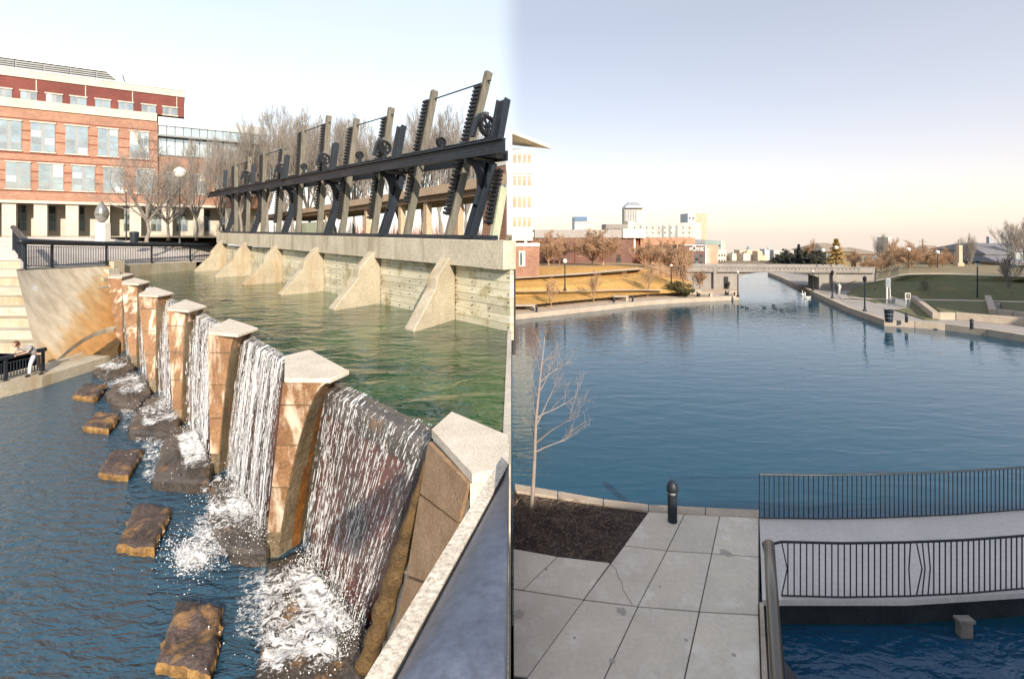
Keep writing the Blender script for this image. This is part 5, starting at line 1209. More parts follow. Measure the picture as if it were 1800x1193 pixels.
# walkway mass
m = MB(); inner = [p + n_ * 0.4 for p, n_ in zip(top0, off)]; farp = [Vector((p.x + 1 + 60, p.y + 0, 0)) for p in inner]
far_r = []
for i, p in enumerate(inner): far_r.append(Vector((max(p.x + 2, 0) + (60 if i < 5 else 60), max(p.y, 56), 0)))
m.v = [Vector((p.x, p.y, zk)) for p in inner]; 
outer = [Vector((62, 92, zk)), Vector((60, 74, zk)), Vector((60, 66, zk)), Vector((60, 62, zk)), Vector((60, 60, zk)), Vector((60, 58, zk)), Vector((60, 56, zk)), Vector((60, 54, zk)), Vector((60, 50, zk)), Vector((60, 44, zk)), Vector((60, 34, zk))]
n = len(inner); m.v += outer
for i in range(n - 1): m.f.append((i, i + 1, n + i + 1, n + i))
b = len(m.v); m.v += [Vector((p.x, p.y, -0.6)) for p in inner]
for i in range(n - 1): m.f.append((i, i + 1, b + i + 1, b + i))
m.build('right_bank_walk', walk_m, kind='structure')
# big green slope
xg = [1365, 1480, 1530, 1560, 1600, 1650, 1700, 1760, 1830, 2000]
g0 = [(x, y, zk + 0.03) for x, y in zip(xg, [513, 520, 523, 524, 524.5, 525, 526, 527.5, 529, 533])]
g0 = [(1488, 516, .46), (1492, 520, .46), (1530, 523, .46)] + g0[3:]
g1 = [(1500, 509, .7), (1515, 510, .8), (1550, 510, 1.0), (1575, 510, 1.05), (1610, 510, 1.1), (1655, 510, 1.15), (1700, 511, 1.15), (1760, 512, 1.15), (1830, 513, 1.15), (2000, 516, 1.15)]
g2 = [(1520, 500, 1.1), (1545, 498, 1.35), (1568, 494, 1.75), (1590, 493, 1.8), (1620, 493, 1.85), (1660, 493, 1.9), (1700, 494, 1.9), (1760, 495, 1.9), (1830, 496, 1.9), (2000, 498, 1.9)]
g3 = [(1540, 494, 1.5), (1562, 490, 1.9), (1580, 485, 2.3), (1597, 483, 2.45), (1630, 482.5, 2.5), (1665, 482.5, 2.5), (1705, 483.5, 2.5), (1760, 485, 2.5), (1830, 487, 2.5), (2000, 490, 2.5)]
terr([g0, g1, g2, g3], 'green_slope', lawn_g, solid=None)
g4 = [(x, y - 2.5, z + 0.02) for x, y, z in g3]
g4b = [(x, y + 2.6, z + 0.0) for x, y, z in g3]
terr([g3, g4], 'upper_path', pathm)
g5 = [(Vector(((x - CX) / F * 118, 118, 1.8)), None, None) for x, y, z in g3]
terr([g4, g5], 'upper_ground_east', M('dull_ground', (0.24, 0.20, 0.12), (0.17, 0.14, 0.08), 0.4, 0.95), solid=-1)
# wall face for the left end of the upper ground (ramp side)
# lower lawn terraces
def lawnpatch(pts, z, name='terrace_lawn'):
    m = MB(); m.prism([G(x, y, z) for x, y in pts], (0, 0, -0.3)); m.build(name, lawn_g, kind='structure')
lawnpatch([(1622, 527.5), (1738, 529.5), (1750, 559), (1665, 553)], 0.72)
lawnpatch([(1758, 530), (1990, 536), (1990, 566), (1765, 551)], 0.74)
lawnpatch([(1518, 524.5), (1556, 525), (1562, 531), (1540, 532)], 0.47); lawnpatch([(1572, 544), (1598, 541), (1602, 526), (1612, 528), (1650, 561.5), (1625, 560.5)], 0.50)
strip([(1478, 522.5, .46), (1530, 524, .46), (1600, 525.5, .46), (1700, 527, .46), (1810, 530, .46)], 1.6, 'lawn_edge_path', pathm, 0.03)
tw = thing('terrace_walls', G(1700, 565, zk), 'pale stone block walls stepping round the low terrace lawns', 'wall')
def wallseg(pts, z1, th=0.45, n=1):
    for (a, b_) in zip(pts, pts[1:]):
        A, B = G(*a, zk), G(*b_, zk); nseg = max(1, int((B - A).length / 2.4))
        for k in range(nseg):
            p, q = A.lerp(B, k / nseg), A.lerp(B, (k + 1) / nseg); d = (q - p).normalized(); nn = Vector((-d.y, d.x, 0)); nn = nn if nn.y > 0 else -nn; d *= 0.015
            m = MB(); m.prism([v for v in (p + d, q - d, q - d + nn * th, p + d + nn * th)], (0, 0, z1 - zk)); m.build('wall_block', kerb_m, tw, bevel=0.02)
wallseg([(1611, 529.5), (1652, 562.5), (1680, 562.5), (1810, 573), (1990, 592)], 0.98)
wallseg([(1742, 531), (1752, 558.5), (1780, 562), (1810, 566), (1990, 585)], 1.08)
# sign frame (white posts with panel) and the small sign
rt = thing('direction_sign', G(1561, 533, zk), 'tall pale sign post with blue grey map panel on top', 'sign'); c0 = ORG[rt.name]; D = c0.y
m = MB(); m.bar(c0 + Vector((-.1, 0, 0)), P(1559, 505, D), 0.12); m.bar(c0 + Vector((.25, 0, 0)), P(1564, 505, D), 0.06); m.build('post', white_p, rt)
a, b_ = P(1556.5, 505, D), P(1565, 489, D); m = MB(); m.box(a.x, b_.x, D - 0.06, D + 0.06, a.z, b_.z); m.build('map_panel', metal_l, rt, bevel=0.01)
m = MB(); m.box(a.x + .08, b_.x - .08, D - 0.08, D - 0.06, a.z + .12, b_.z - .12); m.build('panel_print', M('sign_blue', (0.30, 0.34, 0.38), (0.14, 0.17, 0.2), 6), rt)
rt = thing('framed_sign', G(1596, 537, zk), 'small framed black sign with white emblem on a pale stand beside the lawn', 'sign'); c0 = ORG[rt.name]; D = c0.y
a, b_ = P(1591, 525, D), P(1600, 515, D); m = MB(); m.bar(Vector((a.x + .06, D, c0.z)), Vector((a.x + .06, D, a.z)), .07); m.bar(Vector((b_.x - .06, D, c0.z)), Vector((b_.x - .06, D, a.z)), .07); m.box(a.x, b_.x, D - .05, D + .05, a.z, b_.z); m.build('sign_frame', white_p, rt)
m = MB(); m.box(a.x + .07, b_.x - .07, D - .08, D - .05, a.z + .07, b_.z - .07); m.build('sign_face', iron_d, rt)
m = MB(); m.ball(((a.x + b_.x) / 2, D - .09, (a.z + b_.z) / 2), 0.09, 8, 6, sc=(1, .3, .6)); m.build('emblem', white_p, rt)
rt = thing('low_screen_fence', G(1578, 535, zk), 'low pale mesh panel fence between the two signs', 'fence'); a, b_ = G(1563, 531.5, zk), G(1592, 541, zk); m = MB()
m.bar(a + Vector((0, 0, .62)), b_ + Vector((0, 0, .62)), .05); m.bar(a + Vector((0, 0, .08)), b_ + Vector((0, 0, .08)), .04); m.build('rail', metal_l, rt)
for k in range(18): p = a.lerp(b_, k / 17); MB().bar(p, p + Vector((0, 0, .62)), 0.045).build('slat', metal_l, rt)
# bin + bollards on the right bank
b0 = G(1562.5, 566, zk); rt = thing('litter_bin', b0, 'black slatted litter bin at the corner of the right bank', 'bin')
m = MB(); m.lathe(b0, [(0.24, 0), (0.30, 0.85), (0.33, 0.86), (0.33, 0.93), (0.28, 0.93), (0.26, 0.8)], 16); m.build('drum', iron, rt)
m = MB(); m.lathe(b0 + Vector((0, 0, .3)), [(0.285, 0), (0.295, 0.05)], 16); m.lathe(b0 + Vector((0, 0, .6)), [(0.30, 0), (0.31, 0.05)], 16); m.build('hoop', metal_g, rt)
bollard(G(1593.5, 566.5, zk), 0.72, 0.10, 'black bollard just right of the litter bin on the far bank')
bollard(G(1708, 578.5, zk), 0.72, 0.10, 'black bollard below the terrace wall near the right edge')
# lamps of the right half
def postlamp(px, yb, yt, z, label, kind_='dark', r=0.16):
    b0 = G(px, yb, z); h = (yb - yt) / F * b0.y; rt = thing('street_lamp', b0, label, 'lamp post', 'lamp posts along the canal'); m = MB()
    m.lathe(b0, [(0.16, 0), (0.16, 0.1), (0.09, 0.25), (0.06, 0.6), (0.05, h - 2.3 * r)], 8); m.build('post', iron, rt)
    m = MB(); c0 = b0 + Vector((0, 0, h - r))
    if kind_ == 'dark': m.lathe(b0 + Vector((0, 0, h - 0.5)), [(0.08, 0), (0.14, 0.12), (0.15, 0.36), (0.05, 0.5)], 10); m.build('lantern', iron_d, rt)
    elif kind_ == 'dome':
        m.ball(c0, r, 10, 8); m.build('globe', globe_m, rt, smooth=True); m2 = MB(); m2.lathe(c0, [(r * 1.15, 0), (r * 1.1, 0.06), (r * 0.6, r * 0.9), (0.02, r * 1.1)], 12); m2.build('shade', iron_d, rt)
    else: m.ball(c0, r, 10, 8); m.build('globe', globe_m, rt, smooth=True)
    return rt
postlamp(1520, 548, 485, zk, 'tall dark lantern post standing alone on the right bank walk')
postlamp(1463, 525, 475, zk, 'dark lamp post near the bridge abutment beside the walkers')
postlamp(1429, 512, 475, zk, 'lamp post with small white globes beside the bridge pier', 'globe', 0.12)
postlamp(1718, 526, 458, zk, 'tall lamp post with dark dome shade on the green slope', 'dome', 0.26)
postlamp(993, 511, 455, 1.5, 'lamp post with pale globe on the golden lawn', 'globe', 0.22)
postlamp(1180, 499, 464, 1.6, 'small globe lamp among the shrubs at the lawn foot', 'globe', 0.14)
postlamp(1297, 522, 476, zk, 'dark lamp post at the canal corner of the left bank', 'globe', 0.13)
for px, yt, yb in [(1447, 437, 466), (1470, 432, 466), (1168, 438, 463), (1597, 435, 470), (1648, 440, 470)]:
    D = 66 if px > 1400 else 75; b0 = P(px, yb, D)
    lamp_globe(tuple(b0), (yb - yt) / F * D, 0.24, {1447: 'globe lamp left of the yellow tree', 1470: 'globe lamp in front of the yellow tree', 1168: 'globe lamp before the orange brick museum wing', 1597: 'globe lamp among the bare trees by the right path', 1648: 'second globe lamp among the bare trees by the right path'}[px] , 'globe lamps at street level', post=0.05)
# street furniture on left bank
def bench(px, py, w, label):
    b0 = G(px, py, zk); rt = thing('bench', b0, label, 'bench', 'stone benches on the left bank'); m = MB(); m.box(b0.x - w, b0.x + w, b0.y, b0.y + .5, b0.z + .38, b0.z + .5); m.build('seat', kerb_m, rt)
    for s in (-1, 1): MB().box(b0.x + s * w * .8 - .12, b0.x + s * w * .8 + .12, b0.y + .04, b0.y + .46, b0.z, b0.z + .38).build('leg', iron_d if s < 0 else kerb_m, rt)
bench(1091, 529, 0.8, 'stone bench on the left bank between the second and third trees'); bench(1240, 521.5, 0.8, 'stone bench on the left bank near the canal corner'); bench(1287, 519.5, 0.6, 'short stone bench at the very canal corner'); bench(921, 546, 1.1, 'dark sided bench at the left end of the bank')
bollard(G(943, 548, zk), 0.6, 0.1, 'black bollard beside the leftmost bank bench'); bollard(G(1079, 532, zk), 0.6, 0.09, 'small black bollard left of the second bank bench'); bollard(G(1112, 530, zk), 0.6, 0.09, 'small black bollard right of the second bank bench')
# ---- bridge
bz = lambda u: 0
bt = thing('road_bridge', P(1340, 510, 60), 'low concrete road bridge spanning the canal with grey parapet', 'bridge')
Bl, Br = P(1214, HY, 62), P(1530, HY, 60); bu = (Br - Bl).normalized(); bn = Vector((bu.y, -bu.x, 0))
def bp_(s, n_, z): p = Bl + bu * s + bn * n_; return Vector((p.x, p.y, z))
BL = (Br - Bl).length
def bbox(s0, s1, n0, n1, z0, z1): return MB().box(s0, s1, n0, n1, z0, z1, fn=lambda a, b, c: bp_(a, b, c))
brc = M('bridge_concrete', (0.31, 0.29, 0.265), (0.24, 0.225, 0.21), 0.8, 0.9, 0.3, 8, stain=(0.24, 0.22, 0.20), sscale=1.2, samt=-0.1, drip=True)
bbox(-0.5, BL + 0.5, -7, 0.0, 2.45, 2.75).build('deck', brc, bt); 
for k in range(12):
    a, b_ = lerp(-0.5, BL + .5, k / 12) + 0.015, lerp(-0.5, BL + .5, (k + 1) / 12) - 0.015
    bbox(a, b_, -0.25, 0.05, 2.55, 3.08).build('parapet_panel', brc, bt); bbox(a, b_, -6.9, -6.6, 2.75, 3.08).build('parapet_panel', brc, bt)
bbox(-0.5, BL + .5, -0.3, 0.12, 3.08, 3.18).build('parapet_cap', brc, bt)
m = MB()
for k in range(40): a = lerp(2, BL - 1, k / 40); m.box(a, a + .12, 0.05, 0.065, 2.85, 2.95, fn=lambda a_, b, c: bp_(a_, b, c))
m.build('parapet_slots', joint_m, bt, kind='stuff')
def bs(px): k = (px - CX) / F; return (k * Bl.y - Bl.x) / (bu.x - k * bu.y)
bbox(-0.5, bs(1301), -6.8, -0.3, -0.5, 2.45).build('abutment', brc, bt); bbox(bs(1442), BL + .6, -3, -0.3, 0.2, 2.45).build('abutment', brc, bt)
for px in (1254, 1463): bbox(bs(px), bs(px) + .35, -0.3, 0.1, 0.2, 3.1).build('pilaster', brc, bt)
bbox(bs(1274), bs(1281), -0.32, -0.2, 0.45, 1.9).build('doorway', iron_d, bt)
m = MB(); N = 14
for side in (0, 1):
    pts = []
    for k in range(N + 1): s = lerp(bs(1301), bs(1442), k / N); pts.append((s, 2.44, 2.44 - 0.55 * ((2 * k / N - 1) ** 4)))
    for a, b_ in zip(pts, pts[1:]): m.prism([bp_(a[0], -0.35 - side * 6, a[1]), bp_(b_[0], -0.35 - side * 6, b_[1]), bp_(b_[0], -0.35 - side * 6, b_[2]), bp_(a[0], -0.35 - side * 6, a[2])], bn * -0.3)
m.build('arch_beam', brc, bt)
for k in range(0): s = bs(1412) + k * 0.8; bbox(s, s + .2, -6 + k * .2, -5.6 + k * .2, 0.2, 2.4).build('pier', brc, bt)
m = MB(); 
for k in range(9): p = G(1478 + k * 7, 510 - k * 3.2, 0.5 + k * 0.1); m.bar(p, p + Vector((0, 0, .9)), .06)
m.bar(G(1476, 505, 1.0), G(1536, 480, 2.2), .07); m.build('ramp_rail', M('bronze', (.2, .14, .1), None, 2), label='brown sloping handrail beside the ramp right of the bridge', cat='handrail')
# people by the bridge
def walker(px, py, h, label, shirt):
    b0 = G(px, py, zk); rt = thing('person', b0, label, 'person'); s = h / 1.7
    me = bpy.data.meshes.new('body'); V = [(0, 0, .95), (0, 0, 1.2), (0, 0, 1.42), (0, 0, 1.52), (0, 0, 1.64), (-.2, 0, 1.38), (-.26, .02, 1.12), (-.22, -.08, .9), (.2, 0, 1.38), (.26, .02, 1.12), (.22, -.08, .9), (-.1, 0, .9), (-.11, -.06, .5), (-.12, .04, .06), (-.12, -.12, .03), (.1, 0, .9), (.12, .08, .5), (.13, .16, .07), (.13, 0, .03)]
    E = [(0, 1), (1, 2), (2, 3), (3, 4), (2, 5), (5, 6), (6, 7), (2, 8), (8, 9), (9, 10), (0, 11), (11, 12), (12, 13), (13, 14), (0, 15), (15, 16), (16, 17), (17, 18)]
    rad = [.15, .14, .13, .06, .105, .07, .05, .035, .07, .05, .035, .1, .07, .045, .04, .1, .07, .045, .04]
    me.from_pydata([tuple(Vector(v) * s) for v in V], [], []); me.update()
    me = bpy.data.meshes.new('body'); me.from_pydata([tuple(Vector(v) * s) for v in V], E, []); o = link('body', me, shirt, rt)
    md = o.modifiers.new('skin', 'SKIN'); sv = me.skin_vertices[0].data
    for i, r_ in enumerate(rad): sv[i].radius = (r_ * s, r_ * s)
    sv[0].use_root = True; md2 = o.modifiers.new('sub', 'SUBSURF'); md2.levels = 1; md2.render_levels = 2
    ORG[o.name] = b0; return rt
cloth_d = M('dark_cloth', (0.03, 0.03, 0.04), None, 4, 0.9); cloth_w = M('white_cloth', (0.6, 0.6, 0.6), None, 4, 0.9)
walker(1471, 518, 1.15, 'person in black sitting low beside the bridge abutment', cloth_d); walker(1475.5, 517, 1.2, 'person in white top next to the one in black by the bridge', cloth_w)
walker(1281, 508.5, 1.0, 'small dark clad person under the left side of the bridge', cloth_d)
# ducks and swan
def duck(px, py, s, label, mat_, beak):
    b0 = G(px, py, 0.0); rt = thing('duck' if s < 0.5 else 'swan', b0, label, 'duck' if s < 0.5 else 'swan', 'birds on the canal')
    m = MB(); m.rings([[b0 + Vector((x * s, math.cos(t) * r * s * .8, (.12 + math.sin(t) * r * .6) * s + (0.12 * s if x > .45 else 0))) for t in [2 * math.pi * k / 10 for k in range(10)]] for x, r in [(-.55, .05), (-.4, .22), (-.1, .34), (.25, .32), (.5, .16), (.6, .03)]]); m.build('body', mat_, rt, smooth=True)
    m = MB(); m.tube([b0 + Vector((-.4 * s, 0, .2 * s)), b0 + Vector((-.55 * s, 0, .45 * s)), b0 + Vector((-.5 * s, 0, (.62 if s < .5 else .95) * s)), b0 + Vector((-.62 * s, 0, (.66 if s < .5 else 1.0) * s))], [.12 * s, .09 * s, .12 * s, .09 * s], 8); m.build('neck_and_head', mat_, rt, smooth=True)
    m = MB(); z = (.64 if s < .5 else .97) * s; m.tube([b0 + Vector((-.62 * s, 0, z)), b0 + Vector((-.8 * s, 0, z - .04 * s))], [.05 * s, .02 * s], 6); m.build('beak', beak, rt)
dk = M('duck_dark', (0.03, 0.035, 0.04), None, 6, .7); bkm = M('beak_orange', (.35, .18, .04), None, 3, .6)
for px, py, lab in [(1305, 539.5, 'leftmost dark duck near the canal mouth'), (1313, 541.5, 'second dark duck from the left, just behind the first'), (1344, 541, 'small lone dark duck in the middle of the canal mouth'), (1360, 537, 'dark duck farthest up the canal of the right group'), (1362.5, 542, 'dark duck below the farthest one of the right group'), (1374, 545, 'rightmost dark duck of the right group')]: duck(px, py, 0.32, lab, dk, bkm)
duck(1420, 524, 0.62, 'white swan near the right bank below the bridge', white_p, bkm)
b0 = G(1410.5, 519.5, 0); m = MB(); m.ball(b0 + Vector((0, 0, .12)), .17, 12, 8); m.lathe(b0 + Vector((0, 0, .25)), [(.05, 0), (.03, .35)], 6); m.build('buoy', white_p, smooth=True, label='small white round float left of the swan', cat='buoy')
# ================================================================== buildings of the right half
def xb(px0, px1, D, d, z0, z1): return MB().box((px0 - CX) / F * D, (px1 - CX) / F * D, D, D + d, z0, z1)
def zpy(py, D): return EYE - (py - HY) / F * D
cream = M('cream_render', (0.80, 0.74, 0.62), (0.74, 0.67, 0.55), 0.4, 0.8); warmglass = glassmat('warm_glass', (0.5, 0.42, 0.32), 0.1, (0.36, 0.30, 0.24))
D = 58
rt = thing('office_tower', P(915, 460, D), 'cream coloured office block with strip windows and overhanging flat roof', 'building')
x0, x1 = 0.03, (936 - CX) / F * D
MB().box(x0, x1, D, D + 12, zpy(423, D), zpy(263, D)).build('wall', cream, rt)
MB().box(x0, x1 - .1, D + .6, D + 11, 2.3, zpy(423, D)).build('recess', brick_b, rt)
MB().box((922 - CX) / F * D, (926.5 - CX) / F * D, D, D + .4, zpy(428, D), zpy(423, D) + .05).build('column', cream, rt)
m = MB(); z = zpy(258, D); m.prism([Vector((0.03, D + 1, z + .35)), Vector((0.03, D - 3, z + .9)), P(970, 262, D + .5), P(968, 262, D + 5)], (0, 0, 0.35)); m.build('overhanging_roof', cream, rt)
for (ya, yb) in [(266, 291), (309, 331), (341, 369), (381, 403)]:
    for k in range(4):
        a, b_ = lerp(x0, x1 - .1, k / 4) + .06, lerp(x0, x1 - .1, (k + 1) / 4) - .05
        w = MB().box(a - .03, b_ + .03, D - .05, D + .02, zpy(yb, D), zpy(ya, D)).build('window', white_p, rt)
        MB().box(a + .02, b_ - .02, D - .07, D - .05, zpy(yb, D) + .28, zpy(ya, D) - .4).build('pane', warmglass, w); MB().box(a + .02, b_ - .02, D - .07, D - .05, zpy(ya, D) - .34, zpy(ya, D) - .05).build('pane', warmglass, w)
for y in (262, 296, 336, 374, 408): MB().box(x0, x1 + .12, D - .12, D + .1, zpy(y + 9, D), zpy(y, D)).build('spandrel', cream, rt)
D = 55; rt = thing('brick_annex', P(925, 470, D), 'small orange brick building with a pale parapet and tall window at the seam edge', 'building')
MB().box(0.03, (948 - CX) / F * D, D, D + 2.6, 2.2, zpy(433, D)).build('wall', brick_o, rt); MB().box(0.03, (948.5 - CX) / F * D, D - .08, D + 2.6, zpy(433, D), zpy(427.5, D)).build('parapet', cream, rt)
w = MB().box((912 - CX) / F * D, (923 - CX) / F * D, D - .08, D, zpy(468, D), zpy(441, D)).build('window', white_p, rt); MB().box((914 - CX) / F * D, (918.5 - CX) / F * D, D - .1, D - .08, zpy(466, D), zpy(444, D)).build('pane', glass, w)
D = 82; rt = thing('museum_building', P(1040, 465, D), 'long low dark red brick building with grey upper band behind the golden lawn', 'building')
red_d = brickmat('museum_brick', (0.17, 0.085, 0.07), (0.14, 0.07, 0.058), (0.17, 0.11, 0.09)); greyband = M('grey_band', (0.34, 0.34, 0.34), (0.30, 0.27, 0.25), 0.3, .7)  # shade on the museum facade is put into its brick colour
xb(930, 1113, D, 20, 1.5, zpy(417, D)).build('wall', red_d, rt); xb(940, 1095, D - .2, 20, zpy(418, D), zpy(404, D)).build('upper_band', greyband, rt)
xb(1095, 1136, D - .5, 16, zpy(418, D), zpy(402.5, D)).build('upper_block', cream, rt); 
xb(1113, 1126, D + .5, 16, 1.5, zpy(418, D)).build('recess', brick_b, rt); xb(1114, 1117, D - .1, .5, zpy(445, D), zpy(420, D)).build('banner', white_p, rt)
for px in (1010, 1055): xb(px, px + 2, D - .12, .1, 1.6, zpy(418, D)).build('pilaster', brick_b, rt)
xb(1084, 1091, D - .1, .1, 1.8, zpy(448, D)).build('door', glass_d, rt)
m = MB(); a, b_ = P(1126, HY, D), P(1222, HY, 96); m.prism([Vector((a.x, a.y, 1.4)), Vector((b_.x, b_.y, 1.4)), Vector((b_.x + 1, b_.y + 10, 1.4)), Vector((a.x, a.y + 16, 1.4))], (0, 0, zpy(419, D) - 1.4)); m.build('side_wing', brickmat('lit_brick', (0.52, 0.26, 0.16), (0.44, 0.21, 0.13), (0.46, 0.32, 0.24)), rt)  # side wing: sunlight painted in as a brighter brick colour
for k in range(8): x = lerp(a.x, b_.x, .1 + k / 9); y = lerp(a.y, b_.y, .1 + k / 9); MB().box(x, x + .7, y - .2, y + .02, 2.5, 5.2).build('window', glass_d, rt)
# sign building
D = 92; rt = thing('sign_building', P(1215, 465, D), 'dark brick building with large white eOmic lettering above its windows', 'building')
xb(1183, 1241, D, 12, 1, zpy(430, D)).build('wall', M('sign_wall', (0.17, 0.10, 0.085), (0.13, .08, .07), .5, .8), rt); xb(1241.5, 1262, D + .4, 10, 1, zpy(431, D)).build('side_wall', brickmat('pale_brick', (0.55, .33, .24), (.5, .29, .2), (.5, .4, .3)), rt)  # shadow painted into the dark front, sunlight into the pale side
xb(1182, 1242, D - .15, .3, zpy(431.5, D), zpy(430, D)).build('edge_trim', white_p, rt); xb(1239.5, 1241.5, D - .15, .3, 1, zpy(430, D)).build('edge_trim', white_p, rt)
for r_ in range(3):
    for k in range(5): xb(1200 + k * 7.5, 1205 + k * 7.5, D - .05, .06, zpy(452 + r_ * 6, D), zpy(447.5 + r_ * 6, D)).build('window', glass if (k + r_) % 2 else glass_d, rt)
for r_ in range(7): xb(1241.6, 1247, D + .3, .12, zpy(440 + r_ * 4.2, D), zpy(438.6 + r_ * 4.2, D)).build('balcony', white_p, rt)
cu = bpy.data.curves.new('sign_text', 'FONT'); cu.body = 'eOmic'; cu.size = 1.35; cu.extrude = 0.03; cu.offset = 0.02
to = bpy.data.objects.new('lettering', cu); COL.objects.link(to); bpy.context.view_layer.update()
me = bpy.data.meshes.new_from_object(to.evaluated_get(bpy.context.evaluated_depsgraph_get())); bpy.data.objects.remove(to)
lt = link('lettering', me, white_p, rt); ax_ = P(1211.5, 441, D - .12); me.transform(Matrix.Translation(ax_ - ORG[rt.name]) @ Matrix.Rotation(R(90), 4, 'X'))
wd = max(v.co.x for v in me.vertices) - min(v.co.x for v in me.vertices); x00 = min(v.co.x for v in me.vertices); tgt = 26 / F * D
for v in me.vertices: v.co.x = x00 + (v.co.x - x00) * tgt / wd
# city skyline
bl = M('blue_facade', (0.10, 0.20, 0.36), None, 1, .4); pale = M('pale_facade', (0.46, 0.45, 0.44), (0.42, 0.40, 0.38), .01, .8); paleb = M('pale_blue_facade', (0.42, 0.47, 0.52), None, .05, .5); rosy = M('rosy_facade', (0.60, 0.40, 0.30), (0.55, .35, .26), .02, .8)  # pale tones put distance haze into the far facade colours
tanf = M('tan_facade', (0.62, 0.48, 0.36), (.5, .36, .26), .03, .85); lit = M('sunlit_facade', (0.74, 0.64, 0.50), (.68, .58, .45), .02, .8); teal = M('teal_roof', (.25, .33, .32), None, .1, .6)  # lit: sunlight put into the colour of side walls and bright blocks
def tower(px0, px1, yt, D, d, mat_, label, yb=470, cat='tower', side=None, rows=0, cols=0, wm=None, name='far_tower', ww=0.4, grp='city buildings on the skyline'):
    zt = zpy(yt, D); zb = gz(D) - 3; rt = thing(name, ((lerp(px0, px1, .5) - CX) / F * D, D, zb), label, cat, grp)
    xb(px0, px1, D, d, zb, zt).build('wall', mat_, rt)
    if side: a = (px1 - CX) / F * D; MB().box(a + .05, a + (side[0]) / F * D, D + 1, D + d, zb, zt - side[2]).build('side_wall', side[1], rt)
    W_ = (px1 - px0) / F * D; X0 = (px0 - CX) / F * D
    for r_ in range(rows):
        for c_ in range(cols):
            x = X0 + W_ * (c_ + .5) / cols; z = zt - (r_ + .8) * 9.0 / F * D; MB().box(x - W_ / cols * ww * .5, x + W_ / cols * ww * .5, D - .3, D + .1, z - 3.0 / F * D, z).build('window', wm or glass_d, rt)
    return rt, X0, W_, zt, zb
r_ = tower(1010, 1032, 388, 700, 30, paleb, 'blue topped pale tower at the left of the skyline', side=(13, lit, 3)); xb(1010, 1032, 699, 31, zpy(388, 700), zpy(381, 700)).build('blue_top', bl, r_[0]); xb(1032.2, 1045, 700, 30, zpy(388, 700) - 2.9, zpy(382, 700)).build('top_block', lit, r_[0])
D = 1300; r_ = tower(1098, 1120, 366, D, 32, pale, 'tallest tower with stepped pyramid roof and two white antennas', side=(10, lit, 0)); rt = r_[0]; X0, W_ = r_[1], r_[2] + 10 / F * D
m = MB(); z = zpy(366, D)
def sq(s, z): cx = X0 + W_ / 2; h = W_ / 2 * s; return [Vector((cx - h, D + 16 - h, z)), Vector((cx + h, D + 16 - h, z)), Vector((cx + h, D + 16 + h, z)), Vector((cx - h, D + 16 + h, z))]
m.rings([sq(1.0, z), sq(.92, zpy(364, D)), sq(.9, zpy(362.5, D)), sq(.5, zpy(356, D)), sq(.42, zpy(355, D))]); m.build('stepped_roof', metal_l, rt)
for px in (1110.5, 1116.5): x = (px - CX) / F * D; MB().tube([(x, D + 16, zpy(356, D)), (x, D + 16, zpy(341, D))], [.9, .4], 6).build('antenna', white_p, rt)
for k in range(5): x = X0 + W_ * .69 * (k + .5) / 5; MB().box(x - 1.1, x + 1.1, D - .6, D, zpy(402, D), zpy(370, D)).build('window_strip', metal_g, rt)
tower(1065, 1104, 394, 420, 20, M('grey_office', (.28, .26, .25), None, .1), 'low grey office block left of the long white block', rows=1, cols=6)
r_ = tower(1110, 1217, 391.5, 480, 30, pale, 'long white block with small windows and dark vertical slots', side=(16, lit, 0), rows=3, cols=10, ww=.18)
for px in (1125, 1164, 1176, 1188): xb(px, px + 3, 479.6, .5, zpy(422, 480), zpy(396, 480)).build('dark_slot', metal_g, r_[0])
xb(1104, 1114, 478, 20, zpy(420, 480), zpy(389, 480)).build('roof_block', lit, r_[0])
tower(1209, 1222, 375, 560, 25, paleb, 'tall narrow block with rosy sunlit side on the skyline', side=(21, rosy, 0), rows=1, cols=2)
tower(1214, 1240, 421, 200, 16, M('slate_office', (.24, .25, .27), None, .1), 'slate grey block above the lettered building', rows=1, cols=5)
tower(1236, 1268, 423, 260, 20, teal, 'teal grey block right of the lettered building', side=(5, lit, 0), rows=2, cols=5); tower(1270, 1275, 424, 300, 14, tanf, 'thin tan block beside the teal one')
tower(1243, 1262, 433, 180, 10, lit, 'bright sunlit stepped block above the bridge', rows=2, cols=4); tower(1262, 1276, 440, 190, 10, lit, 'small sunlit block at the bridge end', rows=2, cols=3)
tower(1344, 1353, 438, 1500, 30, paleb, 'distant grey blue tower with spire', rows=0); rt = bpy.data.objects[[o.name for o in bpy.data.objects if o.name.startswith('far_tower')][-1]]
MB().tube([((1351 - CX) / F * 1500, 1500, zpy(438, 1500)), ((1351 - CX) / F * 1500, 1500, zpy(431, 1500))], [4, .5], 6).build('spire', paleb, rt)
tower(1360, 1371, 439.5, 1500, 30, pale, 'distant pale flat topped tower right of the spired one'); tower(1611 - 50, 1568, 417, 400, 12, pale, 'grey slab tower rising behind the bare trees on the right')
rg = random.Random(4); k = 0
TN = ['leftmost', 'second', 'third', 'fourth', 'fifth', 'sixth', 'seventh', 'eighth', 'ninth', 'tenth', 'eleventh', 'twelfth', 'thirteenth', 'fourteenth', 'fifteenth', 'sixteenth', 'rightmost']
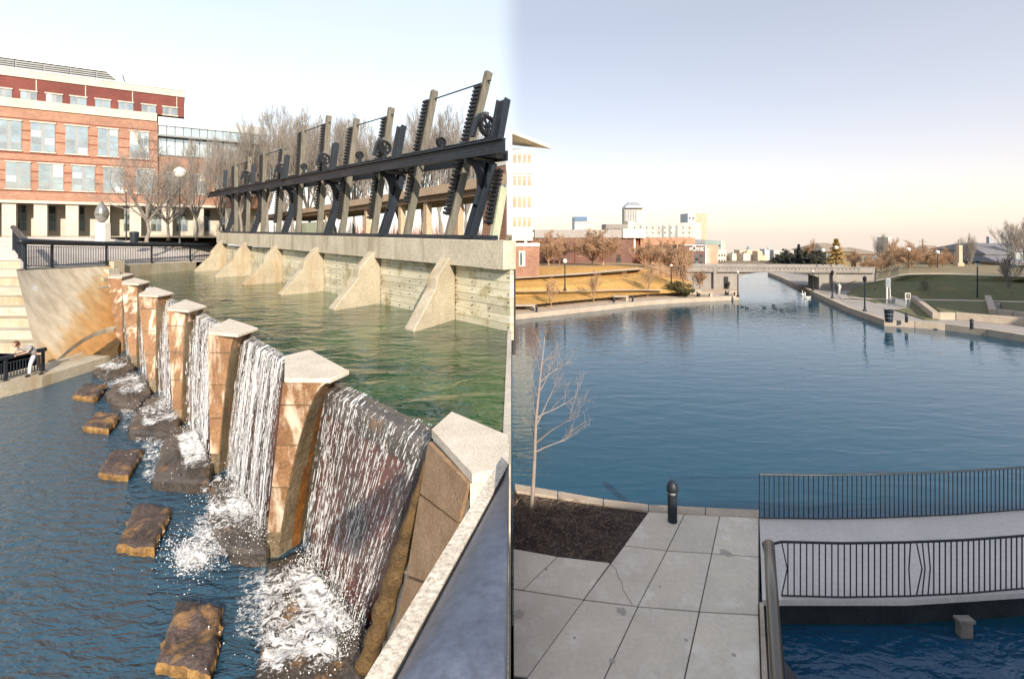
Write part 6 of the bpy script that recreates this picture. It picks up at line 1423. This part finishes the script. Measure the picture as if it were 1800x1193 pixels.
for ti, px in enumerate(range(1262, 1347, 5)):
    D = rg.uniform(500, 900); yt = rg.uniform(441, 453); w = rg.uniform(6, 12); mt = rg.choice([tanf, lit, rosy, pale, lit])
    zb = gz(D) - 3; rt = thing('city_house', ((px - CX) / F * D, D, zb), TN[ti] + (' from the left' if 0 < ti < 16 else '') + ' of the little warm toned buildings of the distant town', 'building', 'distant town buildings')
    xb(px, px + w, D, 14, zb, zpy(yt, D)).build('wall', mt, rt); 
    if rg.random() < .6: xb(px + 1, px + w * .5, D + 2, 6, zpy(yt, D), zpy(yt - 1.6, D)).build('roof', rg.choice([teal, tanf, pale]), rt)
D = 800; rt = thing('domed_building', ((1318 - CX) / F * D, D, gz(D)), 'distant tan building with small dome above the bridge', 'building'); xb(1300, 1335, D, 20, gz(D) - 3, zpy(439.5, D)).build('wall', tanf, rt); m = MB(); m.lathe(((1318.5 - CX) / F * D, D + 5, zpy(440, D)), [(3.5, 0), (3.5, 2.5), (2.6, 3), (2.6, 4.6), (1.6, 6), (.3, 7.4)], 12); m.build('dome', teal, rt)
# foliage makers
def leafy(name, c, c2): return M(name, c, c2, 1.2, .9, .3, 8, vary=.1)
pine_m = leafy('dark_evergreen', (.075, .080, .060), (.045, .050, .04)); yel_m = leafy('golden_foliage', (.62, .42, .12), (.42, .26, .06)); bush_m = leafy('bush_green', (.10, .09, .035), (.05, .05, .02))
def leafcloud(m, cen, rad, n, size, rg, flat=.6):
    cs = [Vector((rg.gauss(0, .5), rg.gauss(0, .5), rg.gauss(0, .5))) for _ in range(12)]
    for _ in range(n):
        c = rg.choice(cs); q = c + Vector((rg.gauss(0, .22), rg.gauss(0, .22), rg.gauss(0, .18)))
        if q.length > 1.1: q = q.normalized() * rg.uniform(.7, 1.1)
        p = cen + Vector((q.x * rad[0], q.y * rad[1], q.z * rad[2])); a = Vector((rg.gauss(0, 1), rg.gauss(0, 1), rg.gauss(0, flat))).normalized(); b_ = a.cross(Vector((rg.gauss(0, 1), rg.gauss(0, 1), rg.gauss(0, 1)))).normalized(); s = size * rg.uniform(.6, 1.4)
        i = len(m.v); m.v += [p + a * s, p + b_ * s * .6, p - a * s, p - b_ * s * .6]; m.f.append((i, i + 1, i + 2, i + 3))
def evergreen(H, W_, seed, mat_, conical=True, n=2600, size=.2):
    rg = random.Random(seed); rt = thing('evergreen_tree', (0, 0, 0)); m = MB(); m.tube([(0, 0, -.2), (0, 0, H * .95)], [W_ * .07, .02], 6); m.build('trunk', bark, rt); m = MB()
    for _ in range(n):
        h = rg.random() ** .8; r = W_ * .5 * ((1 - h) * 1.0 + .06) * (.75 + .3 * math.sin(h * 40)) * math.sqrt(rg.uniform(.15, 1)); a = rg.uniform(0, 6.283); z = H * (.1 + .9 * h) - r * .25
        p = Vector((math.cos(a) * r, math.sin(a) * r, z)); d = Vector((math.cos(a), math.sin(a), rg.uniform(-.5, .2))).normalized(); s_ = Vector((-math.sin(a), math.cos(a), rg.uniform(-.2, .2))); s = size * rg.uniform(.6, 1.5)
        i = len(m.v); m.v += [p - d * s, p + s_ * s * .35, p + d * s, p - s_ * s * .35]; m.f.append((i, i + 1, i + 2, i + 3))
    m.build('crown', mat_, rt); return rt
pine = evergreen(8, 4.6, 5, pine_m, n=4500, size=.42); yell = evergreen(8, 6.5, 6, yel_m, n=4000, size=.36)
def dense(seed, mat_, H=8):
    rg = random.Random(seed); rt = thing('evergreen_tree', (0, 0, 0)); m = MB(); m.tube([(0, 0, -.2), (0, 0, H * .7)], [.25, .05], 6); m.build('trunk', bark, rt); m = MB()
    for k in range(9): leafcloud(m, Vector((rg.gauss(0, 1.4), rg.gauss(0, 1.4), H * rg.uniform(.25, .82))), (1.7, 1.7, 1.5), 420, .26, rg)
    m.build('crown', mat_, rt); return rt
broad = dense(3, pine_m)
REALH = {}
def realh(o):
    if o.data not in REALH:
        REALH[o.data] = max(v.co.z for v in o.data.vertices)
    return REALH[o.data]
def pp(proto, px, yb, D, hpx, label, group, rz=0, wsc=1.0, cat='tree', H=8):
    H = max(realh(c) for c in proto.children) * .97
    h = hpx / F * D; s = h / H; b0 = P(px, yb, D); o = place(proto, b0.x, b0.y, b0.z - .2, s=s * wsc, rz=rz, label=label, group=group, cat=cat, sz=s); return o
pp(yell, 1470, 468, 80, 50, 'bright golden yellow tree behind the bridge end', None, wsc=1.15)
ge = 'dark evergreens behind the bridge'
for i, (px, D, h, w) in enumerate([(1404, 100, 42, .8), (1390, 108, 34, 1.2), (1372, 118, 25, 1.6), (1358, 130, 18, 2), (1416, 98, 30, 1.5), (1432, 96, 32, 1.5), (1381, 112, 28, 1.5), (1346, 140, 13, 2.2), (1446, 96, 26, 1.4)]):
    pp(pine if i in (0, 4) else broad, px, 470, D, h, ['pointed dark evergreen, tallest left of the yellow tree', 'dark evergreen left of the pointed one', 'rounded dark evergreen in the middle of the dark mass', 'low dark evergreen towards the canal end', 'broad dark evergreen right of the pointed one', 'dark evergreen behind the globe lamp', 'small dark evergreen in the gap of the mass', 'smallest far evergreen at the left end of the mass', 'dark evergreen touching the yellow tree'][i], ge, rz=i, wsc=w)
for i, (px, D, h, w) in enumerate([(1702, 84, 34, 1.3), (1612, 82, 18, 3), (1680, 82, 20, 2.0)]): pp(pine if i == 0 else broad, px, 478, D, h, ['dark evergreen beside the brown chimney on the right', 'low dark hedge-like evergreen behind the right path', 'rounded dark evergreen right of the second globe lamp'][i], 'evergreens by the right path', rz=i, wsc=w)
m = MB(); rg = random.Random(8)
for k in range(16): c0 = P(lerp(1600, 1740, k / 15), 474, 82); leafcloud(m, c0, (1.4, 1.0, .9), 260, .16, rg)
m.build('hedge', pine_m, label='long dark hedge behind the right lawn path', cat='hedge')
for px, py, r, lab in [(1186, 506, 1.1, 'round olive bush at the foot of the golden lawn'), (1203, 509, .8, 'smaller olive bush beside the round one')]:
    c0 = G(px, py + 5, .9); rt = thing('bush', c0, lab, 'bush'); m = MB(); leafcloud(m, c0 + Vector((0, 0, .35)), (r * 1.3, r, .7), 1500, .09, rg); m.build('foliage', bush_m, rt)
# left bank trees
gt = 'bare trees on the left bank'
def bt_(proto, px, yb, D, hpx, label, rz=0, H=9, w=1.0, group=gt): return pp(proto, px, yb, D, hpx, label, group, rz=rz, H=H, wsc=w)
for i, (px, yb, D, h) in enumerate([(970, 545, 45.5, 62), (1043, 536, 49.5, 66), (1137, 528, 54, 74), (1202, 525, 56, 100)]): bt_(young if i < 3 else young, px, yb, D, h, ['leftmost young bare tree on the bank walk', 'second young bare tree on the bank walk', 'third young bare tree on the bank walk', 'tallest young bare tree on the bank walk, before the shrubs'][i], rz=i * 1.3, H=5.5, w=1.0 if i < 3 else .85)
bt_(young, 1101, 512, 60, 40, 'small bare sapling in the middle of the golden lawn', rz=4, H=5.5)
for i, (px, yb, D, h, w) in enumerate([(965, 470, 72, 68, 1.2), (984, 469, 76, 62, 1.2), (1040, 470, 72, 72, 1.35), (1060, 470, 70, 70, 1.35), (1135, 480, 68, 66, 1.1), (1160, 478, 76, 62, 1.1), (1180, 490, 66, 74, 1.0), (1201, 494, 64, 76, .7), (1232, 502, 62, 34, .9)]): bt_(spreadt, px, yb, D, h, ['spreading bare tree nearest the orange brick annex', 'second spreading bare tree before the museum', 'broad bare tree in the middle before the museum', 'broad bare tree right of the middle one', 'bare tree before the white banner', 'bare tree before the orange brick wing', 'reddish bare tree by the shrubs', 'tall reddish bare tree hiding part of the lettered wall', 'low spreading bare tree beside the bridge abutment'][i], rz=i * 1.7, w=w)
m = MB()
for k in range(700):
    px = rg.uniform(1150, 1240); D = rg.uniform(62, 66); b0 = P(px, lerp(488, 503, (px - 1150) / 90), D); h = rg.uniform(.5, 1.8); m.tube([b0, b0 + Vector((rg.gauss(0, .4), rg.gauss(0, .3), h))], [.03, .008], 3, cap=False)
m.build('shrub_twigs', bark_w, kind='stuff', label='brown twiggy shrubs beside the left bridge abutment', cat='shrubs')
# right side trees
gt2 = 'bare trees behind the right lawn'
bareW = [spreadt, vase[0], spreadt, vase[2]]
for i, (px, yb, D, h, pr__, w) in enumerate([(1428, 470, 110, 52, 0, .7), (1548, 474, 84, 66, 1, 1.0), (1530, 484, 70, 40, 2, 1.2), (1552, 480, 72, 38, 2, 1.2), (1598, 482, 70, 62, 2, 1.0), (1575, 476, 78, 60, 2, .9), (1640, 482, 71, 52, 2, 1.0), (1660, 478, 80, 48, 2, 1.0), (1704, 480, 78, 72, 3, .9), (1620, 476, 84, 50, 2, .9), (1778, 476, 84, 90, 3, 1.1), (1800, 476, 88, 95, 3, 1.1), (1500, 470, 84, 34, 2, 1.2)]):
    bt_(bareW[pr__], px, yb, D, h, ['bare tree with thick limbs among the evergreens', 'tall pale bare tree left of the slab tower', 'low reddish bare tree beside the ramp', 'reddish bare tree at the top of the ramp', 'white trunked bare tree on the right path', 'reddish bare tree before the slab tower', 'second white trunked bare tree on the right path', 'bare tree before the brown roofed house', 'tall thin bare tree behind the hedge', 'bare tree between the white trunked pair', 'large bare tree left of the right edge', 'largest bare tree cut by the right edge', 'small bare tree right of the yellow tree'][i], rz=i * 2.1, H=13 if pr__ in (1, 3) else 9, w=w, group=gt2)
for i, (px, yb, D, h) in enumerate([(1627, 526, 54, 40), (1774, 529, 52.5, 88), (1538, 524, 56, 22)]): pp(young2, px, yb, D, h, ['small bare tree at the foot of the green slope', 'bare tree on the green slope near the right edge', 'tiny sapling at the left end of the green slope'][i], 'bare trees on the green slope', rz=i, H=5.5)
# houses on the right
shing = M('roof_shingle', (.20, .20, .22), (.14, .14, .16), .8, .9); brownr = M('brown_roof', (.30, .25, .20), (.24, .2, .16), .5, .9); bluew = M('grey_blue_siding', (.36, .39, .43), None, 1, .8); yelw = M('ochre_wall', (.48, .34, .18), (.42, .3, .16), .6, .85)
def house(px0, px1, ye, yr_, yb, D, d, wall, roof, label, hip=.2, wins=3, chim=None):
    x0, x1 = (px0 - CX) / F * D, (px1 - CX) / F * D; zb, ze, zr_ = zpy(yb, D) - .5, zpy(ye, D), zpy(yr_, D + d / 2); rt = thing('house', ((x0 + x1) / 2, D, zb), label, 'house', 'houses behind the right bank')
    MB().box(x0, x1, D, D + d, zb, ze).build('wall', wall, rt); o = .4; w = x1 - x0
    m = MB(); m.v = [Vector(p) for p in [(x0 - o, D - o, ze), (x1 + o, D - o, ze), (x1 + o, D + d + o, ze), (x0 - o, D + d + o, ze), (x0 + w * hip, D + d / 2, zr_), (x1 - w * hip, D + d / 2, zr_), (x0 - o, D - o, ze - .15), (x1 + o, D - o, ze - .15), (x1 + o, D + d + o, ze - .15), (x0 - o, D + d + o, ze - .15)]]
    m.f = [(0, 1, 5, 4), (1, 2, 5), (2, 3, 4, 5), (3, 0, 4), (6, 7, 1, 0), (7, 8, 2, 1), (8, 9, 3, 2), (9, 6, 0, 3), (9, 8, 7, 6)]; r_ = m.build('roof', roof, rt)
    for k in range(wins): x = lerp(x0, x1, (k + .5) / wins); MB().box(x - .4, x + .4, D - .06, D, lerp(zb, ze, .45), lerp(zb, ze, .82)).build('window', glass, rt)
    if chim: x = (chim - CX) / F * D; MB().box(x - .35, x + .35, D + d / 2 - .3, D + d / 2 + .3, zr_ - 1, zr_ + 1.2).build('chimney', wall, r_)
    return rt
house(1452, 1500, 441, 427, 470, 105, 12, M('olive_wall', (.22, .2, .14), None, 1), brownr, 'dark hip roofed house behind the yellow tree', .3); house(1505, 1542, 445, 435, 470, 104, 10, M('brown_wall', (.28, .2, .15), None, 1), brownr, 'brown roofed house right of the yellow tree', .4)
house(1640, 1692, 446, 431, 470, 110, 10, M('red_wall', (.36, .2, .15), None, 1), brownr, 'reddish house with brown roof in the middle right', .4)
house(1722, 1830, 440, 427, 474, 92, 10, bluew, shing, 'large grey blue house with dark shingle roof at the right edge', .06, 5, chim=1785); house(1733, 1778, 446, 433, 470, 89, 6, bluew, shing, 'grey blue gabled wing in front of the large house', .02, 2)
house(1757, 1800, 461, 449, 480, 78, 6, yelw, shing, 'small ochre house with dark roof beside the parked car', .04, 2)
D = 76; rt = thing('chimney_stack', P(1689, 472, D), 'tall pale brown free standing chimney by the hedge', 'chimney'); xb(1686, 1692, D, .6, 1.5, zpy(431, D)).build('stack', tanf, rt); xb(1684, 1695, D - .1, .9, 1.5, zpy(462, D)).build('plinth', tanf, rt)
for px, yt in ((1622, 420), (1685, 421)): b0 = P(px, 474, 84); rt = thing('utility_pole', b0, {1622: 'thin wooden utility pole above the bare trees', 1685: 'thin wooden utility pole beside the chimney'}[px], 'pole', 'utility poles'); MB().tube([b0, Vector((b0.x, b0.y, zpy(yt, 84)))], .1, 6).build('shaft', bark, rt); z = zpy(yt, 84) - .5; MB().box(b0.x - .6, b0.x + .6, b0.y - .06, b0.y + .06, z, z + .12).build('crossarm', bark, rt)
D = 74; m = MB(); rt = thing('garden_fence', P(1730, 480, D), 'dark board fence beside the ochre house', 'fence')
for k in range(14): xb(1714 + k * 2.1, 1715.9 + k * 2.1, D, .08, 2.2, zpy(470, D)).build('board', iron_d, rt)
# parked car
D = 72; c0 = P(1786, 479, D); c0.z = zpy(481, D); rt = thing('parked_car', c0, 'white parked car by the ochre house near the right edge', 'car')
def cr(x, w, z0, z1): return [c0 + Vector((x, -w, z0)), c0 + Vector((x, w, z0)), c0 + Vector((x, w, z1)), c0 + Vector((x, -w, z1))]
m = MB(); m.rings([cr(-1.7, .7, .3, .6), cr(-1.6, .8, .2, .78), cr(-.8, .82, .2, .85), cr(1.2, .82, .2, .85), cr(1.65, .8, .2, .78), cr(1.75, .7, .3, .6)]); m.build('body', white_p, rt, bevel=.05)
m = MB(); m.rings([cr(-.95, .72, .85, .87), cr(-.45, .62, .85, 1.3), cr(.7, .62, .85, 1.3), cr(1.3, .72, .85, .87)]); m.build('cabin', glass_d, rt); m = MB(); m.rings([cr(-.42, .6, 1.3, 1.33), cr(.68, .6, 1.3, 1.33)]); m.build('car_roof', white_p, rt)
for x in (-1.1, 1.1):
    for y in (-.8, .8): MB().tube([c0 + Vector((x, y - .1, .3)), c0 + Vector((x, y + .1, .3))], .3, 14).build('wheel', iron_d, rt)
# unseen buildings added to throw shade over the pavement and the right lawn
rt = thing('museum_hall', (26, -10, 0), 'large plain limestone hall behind the viewer whose shade covers the pavement', 'building'); MB().box(4.9, 60, -16, -6, 0, 9.6).build('wall', stone_w, rt)
for k in range(8): MB().box(9 + k * 6, 12 + k * 6, -6, -5.94, 2, 7.5).build('window', glass, rt)
rt = thing('apartment_block', (62, 20, 0), 'brick apartment block beyond the right edge shading the green slope', 'building'); MB().box(46, 90, 8, 36, 0, 13).build('wall', brick_o, rt); MB().box(45.8, 90.2, 7.8, 36.2, 13, 13.4).build('roof', shing, rt)
for k in range(6): MB().box(45.93, 46, 10 + k * 4.2, 12 + k * 4.2, 3, 5).build('window', glass, rt); MB().box(45.93, 46, 10 + k * 4.2, 12 + k * 4.2, 8, 10).build('window', glass, rt)
# ================================================================== person leaning on the lower railing
skin = M('skin', (.55, .33, .24), (.48, .28, .2), 6, .6, fine=.05); hairm = M('brown_hair', (.13, .055, .025), (.08, .03, .015), 12, .7); shirt = M('grey_shirt', (.30, .30, .31), (.22, .22, .23), 8, .9); jean = M('pale_trousers', (.55, .56, .62), (.45, .46, .52), 8, .9); black = M('black_cloth', (.02, .02, .022), None, 8, .9)
railb = G(22, 668, 0.5); pb = Vector((railb.x, railb.y + .35 + .35, 0.5)); D = pb.y
rt = thing('person', pb, 'person in grey shirt with brown hair leaning over the low dark railing, head bowed', 'person')
def skinmesh(name, V, E, rad, mat_, sub=2, smooth=True, rootv=0):
    me = bpy.data.meshes.new(name); me.from_pydata([tuple(Vector(v)) for v in V], E, []); o = link(name, me, mat_, rt); md = o.modifiers.new('skin', 'SKIN'); md.use_smooth_shade = True
    for i, r_ in enumerate(rad): me.skin_vertices[0].data[i].radius = (r_, r_) if not isinstance(r_, tuple) else r_
    me.skin_vertices[0].data[rootv].use_root = True; s = o.modifiers.new('sub', 'SUBSURF'); s.levels = 1; s.render_levels = sub; ORG[o.name] = pb; return o
S_ = 1.0
# body (skin) : pelvis, chest, neck, head bowed toward viewer-left
hip = (0.18, .25, .95); chest = (-.02, -.05, 1.28); neck = (-.12, -.2, 1.40); head = (-.20, -.30, 1.50)
V = [hip, (.1, .12, 1.12), chest, neck, head, (.17, -.02, 1.33), (.22, -.22, 1.13), (-.02, -.38, 1.07), (-.10, -.42, 1.06), (-.28, -.05, 1.33), (-.38, -.22, 1.13), (-.2, -.38, 1.08), (-.10, -.43, 1.07)]
E = [(0, 1), (1, 2), (2, 3), (3, 4), (2, 5), (5, 6), (6, 7), (7, 8), (2, 9), (9, 10), (10, 11), (11, 12)]
skinmesh('body', V, E, [.11, .1, .11, .05, .07, .05, .038, .028, .03, .05, .038, .028, .03], skin)
m = MB(); hc = pb + Vector(head) + Vector((-.02, -.03, .02)); m.ball(hc, .115, 16, 12, sc=(.85, .98, 1.12)); m.build('head', skin, rt, smooth=True)
m = MB(); m.ball(hc + Vector((0, .025, .04)), .125, 14, 10, sc=(.92, .98, 1.0)); 
for k in range(40):
    a = rnd.uniform(0, 6.28); s0 = hc + Vector((math.cos(a) * .1, .03 + math.sin(a) * .09, .06)); m.tube([s0, s0 + Vector((math.cos(a) * .03, math.sin(a) * .03, -.07)), s0 + Vector((math.cos(a) * .02, math.sin(a) * .02, -.13))], [.02, .016, .005], 4)
m.build('hair', hairm, rt, smooth=True)
m = MB(); m.ball(hc + Vector((-.02, -.115, -.03)), .02, 6, 5, sc=(.8, 1, 1.4)); m.ball(hc + Vector((-.015, -.1, -.075)), .018, 6, 4, sc=(1.5, .6, .4)); m.build('nose_and_mouth', skin, rt, smooth=True)
m = MB()
for e in (-.04, .03): m.ball(hc + Vector((e - .01, -.105, .0)), .012, 6, 5)
m.build('eyes', black, rt)
skinmesh('shirt', [(.16, .22, .98), (.1, .12, 1.13), chest, (-.1, -.15, 1.37), (.17, -.02, 1.33), (.22, -.14, 1.2), (-.28, -.05, 1.33), (-.35, -.15, 1.2)], [(0, 1), (1, 2), (2, 3), (2, 4), (4, 5), (2, 6), (6, 7)], [.155, .15, .155, .07, .09, .07, .09, .07], shirt)
skinmesh('trouser_leg', [(.12, .22, .93), (.12, .02, .52), (.2, -.12, .1)], [(0, 1), (1, 2)], [.11, .08, .06], jean); skinmesh('trouser_leg', [(.25, .26, .93), (.30, .22, .5), (.42, .3, .1)], [(0, 1), (1, 2)], [.11, .08, .06], black)
for x, y in ((.2, -.14), (.43, .28)): m = MB(); m.ball(pb + Vector((x, y - .06, .05)), .07, 10, 6, sc=(.8, 1.9, .8)); m.build('shoe', black, rt, smooth=True)
for s, hx in ((-1, -.12), (1, -.08)):
    c0 = pb + Vector((hx, -.43, 1.06)); m = MB(); m.ball(c0, .045, 8, 6, sc=(1, 1.1, .55))
    for k in range(4): q = c0 + Vector((-.03 + k * .02, -.03, 0)); m.tube([q, q + Vector((s * -.004, -.04, -.005)), q + Vector((s * -.006, -.065, -.035 - .004 * (k % 2))), q + Vector((0, -.06, -.06))], [.011, .010, .009, .006], 6)
    q = c0 + Vector((s * .04, 0, 0)); m.tube([q, q + Vector((s * .02, -.03, -.01)), q + Vector((s * .012, -.055, -.03))], [.013, .011, .007], 6); m.build('hand', skin, rt, smooth=True)
print('objects', len(bpy.data.objects))
